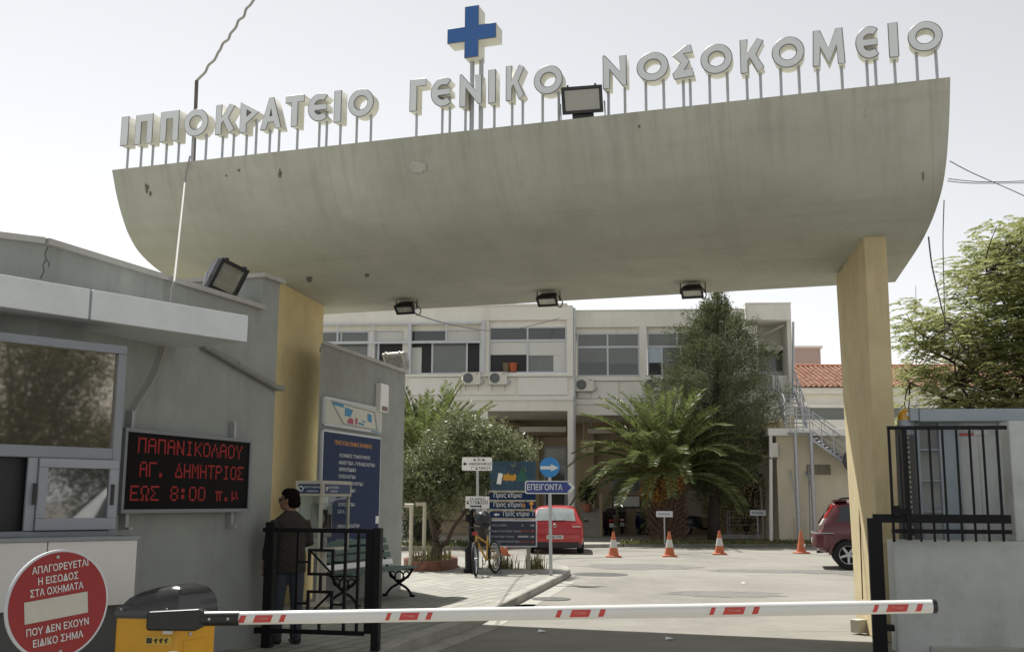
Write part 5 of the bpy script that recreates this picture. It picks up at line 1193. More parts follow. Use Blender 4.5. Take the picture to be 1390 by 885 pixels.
# brick planter with soil and weeds
c = gr(585, 769, KT); cpl = c
t = thing('brick_planter', 'low red brick planter ring with dry weeds around the olive tree', 'planter', c)
def ellr(rx, ry, z, n=40): return [Vector((rx * math.cos(2 * math.pi * k / n), ry * math.sin(2 * math.pi * k / n), z)) for k in range(n)]
rx, ry = abs(gr(622, 768, KT).x - c.x), 1.6
mb = MB(); mb.loft([ellr(rx, ry, -.02), ellr(rx, ry, .20), ellr(rx - .12, ry - .12, .20), ellr(rx - .12, ry - .12, .1)], True, False); mb.build('brick_ring', mat('old brick', (.20, .09, .06), .9, var=.35, scale=9, bump=.5, bscale=14), t, smooth=True, ang=40)
mb = MB(); mb.add(ellr(rx - .11, ry - .11, .15), [tuple(range(40))]); mb.build('soil', mat('dry soil', (.16, .12, .075), .95, var=.3, scale=8, bump=.5, bscale=30), t)
fol_dry = foliage('dry weeds', [(.20, .17, .06), (.12, .13, .035), (.26, .22, .10), (.08, .11, .03)])
def grass(name, spots, hmin, hmax, m, parent=None, lean=.5, w_=.012):
    mb = MB()
    for x, y, z in spots:
        a = rnd.uniform(0, 6.28); h = rnd.uniform(hmin, hmax); l = rnd.uniform(.1, lean) * h; dx, dy = math.cos(a), math.sin(a); px, py = -dy * w_, dx * w_
        p0, p1, p2 = Vector((x, y, z)), Vector((x + dx * l * .35, y + dy * l * .35, z + h * .6)), Vector((x + dx * l, y + dy * l, z + h))
        o = Vector((px, py, 0)); mb.add([p0 - o, p0 + o, p1 + o * .8, p1 - o * .8, p2], [(0, 1, 2, 3), (3, 2, 4)])
    return mb.build(name, m, parent)
sp = []
while len(sp) < 240:
    a, r = rnd.uniform(0, 6.28), math.sqrt(rnd.random()); sp.append(((rx - .15) * r * math.cos(a), (ry - .15) * r * math.sin(a), .14))
tag(grass('weeds', sp, .06, .42, fol_dry, t, .6, .010), kind='stuff')
sp = []
for k in range(300): 
    px = rnd.choice((rnd.uniform(660, 745), rnd.gauss(686, 6), rnd.gauss(727, 5))); q = gr(px, 771.5 + rnd.uniform(-1, .8), KT); sp.append((q.x, q.y, KT - .01))
tag(grass('kerb_weeds', sp, .08, .42, fol_dry, None, .5, .009), 'thin dry weeds growing along the pavement edge beneath the board', 'weeds', kind='stuff')
sp = []
for k in range(2600):
    px = rnd.uniform(842, 1170); q = gr(px, rnd.uniform(734.5, 738.2), KT); sp.append((q.x, q.y, KT - .01))
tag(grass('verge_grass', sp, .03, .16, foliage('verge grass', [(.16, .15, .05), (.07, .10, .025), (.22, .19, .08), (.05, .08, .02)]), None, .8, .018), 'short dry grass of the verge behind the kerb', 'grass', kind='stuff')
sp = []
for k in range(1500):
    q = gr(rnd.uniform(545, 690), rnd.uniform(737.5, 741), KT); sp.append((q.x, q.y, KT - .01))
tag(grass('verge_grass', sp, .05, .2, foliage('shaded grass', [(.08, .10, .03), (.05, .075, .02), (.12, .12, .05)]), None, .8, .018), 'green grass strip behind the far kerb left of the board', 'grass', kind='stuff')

# ------------------------------------------------------------------ traffic cones
def cone(mtx, label, allor=False):
    t = thing('traffic_cone', label, 'traffic cone', mtx=mtx, group='traffic cones')
    mb = MB(); mb.polyxz([], 0, 0) if False else None
    mb.loft([[Vector((p[0] * s, p[1] * s, z)) for p in rrect(.44, .44, .07)] for z, s in ((0, 1), (.035, 1), (.05, .9))], True, True); mb.build('base', M['orange'], t)
    f = lambda z: .155 - (.155 - .032) * (z - .04) / .68
    bands = [(.04, .27, 'orange'), (.27, .50, 'white' if not allor else 'orange'), (.50, .72, 'orange')]
    for z0, z1, m in bands:
        mb = MB(); e = .003 if m == 'white' else 0; mb.lathe([(f(z0) + e, z0), (f(z1) + e, z1)], 20, None, False); mb.build('band', M[m] if m != 'white' else mat('dirty reflective band', (.55, .54, .50), .5, var=.12, scale=8), t, smooth=True)
    mb = MB(); mb.lathe([(f(.72), .72), (.03, .735), (0, .736)], 16); mb.build('tip', M['orange'], t, smooth=True)
    if allor: mb = MB(); mb.bb(.02, .08, -f(.25) - .004, -f(.25) - .002, .22, .30); mb.build('sticker', M['white'], t)
    return t
for px, py, lab, al in ((833, 756, 'orange cone with grey band nearest the red hatchback, leftmost of the row', False), (909, 755.3, 'orange and white cone below the white sign at the palm', False), (977, 752.5, 'orange and white cone standing alone right of the palm', False), (1088, 750.8, 'plain orange cone with a small white sticker beside the dark red car', True), (683, 753.5, 'orange cone half hidden behind the bicycle and navy board', True)):
    q = gr(px, py); cone(Matrix.Translation((q.x, q.y, .003)) @ Matrix.Rotation(rnd.uniform(-.3, .3), 4, 'Z'), lab, al)

# ------------------------------------------------------------------ cars
def car(name, label, mtx, st, paint, wheels, R, group=None, arch=None, dark='glass'):
    t = thing(name, label, 'car', mtx=mtx)
    def sec(s, n=1.0, e=0.0):
        y, zb, zl, zr, w_, wr = s
        zm = zb + (zl - zb) * .5
        p = [(0, zb), (w_ * .80, zb), (w_ * .93, zb + .05), (w_ * .99, zb + (zl - zb) * .25), (w_, zm), (w_ * .99, zb + (zl - zb) * .8), (w_ * .96, zl), (wr + (w_ * .96 - wr) * .62, zl + (zr - zl) * .38), (wr + (w_ * .96 - wr) * .22, zl + (zr - zl) * .78), (wr * .93, zr - .012 - (zr - zl) * .05), (wr * .6, zr), (0, zr + .012)]
        return [Vector((x, y, z)) for x, z in p] + [Vector((-x, y, z)) for x, z in p[-2:0:-1]]
    def interp(y):
        for a, b in zip(st[:-1], st[1:]):
            if a[0] <= y <= b[0]:
                f = (y - a[0]) / (b[0] - a[0]); return [u + (v - u) * f for u, v in zip(a, b)]
        return list(st[0] if y < st[0][0] else st[-1])
    ys = []
    for a, b in zip(st[:-1], st[1:]):
        k = max(1, int((b[0] - a[0]) / .12)); ys += [a[0] + (b[0] - a[0]) * i / k for i in range(k)]
    ys.append(st[-1][0])
    mb = MB(); mb.loft([sec(interp(y)) for y in ys], True, True)
    o = mb.build('body', paint, t, smooth=True, ang=38)
    cut = MB()
    for wy in wheels:
        for sx in (-1, 1): cut.lathe([(0, -.16), (R + .055, -.16), (R + .055, .2), (0, .2)], 28, Matrix.Translation((sx * (st[2][4] - .12), wy, R)) @ Matrix.Rotation(R_(90) * sx, 4, 'Y'))
    c = cut.build('cutter', M['rubber'], t)
    b = o.modifiers.new('b', 'BOOLEAN'); b.operation = 'DIFFERENCE'; b.object = c; b.solver = 'EXACT'
    bpy.context.view_layer.update()
    me = bpy.data.meshes.new_from_object(o.evaluated_get(bpy.context.evaluated_depsgraph_get())); o.modifiers.clear(); o.data = me
    bpy.data.objects.remove(c)
    def side(y, f): 
        s = interp(y); p = sec(s); i = 6 + f * 2.6; k = int(i); return p[k].lerp(p[k + 1], i - k)
    def glass(y0a, y0b, y1a, y1b, sx, nm='side_window'):                # rear edge bottom/top, front edge bottom/top
        mb = MB(); n = 6; v = []
        for i in range(n + 1):
            for j in range(n + 1):
                f = j / n; ya = y0a + (y0b - y0a) * f; yb = y1a + (y1b - y1a) * f; p = side(ya + (yb - ya) * i / n, .12 + f * .72).copy(); p.x += .006; p.x *= sx; v.append(p)
        mb.add(v, [(i * (n + 1) + j, (i + 1) * (n + 1) + j, (i + 1) * (n + 1) + j + 1, i * (n + 1) + j + 1) for i in range(n) for j in range(n)]); mb.build(nm, M['carglass'], t, smooth=True)
    for wy in wheels:
        for sx in (-1, 1):
            T = Matrix.Translation((sx * (st[2][4] - .10), wy, R)) @ Matrix.Rotation(R_(90) * sx, 4, 'Y'); w2 = .105
            mb = MB(); mb.lathe([(R * .62, -w2), (R * .93, -w2), (R, -w2 * .7), (R, w2 * .7), (R * .93, w2), (R * .66, w2), (R * .62, w2 * .6), (R * .62, -w2)], 32, T, False); wh = mb.build('wheel', M['rubber'], t, smooth=True, ang=50)
            mb = MB(); mb.lathe([(R * .64, w2 * .95), (R * .58, w2 * .75), (R * .58, 0)], 28, T, False); mb.lathe([(0, w2 * .7), (R * .14, w2 * .7), (R * .16, w2 * .4)], 12, T)
            for k in range(5):
                a = 2 * math.pi * k / 5; S = T @ Matrix.Rotation(a, 4, 'Z'); mb.loft([[S @ Vector(p) for p in ((R * .1, -R * .09, w2 * .62), (R * .1, R * .09, w2 * .62), (R * .1, R * .07, w2 * .3), (R * .1, -R * .07, w2 * .3))], [S @ Vector(p) for p in ((R * .6, -R * .07, w2 * .72), (R * .6, R * .07, w2 * .72), (R * .6, R * .06, w2 * .3), (R * .6, -R * .06, w2 * .3))]])
            mb.build('rim', M['rimalloy'], wh, smooth=True, ang=40)
            mb = MB(); mb.lathe([(0, -.02), (R * .57, -.02)], 20, T, False); mb.build('brake_disc', M['black'], wh)
    return t, glass, interp, sec, side
M['carglass'] = mat('dark car glass', (.03, .038, .04), .04, spec=.9); M['rimalloy'] = mat('rim alloy silver', (.50, .51, .52), .35, .6)
M['lamp_red'] = mat('red lamp lens', (.42, .015, .012), .15, spec=.7, coat=.5); M['lamp_w'] = mat('white lamp lens', (.55, .53, .5), .15, spec=.7)
M['plate'] = mat('number plate', (.60, .62, .60), .5)
def hatchback():
    q = gr(759.5, 751.5); T = Matrix.Translation((q.x + .0, q.y + 2.0, 0)) @ Matrix.Rotation(R_(-4), 4, 'Z')
    red = mat('red car paint', (.40, .018, .02), .28, var=.04, scale=3, coat=.6)
    st = [(-2.08, .36, .52, .56, .78, .70), (-2.06, .28, .62, .68, .85, .76), (-1.99, .24, .86, .905, .88, .74), (-1.93, .22, .93, .99, .885, .70), (-1.70, .20, .95, 1.25, .89, .62), (-1.52, .19, .95, 1.41, .89, .60), (-1.2, .18, .95, 1.46, .89, .60), (-.4, .18, .95, 1.48, .89, .61), (.35, .18, .95, 1.43, .885, .59), (.75, .19, .95, 1.20, .88, .60), (1.1, .2, .94, .99, .875, .70), (1.7, .22, .82, .88, .86, .68), (2.0, .3, .65, .74, .80, .62), (2.1, .38, .55, .62, .66, .54)]
    t, glass, interp, sec, side = car('hatchback_car', 'red hatchback seen from behind parked beyond the navy board', T, st, red, (-1.28, 1.30), .315)
    for sx in (-1, 1): glass(-1.45, -1.25, -.3, -.3, sx); glass(-.22, -.22, .8, .4, sx)
    def back(pts, off): return [Vector((x, y - off, z)) for x, y, z in pts]
    mb = MB(); n = 8; v = []
    for i in range(n + 1):
        f = i / n; y = -1.915 + f * .36; s = interp(y); z = s[3]; hw = .64 - .08 * f
        for j in range(9): x = -hw + 2 * hw * j / 8; v.append(Vector((x, y - .012, z + .016 - .02 * (x / hw) ** 2)))
    mb.add(v, [(i * 9 + j, i * 9 + j + 1, (i + 1) * 9 + j + 1, (i + 1) * 9 + j) for i in range(n) for j in range(8)]); mb.build('rear_window', mat('pale rear glass', (.28, .31, .30), .08, spec=.9, var=.15, scale=3), t, smooth=True)
    mb = MB(); mb.tube([(-.05, -1.95, 1.0), (.3, -1.93, 1.02)], .012, 6); mb.build('wiper', M['black_pl'], t)
    for sx in (-1, 1):
        mb = MB(); mb.polyxz([(sx * .50, .80), (sx * .86, .80), (sx * .87, .90), (sx * .80, .935), (sx * .50, .905)][::sx], -2.045, -1.9); l = mb.build('tail_light', M['lamp_red'], t, bevel=.012)
        mb = MB(); mb.bb(min(sx * .54, sx * .80), max(sx * .54, sx * .80), -2.05, -2.046, .82, .85); mb.build('white_strip', M['lamp_w'], l)
    mb = MB(); mb.bb(-.26, .26, -2.095, -2.075, .46, .57); p = mb.build('number_plate', M['plate'], t)
    mb = MB(); put_text(mb, 'NKM 4780', -.22, .22, .48, .55, -2.098, I4); mb.build('lettering', M['text_k'], p)
    mb = MB(); mb.torus(.055, .010, Matrix.Translation((0, -2.03, .86)) @ Matrix.Rotation(R_(90), 4, 'X'), 20, 6)
    text_c(mb, 'V', 0, .875, .04, -2.035, I4); text_c(mb, 'W', 0, .835, .04, -2.035, I4); mb.build('emblem', M['rimalloy'], t)
    mb = MB(); mb.loft([[Vector((x, y, z)) for x, z in ((-w2, .18), (w2, .18), (w2, .37), (-w2, .37))] for y, w2 in ((-2.09, .74), (-1.9, .84))]); mb.build('lower_bumper', M['black_pl'], t, bevel=.02)
    mb = MB(); mb.bb(-.80, .80, -2.105, -2.08, .60, .635); mb.build('bumper_crease', red, t, bevel=.01)
    for sx in (-1, 1): mb = MB(); mb.box((sx * .98, .55, .98), (.16, .1, .12)); mb.build('door_mirror', red if sx < 0 else M['black_pl'], t, bevel=.03)
hatchback()
def suv():
    q = gr(1150, 774); T = Matrix.Translation((q.x + 1.78, q.y + .75, 0)) @ Matrix.Rotation(R_(-90 - 14), 4, 'Z')
    red = mat('dark red car paint', (.10, .012, .018), .25, var=.05, scale=3, coat=.7)
    st = [(-2.22, .52, .80, .84, .74, .66), (-2.18, .44, .88, .90, .84, .74), (-2.10, .42, .90, .95, .875, .76), (-2.03, .40, 1.04, 1.14, .88, .72), (-1.90, .38, 1.07, 1.45, .885, .64), (-1.80, .36, 1.08, 1.60, .885, .62), (-1.5, .34, 1.08, 1.655, .885, .62), (-.4, .32, 1.07, 1.68, .885, .63), (.35, .32, 1.06, 1.64, .885, .62), (.75, .33, 1.06, 1.38, .88, .64), (1.12, .35, 1.05, 1.11, .88, .74), (1.9, .38, .95, 1.02, .86, .72), (2.15, .42, .80, .90, .80, .66), (2.24, .5, .7, .78, .68, .58)]
    t, glass, interp, sec, side = car('sport_utility_car', 'dark red sport utility car half hidden behind the right pillar', T, st, red, (-1.48, 1.22), .355)
    for sx in (-1, 1):
        glass(-1.72, -1.58, -1.05, -1.05, sx); glass(-.96, -.96, -.12, -.12, sx); glass(-.04, -.04, .78, .36, sx)
        mb = MB(); mb.tube([(sx * .58, -1.75, 1.64), (sx * .60, -1.55, 1.72), (sx * .61, 0, 1.75), (sx * .59, .3, 1.67)], .025, 8); mb.build('roof_rail', M['black_pl'], t, smooth=True)
        v = []
        for k in range(7):
            f = k / 6; y0 = -2.115 + f * .30; z = 1.06 + f * .50; s = interp(y0 + .05); hw = s[4] * .955 - (s[4] * .96 - s[5]) * max(0, (z - s[2]) / max(.05, s[3] - s[2])) 
            v += [Vector((sx * (hw + .012), y0 + .15, z)), Vector((sx * (hw + .008), y0 + .01, z)), Vector((sx * (hw - .12), y0 - .025, z))]
        mb = MB(); mb.add(v, [(k * 3 + j, k * 3 + j + 1, k * 3 + j + 4, k * 3 + j + 3) for k in range(6) for j in range(2)]); o = mb.build('tail_light', M['lamp_red'], t, smooth=True)
        mb = MB(); mb.add([p + Vector((sx * .004, -.006, 0)) for p in v[:9]], [(k * 3 + j, k * 3 + j + 1, k * 3 + j + 4, k * 3 + j + 3) for k in range(2) for j in range(2)]); mb.build('reversing_light', M['lamp_w'], o, smooth=True)
        mb = MB(); mb.torus(.355 + .075, .035, Matrix.Translation((sx * .865, -1.48, .355)) @ Matrix.Rotation(R_(90), 4, 'Y') , 24, 8, R_(90 - 0), R_(270)); mb.build('wheel_arch', red, t, smooth=True)
    mb = MB(); mb.loft([[Vector((x, y, z)) for x, z in ((-w2, .50), (w2, .50), (w2, .86), (-w2, .86))] for y, w2 in ((-2.30, .76), (-2.24, .86), (-2.05, .90), (-1.80, .895))]); mb.build('rear_bumper', red, t, bevel=.04)
    mb = MB(); mb.tube([(-.74, -2.30, .865), (.74, -2.30, .865), (.885, -2.2, .87), (.905, -1.8, .87)], .012, 6); mb.tube([(-.74, -2.30, .865), (-.885, -2.2, .87), (-.905, -1.8, .87)], .012, 6); mb.build('chrome_strip', M['rimalloy'], t, smooth=True)
    mb = MB(); mb.bb(-.62, .62, -1.78, -1.45, 1.64, 1.685); mb.build('roof_spoiler', red, t, bevel=.015)
    mb = MB(); v = [Vector((x, y - .012, interp(y)[3] + .02)) for y in (-2.0, -1.95, -1.9, -1.86) for x in (-.58, 0, .58)]; mb.add(v, [(i * 3 + j, i * 3 + j + 1, i * 3 + j + 4, i * 3 + j + 3) for i in range(3) for j in range(2)]); mb.build('rear_window', M['carglass'], t)
    mb = MB(); mb.tube([(.5, -1.95, .42), (.5, -2.22, .40)], .03, 8); mb.build('exhaust', M['black'], t)
    mb = MB(); mb.bb(-.26, .26, -2.315, -2.305, .62, .73); mb.build('number_plate', M['plate'], t)
suv()
# white van standing off to the right, seen only in the booth window
def van():
    T = Matrix.Translation((6.25, 6.75, 0)) @ Matrix.Rotation(R_(180), 4, 'Z')
    wp = mat('white car paint', (.75, .76, .76), .3, coat=.5)
    st = [(-2.3, .4, .9, .95, .8, .75), (-2.25, .3, 1.0, 1.75, .9, .80), (-2.1, .25, 1.0, 1.86, .92, .80), (0, .25, 1.0, 1.9, .93, .80), (.9, .25, 1.0, 1.84, .93, .78), (1.3, .26, 1.0, 1.45, .92, .78), (1.7, .28, .98, 1.06, .9, .8), (2.2, .3, .85, .92, .86, .74), (2.35, .42, .7, .78, .75, .66)]
    t, glass, interp, sec, side = car('white_van', 'white van mirrored in the small booth window', T, st, wp, (-1.5, 1.45), .33)
    for sx in (-1, 1): glass(-.1, -.1, 1.2, .85, sx)
    mb = MB(); v = []
    for y in (1.0, 1.15, 1.3, 1.45, 1.6):
        s = interp(y); v += [Vector((x, y + .012, s[3] + .022)) for x in (-.68, 0, .68)]
    mb.add(v, [(i * 3 + j, i * 3 + j + 1, i * 3 + j + 4, i * 3 + j + 3) for i in range(4) for j in range(2)]); mb.build('windscreen', M['carglass'], t)
van()

# ------------------------------------------------------------------ scooters under the porch
def scooter(label, mtx, col, box=True):
    t = thing('scooter', label, 'scooter', mtx=mtx, group='scooters parked before the porch')
    R = .27; pm = mat('scooter paint', col, .3, coat=.4)
    for y in (-.62, .66):
        F = Matrix.Translation((0, y, R)) @ Matrix.Rotation(R_(90), 4, 'Y'); mb = MB(); mb.torus(R - .06, .06, F, 24, 8); w_ = mb.build('wheel', M['rubber'], t, smooth=True)
        mb = MB(); mb.lathe([(0, -.03), (R - .1, -.03), (R - .1, .03), (0, .03)], 16, F); mb.build('rim', M['steel'], w_)
    mb = MB(); mb.loft([[Vector((x * w2, y, z0 + (z1 - z0) * f)) for x, f in ((-.8, 0), (.8, 0), (1, .5), (.7, 1), (-.7, 1), (-1, .5))] for y, w2, z0, z1 in ((-.95, .08, .62, .74), (-.75, .17, .45, .78), (-.3, .19, .34, .80), (.05, .17, .30, .72), (.12, .16, .26, .38), (.45, .16, .26, .36))], True, True); mb.build('body', pm, t, smooth=True, ang=50)
    mb = MB(); mb.loft([[Vector((x * w2, .45 + dy, z)) for x, dy in ((-1, .0), (1, .0), (.7, .10), (-.7, .10))] for w2, z in ((.20, .28), (.24, .55), (.20, .85), (.14, .98))], True, True); mb.build('leg_shield', pm, t, smooth=True, ang=50)
    mb = MB(); mb.loft([[Vector((x * w2, y, z + dz)) for x, dz in ((-1, 0), (1, 0), (.8, .08), (-.8, .08))] for y, w2, z in ((-.85, .13, .80), (-.4, .17, .80), (.05, .13, .76))], True, True); mb.build('seat', M['black_pl'], t, bevel=.02)
    mb = MB(); mb.tube([(-.34, .30, 1.04), (-.1, .42, 1.0), (.1, .42, 1.0), (.34, .30, 1.04)], .02, 8); mb.tube([(0, .62, .35), (0, .45, 1.0)], .03, 8); mb.build('handlebar', M['black_pl'], t, smooth=True)
    for sx in (-1, 1): mb = MB(); mb.tube([(sx * .24, .36, 1.03), (sx * .32, .34, 1.2)], .008, 5); mb.box((sx * .34, .33, 1.24), (.11, .03, .08)); mb.build('mirror', M['black_pl'], t)
    mb = MB(); mb.box((0, -.97, .66), (.2, .04, .09)); mb.build('tail_light', M['lamp_red'], t, bevel=.01)
    mb = MB(); mb.box((0, -1.0, .46), (.19, .01, .18)); mb.build('number_plate', M['plate'], t)
    mb = MB(); mb.loft([[Vector((x, y, z)) for x, z in ((-.07, .55), (.07, .55), (.09, .62), (-.09, .62))] for y in (.45, .95)]); mb.build('mudguard', pm, t)
    if box: mb = MB(); mb.loft([[Vector((x * s, -.85 + y * s, z)) for x, y in ((-.2, -.18), (.2, -.18), (.2, .18), (-.2, .18))] for z, s in ((.90, .85), (1.0, 1.05), (1.12, 1.0), (1.2, .7))], True, True); mb.build('top_box', M['black_pl'], t, smooth=True, ang=50)
    mb = MB(); mb.tube([(.15, -.2, .35), (.18, -.85, .42)], .045, 8); mb.build('exhaust', M['steel'], t, smooth=True)
    return t
for px, py, a, c, bx, lab in ((828, 727, 3, (.05, .008, .01), True, 'dark red scooter with a top box, leftmost under the porch'), (847, 725, -6, (.012, .013, .016), True, 'black scooter with a raised top box next to the dark red one'), (876, 726.5, 10, (.01, .016, .05), False, 'dark blue scooter without a box beside the palm trunk'), (950, 727, -82, (.012, .02, .03), False, 'dark scooter standing side on between palm and conifer')):
    q = gr(px, py, KT); scooter(lab, Matrix.Translation((q.x, q.y + (.8 if abs(a) < 40 else 0), KT)) @ Matrix.Rotation(R_(a), 4, 'Z'), c, bx)
# two little grey parking signs
for px0, px1, y0, y1, pp, pb_, lab in ((890.8, 913, 693.5, 701.5, 902.5, 738.3, 'small grey plate on a thin post before the palm trunk'), (1018, 1039.5, 692, 699.8, 1029.5, 733.5, 'small grey plate on a thin post before the metal railing')):
    q = gr(pp, pb_, KT); F = frame(q, 91); Q = lambda x, y: F.inverted() @ onpl(x, y, q, 91)
    t = thing('parking_sign', lab, 'small sign', mtx=F, group='small grey signs behind the kerb'); a, b = Q(px0, y1), Q(px1, y0)
    mb = MB(); mb.bb(a.x, b.x, 0, .012, a.z, b.z); p = mb.build('plate', M['alu_w'], t)
    mb = MB(); n = 9
    for k in range(n): x = a.x + (b.x - a.x) * (.14 + .72 * k / n); mb.bb(x, x + (b.x - a.x) * .055, -.003, -.001, a.z + (b.z - a.z) * .36, a.z + (b.z - a.z) * (.62 if k % 3 else .70))
    mb.build('worn_print', mat('faded print', (.20, .21, .23), .6), p)
    mb = MB(); mb.tube([(0, .03, 0), (0, .03, b.z - .02)], .025, 8); mb.build('post', M['steel'], t, smooth=True)
# ------------------------------------------------------------------ the hospital building
FO = at(770, 700, 46.0); FO.z = 0; FAZ = 95.0; FF = frame(FO, FAZ); FFI = FF.inverted()
def fq(px, py, d=0.0): return FFI @ onpl(px, py, FO + (FF.to_3x3() @ Vector((0, d, 0))), FAZ)
def U(px, d=0.0): return fq(px, 500, d).x
def Z(py, d=0.0): return fq(770, py, d).z
hosp = thing('hospital_building', 'two storey cream hospital building with a deep porch and wide windows', 'building', FO)
def fpart(name, rects, m, par=None, bevel=0.0):                      # rects: px0, px1, py top, py bottom, depth front, depth back
    mb = MB()
    for (a, b, t_, b_, d0, d1) in rects: mb.bb(U(a, d0), U(b, d0), d0, d1, Z(b_, d0), Z(t_, d0), FF)
    return mb.build(name, m, par or hosp, world=True, bevel=bevel)
G0 = 745
D2 = .55                                                             # the right block stands this much further back
# left block shell
fpart('wall', [(380, 653.2, 414.5, 436, 0, 7), (653.2, 778, 414.5, 434, 0, 7), (380, 778, 506.5, 510.5, -.06, 6.9), (380, 778, 537, 543, -.08, 6.9), (380, 778, 543.2, 557.5, 0, 6.9), (769.5, 778, 434.2, 506.4, 0, 6.9)], M['facade'])
fpart('wall', [(380, 778, 510.6, 536.9, .10, 6.8), (547, 557, 434.5, 506.4, .12, 1.2), (652, 663.5, 434.3, 506.4, .02, 1.2), (500.5, 507, 447, 506.4, .3, 1.2), (380, 653, 436.1, 446.5, .30, 1.2), (663.6, 769.4, 434.1, 443, .18, 1.2)], M['facade'])
for a, b in ((556, 625), (703, 770.5), (450, 548)): fpart('spandrel_panel', [(a, b, 511.5, 535.8, .03, .098)], M['facade_w'], bevel=.01)
fpart('spandrel_panel', [(629, 699, 511.5, 535.8, .06, .098)], M['facade'])
for a, b in ((652.6, 662.6), (770.1, 778)): fpart('column', [(a, b, 557.4, G0, .01, .55)], M['facade'])
for a, b in ((545, 552), ): fpart('column', [(a, b, 557.4, G0, .01, .55)], M['facade'])
# right block shell
fpart('wall', [(778.2, 1014, 422.5, 444.5, D2, 7.5), (1014.2, 1076.5, 415, 436.5, D2 - .5, 7.5), (778.2, 1050, 511.5, 516.8, D2 - .05, 7.4), (778.2, 1050, 541.5, 548.8, D2 - .06, 7.4), (778.2, 1076, 549, 563.5, D2, 7.4), (868.6, 878.5, 444.6, 511.4, D2, 1.9), (946, 1030, 444.6, 511.4, D2, 1.9), (1070.5, 1076.4, 436.6, 548.9, D2 - .1, 7.3)], M['facade'])
fpart('wall', [(778.2, 1030, 517, 541.3, D2 + .10, 7.4), (778.2, 868.5, 444.6, 452.5, D2 + .2, 1.9), (878.6, 945.9, 444.6, 452.5, D2 + .2, 1.9), (1030.2, 1070.4, 511, 548.9, D2 + .2, 7.3)], M['facade'])
for a, b in ((783, 839.5), (844, 905), (910, 960)): fpart('spandrel_panel', [(a, b, 518, 540.6, D2 + .03, D2 + .098)], M['facade_w'], bevel=.01)
# loggia at the right end
fpart('loggia_wall', [(1014.2, 1070.4, 436.6, 511, D2 + 1.6, 2.6)], M['tan'] if False else M['facade'])
mb = MB(); mb.tube([FF @ fq(1064, 441, D2 + .2), FF @ fq(1030, 459, D2 + 1.5)], .05, 6); mb.tube([FF @ fq(1060, 472, D2 + .4), FF @ fq(1040, 460, D2 + 1.5)], .05, 6); mb.build('loggia_brace', M['facade_w'], hosp, world=True)
o = fpart('window', [(1032, 1064.5, 505.5, 508.6, D2 + 1.55, D2 + 1.6), (1062, 1064.5, 478, 505.4, D2 + 1.55, D2 + 1.6), (1032, 1064.5, 475.5, 478, D2 + 1.55, D2 + 1.6)], M['alu_w'])
fpart('pane', [(1032, 1062, 478, 505.5, D2 + 1.57, D2 + 1.59)], M['pane_l'], o)
mb = MB(); k = 9; a, b, zt, = U(1034, D2 + 1.2), U(1063, D2 + 1.2), Z(478, D2 + 1.2)
mb.polyxz([(a + (b - a) * i / 18, zt - .12 - (.06 if i % 2 else 0)) for i in range(19)] + [(b, zt + .02), (a, zt + .02)], D2 + 1.2, D2 + 1.22, FF); mb.build('scalloped_awning', mat('dark awning cloth', (.03, .05, .045), .8), hosp, world=True)
fpart('awning_box', [(1015, 1071, 472, 477.5, D2 + 1.1, D2 + 1.6)], M['facade_w'])
# windows: list of (frame rects, panes)
def window(x0, x1, y0, y1, d, transom, mulls_lo, mulls_hi, panes, fm=M['alu_w'], ft=2.0):
    fr = [(x0, x1, y0, y0 + ft, d, d + .08), (x0, x1, y1 - ft, y1, d, d + .08), (x0, x0 + ft, y0 + ft, y1 - ft, d + .002, d + .078), (x1 - ft, x1, y0 + ft, y1 - ft, d + .002, d + .078)]
    if transom: fr.append((x0 + ft, x1 - ft, transom[0], transom[1], d + .004, d + .076))
    for m in mulls_hi: fr.append((m - 1.1, m + 1.1, y0 + ft, transom[0], d + .006, d + .074))
    for m in mulls_lo: fr.append((m - 1.2, m + 1.2, transom[1] if transom else y0 + ft, y1 - ft, d + .006, d + .074))
    o = fpart('window', fr, fm)
    for (a, b, t_, b_, m, dd) in panes: fpart({'blind': 'blind'}.get(m, 'pane') , [(a, b, t_, b_, d + .03 + dd, d + .045 + dd)], M[m], o)
    return o
window(663.6, 769.4, 443, 506, .18, (460.3, 463.2), [716], [716], [(665, 716, 444.5, 460.5, 'pane', 0), (716, 768, 444.5, 460.5, 'pane', 0), (665, 716, 463, 481, 'blind', .03), (716, 768, 463, 482, 'blind', .03), (665, 716, 481, 505, 'pane_d', .06), (716, 751, 482, 505, 'pane_l', .03), (751, 768, 482, 505, 'blind', .05)])
for px, c, s in ((687, (.16, .13, .08), .17), (696.5, (.45, .10, .04), .19)):
    q = FF @ fq(px, 504.8, .22); mb = MB(); mb.lathe([(0, 0), (s * .75, 0), (s, .38), (s * 1.05, .38), (s * .9, .33), (0, .33)], 14, Matrix.Translation((q.x, q.y - .10, q.z)))
    tag(mb.build('flower_pot', mat('pot glaze', c, .6), None, smooth=True, loc=q), ('small brown pot' if px == 687 else 'small orange red pot') + ' on the sill inside the open upper window', 'flower pot')
window(557.2, 652, 446.6, 506.3, .30, (460.8, 464.6), [586.5, 633.5], [605], [(558, 605, 447, 461, 'pane', 0), (605, 651, 447, 461, 'blind', .03), (558, 587, 464, 506, 'pane_d', .06), (587, 633, 464, 506, 'pane_l', 0), (633, 651, 464, 506, 'pane_d', .06), (558, 572, 470, 506, 'blind', .04)], ft=1.4)
window(507.2, 546.8, 446.6, 506.3, .30, (460.8, 464.6), [513], [], [(508, 546, 447, 461, 'blind', .03), (508, 513, 464, 506, 'pane_l', 0), (513, 546, 464, 506, 'pane_d', .05)], ft=1.4)
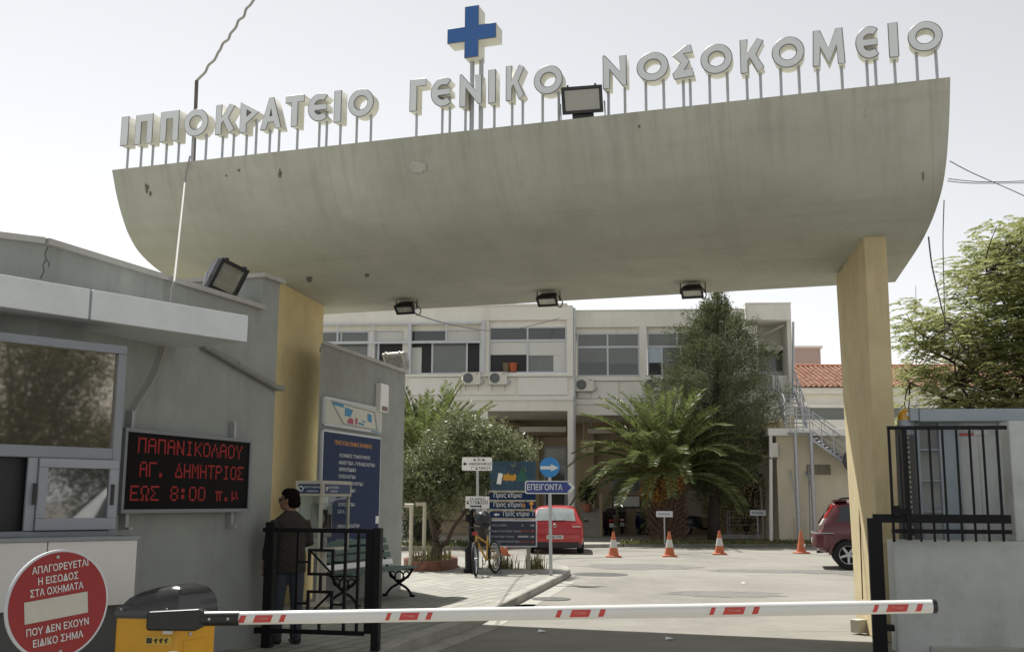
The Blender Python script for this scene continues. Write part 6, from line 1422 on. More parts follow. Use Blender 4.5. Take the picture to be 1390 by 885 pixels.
window(380, 500.4, 446.6, 506.3, .30, (460.8, 464.6), [455], [462], [(381, 499, 447, 461, 'pane_l', 0), (381, 499, 464, 506, 'pane_l', 0)], ft=2.2)
window(783, 868.4, 452.6, 511.3, D2 + .2, (470, 472.8), [825], [825], [(784, 867, 454, 470.5, 'pane_l', 0), (784, 825, 472, 492, 'pane_l', 0), (825, 867, 472, 494, 'pane_l', 0), (784, 825, 492, 511, 'pane', 0.0), (825, 867, 494, 511, 'pane', 0.0)])
window(879, 945.8, 452.6, 511.3, D2 + .2, (470, 472.8), [898.7, 925], [919.5], [(880, 945, 454, 470.5, 'pane_l', 0), (880, 898, 472, 493, 'pane_b', 0), (880, 898, 493, 511, 'pane_d', 0.01), (898.5, 945, 472, 511, 'pane_l', 0)])
# pale outer pipe grid in front of the left windows
g = [(380, 653, 435.6, 438.2, -.10, -.02), (380, 653, 461.4, 464.4, -.10, -.02), (653.4, 657.6, 435.6, 506.4, -.11, .01), (553, 557.3, 438.3, 506.4, -.105, -.02), (604, 606, 438.3, 461.3, -.09, -.03), (503.8, 506, 438.3, 461.3, -.09, -.03), (455.5, 457.6, 438.3, 461.3, -.09, -.03), (501, 503.6, 464.5, 506.4, -.09, -.03)]
fpart('outer_frame', g, M['alu_w'])
# porch: back walls, ceiling beam, steps, door, arches
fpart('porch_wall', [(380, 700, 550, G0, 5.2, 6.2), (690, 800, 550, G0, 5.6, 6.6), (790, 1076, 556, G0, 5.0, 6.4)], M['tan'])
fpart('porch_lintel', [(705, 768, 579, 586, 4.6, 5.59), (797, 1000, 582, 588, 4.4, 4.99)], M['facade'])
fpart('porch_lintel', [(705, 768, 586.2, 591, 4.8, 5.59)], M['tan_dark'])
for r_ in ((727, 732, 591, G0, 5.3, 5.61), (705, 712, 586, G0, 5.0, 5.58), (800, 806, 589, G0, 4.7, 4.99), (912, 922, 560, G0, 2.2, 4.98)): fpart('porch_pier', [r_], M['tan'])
o = fpart('door', [(738, 741, 609, 728, 5.50, 5.58), (766, 769, 609, 728, 5.50, 5.58), (738, 769, 606, 609, 5.50, 5.58), (738, 769, 628, 630, 5.50, 5.57)], M['alu_mid'])
fpart('pane', [(741, 766, 609, 727, 5.54, 5.56)], M['pane'], o)
# curved dark stair band and arches at the back wall
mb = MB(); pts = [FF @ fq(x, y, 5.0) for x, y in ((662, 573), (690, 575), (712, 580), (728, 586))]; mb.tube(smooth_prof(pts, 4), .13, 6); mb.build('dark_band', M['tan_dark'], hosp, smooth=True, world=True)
for cx_, r in ((681, 15), (708, 12)):
    c = fq(cx_, 600, 5.1); R = r / FOC * 51; mb = MB()
    mb.tube([FF @ Vector((c.x + R * math.cos(R_(a)), 5.12, c.z + R * math.sin(R_(a)))) for a in range(0, 181, 15)], .12, 6); mb.tube([FF @ Vector((c.x - R, 5.12, c.z)), FF @ Vector((c.x - R, 5.12, .2))], .12, 6); mb.tube([FF @ Vector((c.x + R, 5.12, c.z)), FF @ Vector((c.x + R, 5.12, .2))], .12, 6); mb.build('arch_moulding', M['facade'], hosp, smooth=True, world=True)
for (a, b, t_, b_, d) in ((560, 578, 672, 694, 5.1), (626, 651, 672, 694, 5.1), (588, 608, 672, 694, 5.1)):
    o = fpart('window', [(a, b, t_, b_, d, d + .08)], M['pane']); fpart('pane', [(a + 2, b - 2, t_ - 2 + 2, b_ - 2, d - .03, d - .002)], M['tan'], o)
fpart('skirting', [(545, 660, 702, 706, 5.0, 5.19), (545, 660, 716, G0, 4.9, 5.19)], M['tan'])
o = fpart('window', [(829, 867, 640, 667.5, 4.9, 4.98)], M['alu_mid']); fpart('pane', [(830.5, 846, 641.5, 666, 4.88, 4.895), (848, 865.5, 641.5, 666, 4.88, 4.895)], M['pane_l'], o)
o = fpart('window', [(829, 867, 671.5, 688.5, 4.9, 4.98)], M['pane_d']); fpart('blind', [(831, 865.5, 673, 687, 4.86, 4.895)], M['blind'], o)
fpart('panel', [(925, 960, 665, 700, 4.8, 4.98)], M['blind'])
for i in range(6): fpart('step', [(788, 812, 722 - 5.4 * i - 5.4, 722 - 5.4 * i + 12, 1.2 + .32 * i, 1.2 + .32 * (i + 6))], M['facade'] if False else mat('worn marble step', (.32, .30, .26), .6, var=.1) if i == 0 else bpy.data.materials['worn marble step'])
fpart('stair_rail', [(812, 816, 670, 728, 1.1, 1.25)], M['tan'])
# parapet gutter pipes
mb = MB(); mb.tube([FF @ fq(779.5, 418, .12), FF @ fq(779.5, 560, .12), FF @ fq(779.5, 735, .12)], .06, 8); mb.build('drainpipe', M['alu_w'], hosp, smooth=True, world=True)
mb = MB(); mb.tube([FF @ fq(1076.8, 437, .3), FF @ fq(1076.8, 540, .3)], .05, 8); mb.build('drainpipe', M['steel'], hosp, smooth=True, world=True)
fpart('roof_coping', [(380, 770.5, 411.5, 414.3, -.08, 7.1), (778.4, 1013.9, 421, 422.4, D2 - .06, 7.5), (1014, 1077.5, 413.6, 414.9, D2 - .56, 7.5)], M['facade_w'])
# ΚΤΙΡΙΟ Β sign
q = FF @ fq(797.5, 606, 3.2); F = frame(q, FAZ); t = thing('building_sign', 'cream plate reading ΚΤΙΡΙΟ Β hanging in the dark porch', 'building sign', mtx=F)
w_, h_ = (806 - 789) / FOC * 49, 16.5 / FOC * 49
mb = MB(); mb.bb(-w_ / 2, w_ / 2, 0, .03, -h_ / 2, h_ / 2); mb.build('plate', mat('cream plate', (.55, .53, .33), .5), t)
mb = MB(); text_c(mb, 'ΚΤΙΡΙΟ', 0, h_ * .22, h_ * .26, -.004, I4, w_ * .9); text_c(mb, 'Β', 0, -h_ * .20, h_ * .28, -.004, I4); mb.build('lettering', M['text_b'], t)
mb = MB(); mb.tube([(-w_ * .3, .015, h_ / 2), (-w_ * .3, .015, h_ / 2 + 1.2)], .012, 5); mb.tube([(w_ * .3, .015, h_ / 2), (w_ * .3, .015, h_ / 2 + 1.2)], .012, 5); mb.build('hanger', M['steel'], t)

# ------------------------------------------------------------------ air conditioners
def ac(label, mtx, w_=.80, h_=.54):
    t = thing('air_conditioner', label, 'air conditioner', mtx=mtx, group='air conditioners on the walls')
    mb = MB(); mb.bb(-w_ / 2, w_ / 2, -.32, -.02, 0, h_); mb.build('case', mat('air conditioner case', (.68, .66, .58), .5, var=.06, scale=5) if 'air conditioner case' not in bpy.data.materials else bpy.data.materials['air conditioner case'], t, bevel=.015)
    F = Matrix.Translation((-w_ * .16, -.322, h_ * .52)) @ Matrix.Rotation(R_(90), 4, 'X')
    mb = MB(); mb.lathe([(0, 0), (h_ * .38, 0), (h_ * .38, .004), (0, .004)], 24, F); g = mb.build('fan_opening', mat('fan shade', (.13, .14, .14), .6) if 'fan shade' not in bpy.data.materials else bpy.data.materials['fan shade'], t)
    mb = MB()
    for r in (.12, .22, .32, .40): mb.torus(h_ * r, .006, F @ Matrix.Translation((0, 0, .012)), 24, 4)
    for k in range(4): a = k * math.pi / 4; mb.tube([F @ Vector((-h_ * .4 * math.cos(a), -h_ * .4 * math.sin(a), .012)), F @ Vector((h_ * .4 * math.cos(a), h_ * .4 * math.sin(a), .012))], .006, 4)
    mb.build('grille', M['alu_mid'], g)
    mb = MB(); mb.bb(w_ * .26, w_ * .40, -.3235, -.3205, h_ * .84, h_ * .90); mb.build('badge', M['black_pl'], t)
    mb = MB(); mb.bb(w_ / 2, w_ / 2 + .07, -.22, -.06, .05, .22); mb.tube([(w_ / 2 + .03, -.1, .1), (w_ / 2 + .12, -.08, .12), (w_ / 2 + .14, .0, .2)], .025, 6); mb.build('pipe_valve', M['alu_w'], t)
    mb = MB()
    for X in (-w_ * .35, w_ * .35): mb.bb(X - .015, X + .015, -.34, .0, -.03, -.001); mb.bb(X - .014, X + .014, -.02, .0, -.25, -.031)
    mb.build('bracket', M['steel'], t)
    return t
a0 = None
for px, d, lab in ((640.5, .06, 'left of the pair of air conditioners beneath the middle upper window'), (676.5, .06, 'right of the pair of air conditioners beneath the upper windows'), (793.5, D2 + .03, 'air conditioner just right of the porch column'), (886, D2 + .03, 'air conditioner partly behind the conifer')):
    p = fq(px, 523 if px < 700 else 531.8, d); mtx = FF @ Matrix.Translation((p.x, d, p.z))
    a0 = ac(lab, mtx) if a0 is None else (dup(a0, mtx, lab) and a0)
q = at(1045.5, 620.5, 42.6); dup(a0, Matrix.Translation(q) @ frame((0, 0, 0), 14), 'air conditioner on the side wall of the small cream annex')

# ------------------------------------------------------------------ annex, stairs, tiled house
AO = at(1057, 700, 42.5); AO.z = 0; AF_ = frame(AO, 94); AFI = AF_.inverted()
def aq(px, py, d=0.0): return AFI @ onpl(px, py, AO + (AF_.to_3x3() @ Vector((0, d, 0))), 94)
anx = thing('annex_building', 'small cream flat roofed annex below the metal staircase', 'building', AO)
zr = aq(1100, 592).z; ztop = aq(1100, 582).z
mb = MB(); mb.bb(0, 9, 0, 6, 0, zr, AF_); mb.build('wall', M['cream'], anx, world=True)
mb = MB(); mb.bb(-.35, 9.3, -.35, 6.3, zr + .002, ztop, AF_); mb.build('roof_slab', M['facade_w'], anx, world=True, bevel=.02)
a, b = aq(1095.5, 644), aq(1127, 630.5)
mb = MB(); mb.bb(a.x, b.x, -.03, .02, a.z, b.z, AF_); o = mb.build('window', mat('brown window frame', (.22, .19, .13), .7), anx, world=True); mb = MB(); xm = (a.x + b.x) / 2
for x0_, x1_ in ((a.x + .05, xm - .03), (xm + .03, b.x - .05)): mb.bb(x0_, x1_, -.045, -.032, a.z + .05, b.z - .05, AF_)
mb.build('pane', mat('dusty brown pane', (.20, .18, .13), .3), o, world=True)
mb = MB(); mb.bb(0.6, 9, -.05, -.002, .0, aq(1100, 704).z, AF_); mb.build('plinth', M['cream'], anx, world=True)
mb = MB(); q0_, q1_ = aq(1046.5, 731, -.25), aq(1046, 590, -.25); mb.tube([AF_ @ Vector((q0_.x, -.25, .1)), AF_ @ Vector((q1_.x, -.25, q1_.z))], .07, 8); mb.build('drainpipe', M['facade_w'], anx, smooth=True, world=True)
for (xa, ya, xb_, yb_, lab, c) in ((1073, 637, 1088, 722, 'pale pole leaning on the annex wall behind the plain cone', 'steel'), (1097.5, 632, 1100, 729, 'thin dark pole leaning on the annex wall by the brown window', 'grey_metal'), (1094, 640, 1106, 670, 'short dark rod leaning beside the brown annex window', 'grey_metal')):
    p0, p1 = AF_ @ aq(xa, ya, -.07), AF_ @ aq(xb_, yb_, -.5); p1.z = KT if yb_ > 700 else p1.z; mb = MB(); mb.tube([p0, p1], .03, 6); tag(mb.build('leaning_pole', M[c], None, loc=p1), lab, 'pole')
# metal staircase
st_ = thing('metal_staircase', 'grey metal outdoor staircase with railings over the small annex', 'staircase', AO); sm = M['steel']
def A_(px, py, d): return AF_ @ aq(px, py, d)
zl = aq(1090, 588, -.9).z
lx0, lx1 = aq(1073, 588, -.9).x, aq(1106, 588, -.9).x
mb = MB(); mb.bb(lx0, lx1, -1.0, .3, zl, zl + .06, AF_); mb.build('landing', sm, st_, world=True)
for px in (1083.5, 1105): mb = MB(); x = aq(px, 700, -.9).x; mb.tube([AF_ @ Vector((x, -.9, KT)), AF_ @ Vector((x, -.9, zl))], .075, 10); mb.build('support_post', sm, st_, smooth=True, world=True)
def flight(b0, b1, t0, t1, n, nm='flight', rails=True):              # bottom left/right, top left/right
    mb = MB()
    for a, c in ((b0, t0), (b1, t1)): mb.tube([a, c], .06, 4, sq=True)
    mb.build('stringer', sm, st_, world=True)
    mb = MB()
    for k in range(n):
        f = (k + .5) / n; l, r = b0.lerp(t0, f), b1.lerp(t1, f); d = (t0 - b0); d.z = 0; d = d.normalized() * .14 if d.length > .01 else Vector((0, .14, 0)); u = Vector((0, 0, .035))
        mb.add([l - d, r - d, r + d, l + d, l - d + u, r - d + u, r + d + u, l + d + u], [(0, 3, 2, 1), (4, 5, 6, 7), (0, 1, 5, 4), (1, 2, 6, 5), (2, 3, 7, 6), (3, 0, 4, 7)])
    mb.build('treads', sm, st_, world=True)
    if rails:
        for a, c in ((b0, t0), (b1, t1)):
            mb = MB()
            for h in (.35, .65, .95): mb.tube([a + Vector((0, 0, h)), c + Vector((0, 0, h))], .03 if h > .9 else .018, 6)
            for k in range(5): p = a.lerp(c, k / 4); mb.tube([p, p + Vector((0, 0, .95))], .022, 6)
            mb.build('railing', sm, st_, smooth=True, world=True)
up_l, up_r = FF @ fq(1053, 530, D2 + .0), FF @ fq(1078, 530, D2 + .0)
flight(A_(1068, 583, .2), A_(1096, 583, .2), up_l, up_r, 10)
flight(A_(1100, 595, -.85), A_(1104, 592, -.1), A_(1165, 641, -.85), A_(1168, 636, -.1), 12)
mb = MB()
for h in (.4, .7, 1.0): mb.tube([AF_ @ Vector((lx0, -.95, zl + h)), AF_ @ Vector((lx1 - .2, -.95, zl + h))], .022, 6); mb.tube([AF_ @ Vector((lx0, -.95, zl + h)), AF_ @ Vector((lx0, .2, zl + h))], .022, 6)
for k in range(4): x = lx0 + (lx1 - .2 - lx0) * k / 3; mb.tube([AF_ @ Vector((x, -.95, zl)), AF_ @ Vector((x, -.95, zl + 1.0))], .025, 6)
mb.build('landing_railing', sm, st_, smooth=True, world=True)
mb = MB(); c0, c1 = fq(1026, 530, D2 - .1), fq(1048, 530, D2 - .1)
for f in [i / 9 for i in range(10)]: x = c0.x + (c1.x - c0.x) * f; mb.tube([FF @ Vector((x, D2 - .1, c0.z)), FF @ Vector((x, D2 - .1, c0.z + .62))], .014 if 0 < f < 1 else .05, 6)
for h in (.02, .62): mb.tube([FF @ Vector((c0.x, D2 - .1, c0.z + h)), FF @ Vector((c1.x, D2 - .1, c0.z + h))], .025, 6)
mb.build('balcony_railing', sm, st_, smooth=True, world=True)
c = at(1160, 625, 40.5); mb = MB(); F = frame(c, 80); mb.disc((0, 0, 0), .46, .05, I4, 28)
t = thing('round_mirror', 'dark back of a round traffic mirror peeking past the right pillar', 'traffic mirror', mtx=F); mb.build('disc', M['black_pl'], t); mb = MB(); mb.tube([(0, .08, .2), (.02, .08, -c.z)], .04, 8); mb.build('pole', M['steel'], t, smooth=True)
# tiled house behind
HO = at(1080, 600, 60.0); HO.z = 0; HF = frame(HO, 92); HI = HF.inverted(); hq = lambda px, py, d=0.0: HI @ onpl(px, py, HO + (HF.to_3x3() @ Vector((0, d, 0))), 92)
hs_ = thing('tiled_house', 'low cream house with a red tiled roof behind the annex', 'house', HO)
ze, zr_ = hq(1100, 526).z, hq(1100, 498, 6).z
mb = MB(); mb.bb(-2, 26, .3, 11.7, 0, ze + .1, HF); mb.build('wall', M['facade'], hs_, world=True)
mb = MB(); mb.bb(-2.2, 26.2, -.1, .28, ze - .35, ze - .02, HF); mb.build('cornice', M['facade_w'], hs_, world=True)
mb = MB(); mb.bb(-2, 26, .24, .29, ze - 1.75, ze - 1.15, HF); o = mb.build('window_band', M['pane_l'], hs_, world=True)
mb = MB(); mb.bb(-2.1, 26.1, .0, .29, ze - 1.12, ze - .95, HF); mb.bb(-2.1, 26.1, -.1, .29, ze - 2.4, ze - 1.80, HF); mb.build('wall_band', M['facade_w'], hs_, world=True)
mb = MB()
pitch, n = .30, 96
for side in (0, 1):
    for i in range(n):
        x = -2.4 + i * pitch; rows = 17; 
        for j in range(rows):
            if side and j > 2: continue
            f0, f1 = j / rows, (j + 1) / rows + .012
            y0, z0 = (-.3 + 6.3 * f0, ze + (zr_ - ze) * f0 + .05) if not side else (12.3 - 6.3 * f0, ze + (zr_ - ze) * f0 + .05)
            y1, z1 = (-.3 + 6.3 * f1, ze + (zr_ - ze) * f1 - .0) if not side else (12.3 - 6.3 * f1, ze + (zr_ - ze) * f1)
            jz = rnd.uniform(-.01, .01); r0 = []; r1 = []
            for a in (0, 45, 90, 135, 180): r0.append(HF @ Vector((x + .11 * math.cos(R_(a)), y0, z0 + .09 * math.sin(R_(a)) + jz))); r1.append(HF @ Vector((x + .10 * math.cos(R_(a)), y1, z1 + .085 * math.sin(R_(a)) + jz)))
            mb.loft([r0, r1], False, False); mb.add([r0[0], r0[2], r0[4]], [(0, 1, 2)])
mb.add([HF @ Vector(p) for p in ((-2.4, -.3, ze + .02), (26.4, -.3, ze + .02), (26.4, 6, zr_), (-2.4, 6, zr_))], [(0, 1, 2, 3)]); mb.add([HF @ Vector(p) for p in ((-2.4, 12.3, ze + .02), (26.4, 12.3, ze + .02), (26.4, 6, zr_), (-2.4, 6, zr_))], [(3, 2, 1, 0)])
tile = foliage('roof tile', [(.30, .14, .09), (.40, .21, .14), (.36, .22, .16), (.24, .11, .075)], 0.0, .85, .2)
mb.build('roof', tile, hs_, world=True)
mb = MB(); mb.tube([HF @ Vector((-2.4, 6, zr_ + .03)), HF @ Vector((26.4, 6, zr_ + .03))], .14, 8); mb.build('ridge', M['terracotta'], hs_, world=True)
# pinkish block and white roof far away
PO = at(1070, 520, 75.0); PO.z = 0; PF = frame(PO, 92); q1_ = PF.inverted() @ onpl(1113.5, 472.5, PO, 92)
t = thing('far_block', 'plain pinkish block rising behind the red tiled roof', 'building', PO)
mb = MB(); mb.bb(-4, q1_.x, 0, 6, 0, q1_.z, PF); mb.build('wall', M['pink'], t, world=True); mb = MB(); mb.bb(-4, q1_.x + .15, -.1, 6.1, q1_.z, q1_.z + .15, PF); mb.build('coping', M['facade_w'], t, world=True)
PO = at(1300, 480, 80.0); PO.z = 0; PF = frame(PO, 92); fp_ = PF.inverted()
t = thing('far_house', 'pale far house with an arched roof glimpsed through the feathery tree', 'house', PO); a, b = fp_ @ onpl(1280, 482, PO, 92), fp_ @ onpl(1372, 462, PO, 92)
mb = MB(); mb.bb(a.x, b.x, 0, 9, 0, a.z, PF); mb.build('wall', M['facade_w'], t, world=True)
mb = MB(); xm = (a.x + b.x) / 2; hw = (b.x - a.x) / 2; pr = [(xm + hw * math.cos(R_(k)), a.z + (b.z - a.z) * math.sin(R_(k))) for k in range(0, 181, 12)]; mb.polyxz(pr, -.2, 9.2, PF); mb.build('roof', mat('pale sheet roof', (.50, .50, .48), .6), t, world=True)
# metal railing right of the conifer trunk
q0, q1 = gr(988, 730.4, KT), gr(1043, 730.4, KT); t = thing('metal_railing', 'grey tubular railing between the conifer trunk and the annex', 'railing', q0)
mb = MB(); L = q1 - q0
for h in (.25, .55, .85, 1.12): mb.tube([(0, 0, h), (L.x, L.y, h)], .025, 6)
mb.build('rails', M['steel'], t, smooth=True)
for f in (0, .06, 1): mb = MB(); mb.tube([(L.x * f, L.y * f, 0), (L.x * f, L.y * f, 1.12)], .03, 6); mb.build('post', M['steel'], t, smooth=True)
mb = MB(); mb.bb(-.4, L.x + .3, -.1, .25, -.02, .16); mb.build('footing', M['grey_pale'], t)
q = gr(1037, 731, KT); mb = MB(); mb.tube([q, at(1032, 650, q.y)], .05, 8); tag(mb.build('leaning_pole', M['cream'] if False else bpy.data.materials['cream tube'], None, smooth=True, loc=q), 'peeling pale post standing in front of the metal railing', 'pole')
# ------------------------------------------------------------------ right side: concrete wall, grille, cabin
RW = at(1213, 740, 12.0); RW.z = 0; RAZ = 97.0; RF = frame(RW, RAZ); RFI = RF.inverted()
def rq(px, py, d=0.0): return RFI @ onpl(px, py, RW + (RF.to_3x3() @ Vector((0, d, 0))), RAZ)
t = thing('concrete_wall', 'pale grey concrete wall with a barred opening on the right', 'wall', RW)
xa, xo, zs, zt = rq(1214, 780).x, rq(1374, 650).x, rq(1290, 733.5).z, rq(1380, 571).z
mb = MB(); mb.bb(xa, 3.6, 0, .30, 0, zs, RF); mb.build('lower_wall', M['grey_pale'], t, world=True, bevel=.012)
mb = MB(); mb.bb(xo, 3.6, .002, .298, zs, zt, RF); mb.build('upper_wall', M['grey_pale'], t, world=True, bevel=.012)
mb = MB(); zpl = rq(1330, 878, -.05).z; mb.bb(rq(1262, 878).x, 3.6, -.06, -.001, 0, zpl, RF); mb.build('plinth', M['coping'], t, world=True, bevel=.01)
g = thing('black_gate', 'black metal gate frame and window bars on the grey concrete wall', 'gate', mtx=RF)
def rb(name, x0, x1, py0, py1, d0, d1):
    mb = MB(); a, b = rq(x0, py1, d0), rq(x1, py0, d0); mb.bb(a.x, b.x, d0, d1, a.z, b.z); return mb.build(name, M['black'], g, bevel=.004)
YF = -.12
rb('post', 1186.5, 1197, 703, 889, YF - .03, YF + .03); 
mb = MB(); a, b = rq(1185, 709, YF), rq(1371.5, 698.5, YF); mb.bb(a.x, b.x, YF - .025, YF + .025, a.z, b.z); mb.build('top_rail', M['black'], g, bevel=.004)
rb('lower_rail', 1211, 1374, 719, 723.5, YF - .01, YF + .02)
rb('frame_top', 1204.5, 1367, 577.5, 583, YF - .02, YF + .02)
for px in (1222.5,): 
    mb = MB(); a, b = rq(px, 583.2, YF), rq(px + 3.2, 733, YF); mb.bb(a.x, a.x + .055, YF - .04, YF + .03, zs + .005, a.z); mb.build('stile', M['black'], g, bevel=.004)
for px in (1206, 1242.5, 1260.5, 1278.5, 1297.5, 1315.5, 1333.5, 1352.5):
    mb = MB(); a = rq(px, 583.2, YF); b = rq(px + 5, 735, YF); r = .0105 if px > 1207 else .014; mb.bb(a.x - r, a.x + r, YF - .011, YF + .011, b.z, a.z); mb.build('bar', M['black'], g)
mb = MB(); a = rq(1212, 699, YF); b = rq(1236, 690, YF); mb.bb(a.x, b.x, YF - .05, YF - .026, a.z, b.z); mb.bb(a.x - .0, a.x + .07, YF - .07, YF - .051, a.z - .02, b.z + .03); mb.build('latch', M['black'], g, bevel=.005)
mb = MB(); a = rq(1199, 856, YF); b = rq(1214, 848, YF); mb.bb(a.x, b.x, YF - .02, YF + .1, a.z, b.z); mb.build('hinge', M['black'], g)
mb = MB(); a = rq(1203, 880, YF); mb.lathe([(0, 0), (.05, 0), (.05, .2), (0, .2)], 10, Matrix.Translation((a.x, .06, a.z - .05))); mb.build('hinge_motor', M['grey_metal'], g, bevel=.01)
# grey metal cabin behind the bars
YC = 1.0
cb = thing('metal_cabin', 'blue grey metal cabin with shelves behind the barred opening', 'cabin', mtx=RF @ Matrix.Translation((0, YC, 0)))
cq = lambda px, py, d=0.0: RFI @ onpl(px, py, RW + (RF.to_3x3() @ Vector((0, YC + d, 0))), RAZ)
def cbx(name, x0, x1, py0, py1, d0, d1, m, bevel=.006):
    mb = MB(); a, b = cq(x0, py1, d0), cq(x1, py0, d0); mb.bb(a.x, b.x, d0, d1, max(0, a.z), b.z); return mb.build(name, m, cb, bevel=bevel)
bl_ = mat('blue grey cabin paint', (.34, .39, .43), .5, .1, var=.06, scale=3, stain=(.18, .19, .19), sscale=2, samt=.3)
gw = mat('dirty white cabin panel', (.64, .66, .65), .5, var=.08, scale=3, stain=(.30, .30, .29), sscale=1.5, samt=.5, stretch=(2, 2, .5))
zt_, zb_ = cq(1249, 555, -.3), cq(1249, 572, -.3)
mb = MB(); a, b = zb_.x, 4.6; mb.bb(a, b, -.3, .5, zb_.z, zt_.z); mb.build('roof_beam', bl_, cb, bevel=.01)
mb = MB(); mb.bb(a - .10, a - .005, -.28, .1, zb_.z + .01, zt_.z + .01); mb.build('beam_end', bl_, cb, bevel=.005)
cbx('frame_post', 1242, 1247, 573, 900, -.02, .06, bl_); cbx('frame_post', 1292.5, 1301, 573, 900, -.04, .06, bl_)
cbx('back_panel', 1247, 1292.4, 573, 900, .32, .36, gw)
for py in (609, 651, 693, 735): cbx('shelf', 1247, 1292.4, py, py + 2.2, .0, .31, bl_, 0)
mb = MB(); x0_ = cq(1301, 600).x; wdt = .235
for k in range(12): mb.bb(x0_ + k * wdt, x0_ + (k + 1) * wdt - .006, .02 + .012 * (k % 2), .08, 0, zb_.z)
mb.build('sheet_wall', gw, cb)
cbx('red_sticker', 1302, 1321, 588, 591, -.004, .012, M['stripe'], 0); cbx('white_sticker', 1322, 1342, 584, 590, -.004, .012, M['white'], 0)
cbx('side_panel', 1219, 1224, 588, 900, -.1, .05, mat('dark grey channel', (.10, .10, .10), .6), 0)
mb = MB(); a = cq(1229.5, 600, -.1)
mb.bb(a.x - .012, a.x + .012, -.12, -.09, 0.3, cq(1229, 592, -.1).z)
for k in range(34): z = .5 + k * .058; mb.bb(a.x + .013, a.x + .035, -.12, -.09, z, z + .03)
mb.build('toothed_rack', mat('pale brown rack', (.36, .32, .26), .6, var=.2), cb)
cbx('channel', 1235, 1241, 590, 900, -.1, .0, mat('dark grey channel 2', (.07, .07, .07), .6), 0)
# beacon
q = RF @ rq(1230, 581, YC - .1); t = thing('warning_beacon', 'orange warning beacon dome on a grey base at the cabin corner', 'beacon', mtx=Matrix.Translation(q))
mb = MB(); mb.lathe([(0, 0), (.095, 0), (.10, .03), (.095, .09), (0, .09)], 20); mb.build('base', bl_, t, smooth=True, ang=40)
mb = MB(); mb.lathe([(.088, .091), (.09, .14), (.075, .19), (.04, .225), (0, .232)], 20); mb.build('dome', mat('orange lens', (.62, .33, .02), .2, coat=.6), t, smooth=True)
mb = MB(); mb.lathe([(0, 0), (.025, 0), (.025, .012), (0, .012)], 10, Matrix.Translation((0, -.084, .16)) @ Matrix.Rotation(R_(80), 4, 'X')); mb.build('lens_screw', M['white'], t)
mb = MB(); mb.bb(-.05, .05, .0, .5, -.25, -.001); mb.build('bracket', bl_, t)

# ------------------------------------------------------------------ cables
def cable(label, pts, r, m=M['cable_d']):
    mb = MB(); mb.tube(smooth_prof(pts, 6), r, 5); tag(mb.build('overhead_cable', m, None, smooth=True, loc=pts[0]), label, 'cable', 'loose cables at the canopy')
e = [onpl(x, y, rp[3], CA_END) + Vector((.02, 0, 0)) for x, y in ((1287, 219), (1285, 243), (1284, 246), (1279, 272), (1258, 322))]
cable('steep thin cable running from the canopy edge to the upper right', [e[0], at(1320, 235, 11.5), at(1390, 266, 11), at(1480, 312, 10.5)], .0055)
cable('upper of two level cables leaving the canopy to the right', [e[1], at(1330, 247, 11.6), at(1390, 246, 11.4), at(1480, 240, 11)], .005)
cable('lower of two level cables leaving the canopy to the right', [e[2], at(1320, 249, 11.8), at(1390, 248.5, 11.5), at(1480, 246, 11)], .005)
cable('thin straight cable dropping from the canopy edge into the feathery tree', [e[3], at(1280, 330, 12.5), at(1281.5, 400, 13), at(1282, 470, 14)], .006)
cable('thick dark cable curving from the canopy edge into the feathery tree', [e[4], at(1265, 360, 13), at(1274, 400, 14), at(1281, 428, 15), at(1291, 448, 17), at(1320, 490, 21)], .010)
p0 = onpl(565, 427, rp[-1] + (lp[-1] - rp[-1]) * .72, AXAZ); cable('thin cable sagging from under the canopy to the hospital facade', [p0, at(610, 440, 25), at(655, 448, 34), at(690, 449, 40), FF @ fq(760, 432, -.05)], .012)
q = at(1243, 560, 40); q.z = 4; mb = MB(); mb.tube([Vector((q.x, q.y, 4)), at(1243, 388, 40)], [.03, .012], 6); tag(mb.build('antenna', M['steel'], None, loc=q), 'thin upright aerial rod rising behind the feathery tree', 'antenna')

# ------------------------------------------------------------------ plants
nrng = np.random.default_rng(11)
def leaf_mesh(name, P, D, S, m, parent=None, wid=.35, world=False, nrm=None, fold=.0, kind=None, tip=True):
    P, D, S = np.asarray(P, float), np.asarray(D, float), np.asarray(S, float)
    D = D / np.linalg.norm(D, axis=1)[:, None]
    Nn = nrng.normal(size=P.shape) if nrm is None else nrm + nrng.normal(size=P.shape) * .35
    W = np.cross(D, Nn); W /= np.linalg.norm(W, axis=1)[:, None] + 1e-9
    Wd = S * wid
    v = np.stack([P, P + D * (S * .45)[:, None] + W * Wd[:, None] * .5, P + D * S[:, None], P + D * (S * .45)[:, None] - W * Wd[:, None] * .5], 1).reshape(-1, 3)
    mb = MB(); mb.v = [tuple(x) for x in v]; n = len(P); mb.f = [[4 * i, 4 * i + 1, 4 * i + 2, 4 * i + 3] for i in range(n)]; mb.mi = [0] * n
    return mb.build(name, m, parent, world=world)
def limb(mb, a, b, r0, r1, seg=5, wob=.08, n=7):
    a, b = Vector(a), Vector(b); L = (b - a).length; pts = []
    for i in range(seg + 1):
        f = i / seg; p = a.lerp(b, f)
        if 0 < i < seg: p += Vector((rnd.uniform(-1, 1), rnd.uniform(-1, 1), rnd.uniform(-.4, .6))) * L * wob * .5
        pts.append(p)
    mb.tube(pts, [r0 + (r1 - r0) * i / seg for i in range(seg + 1)], n); return pts
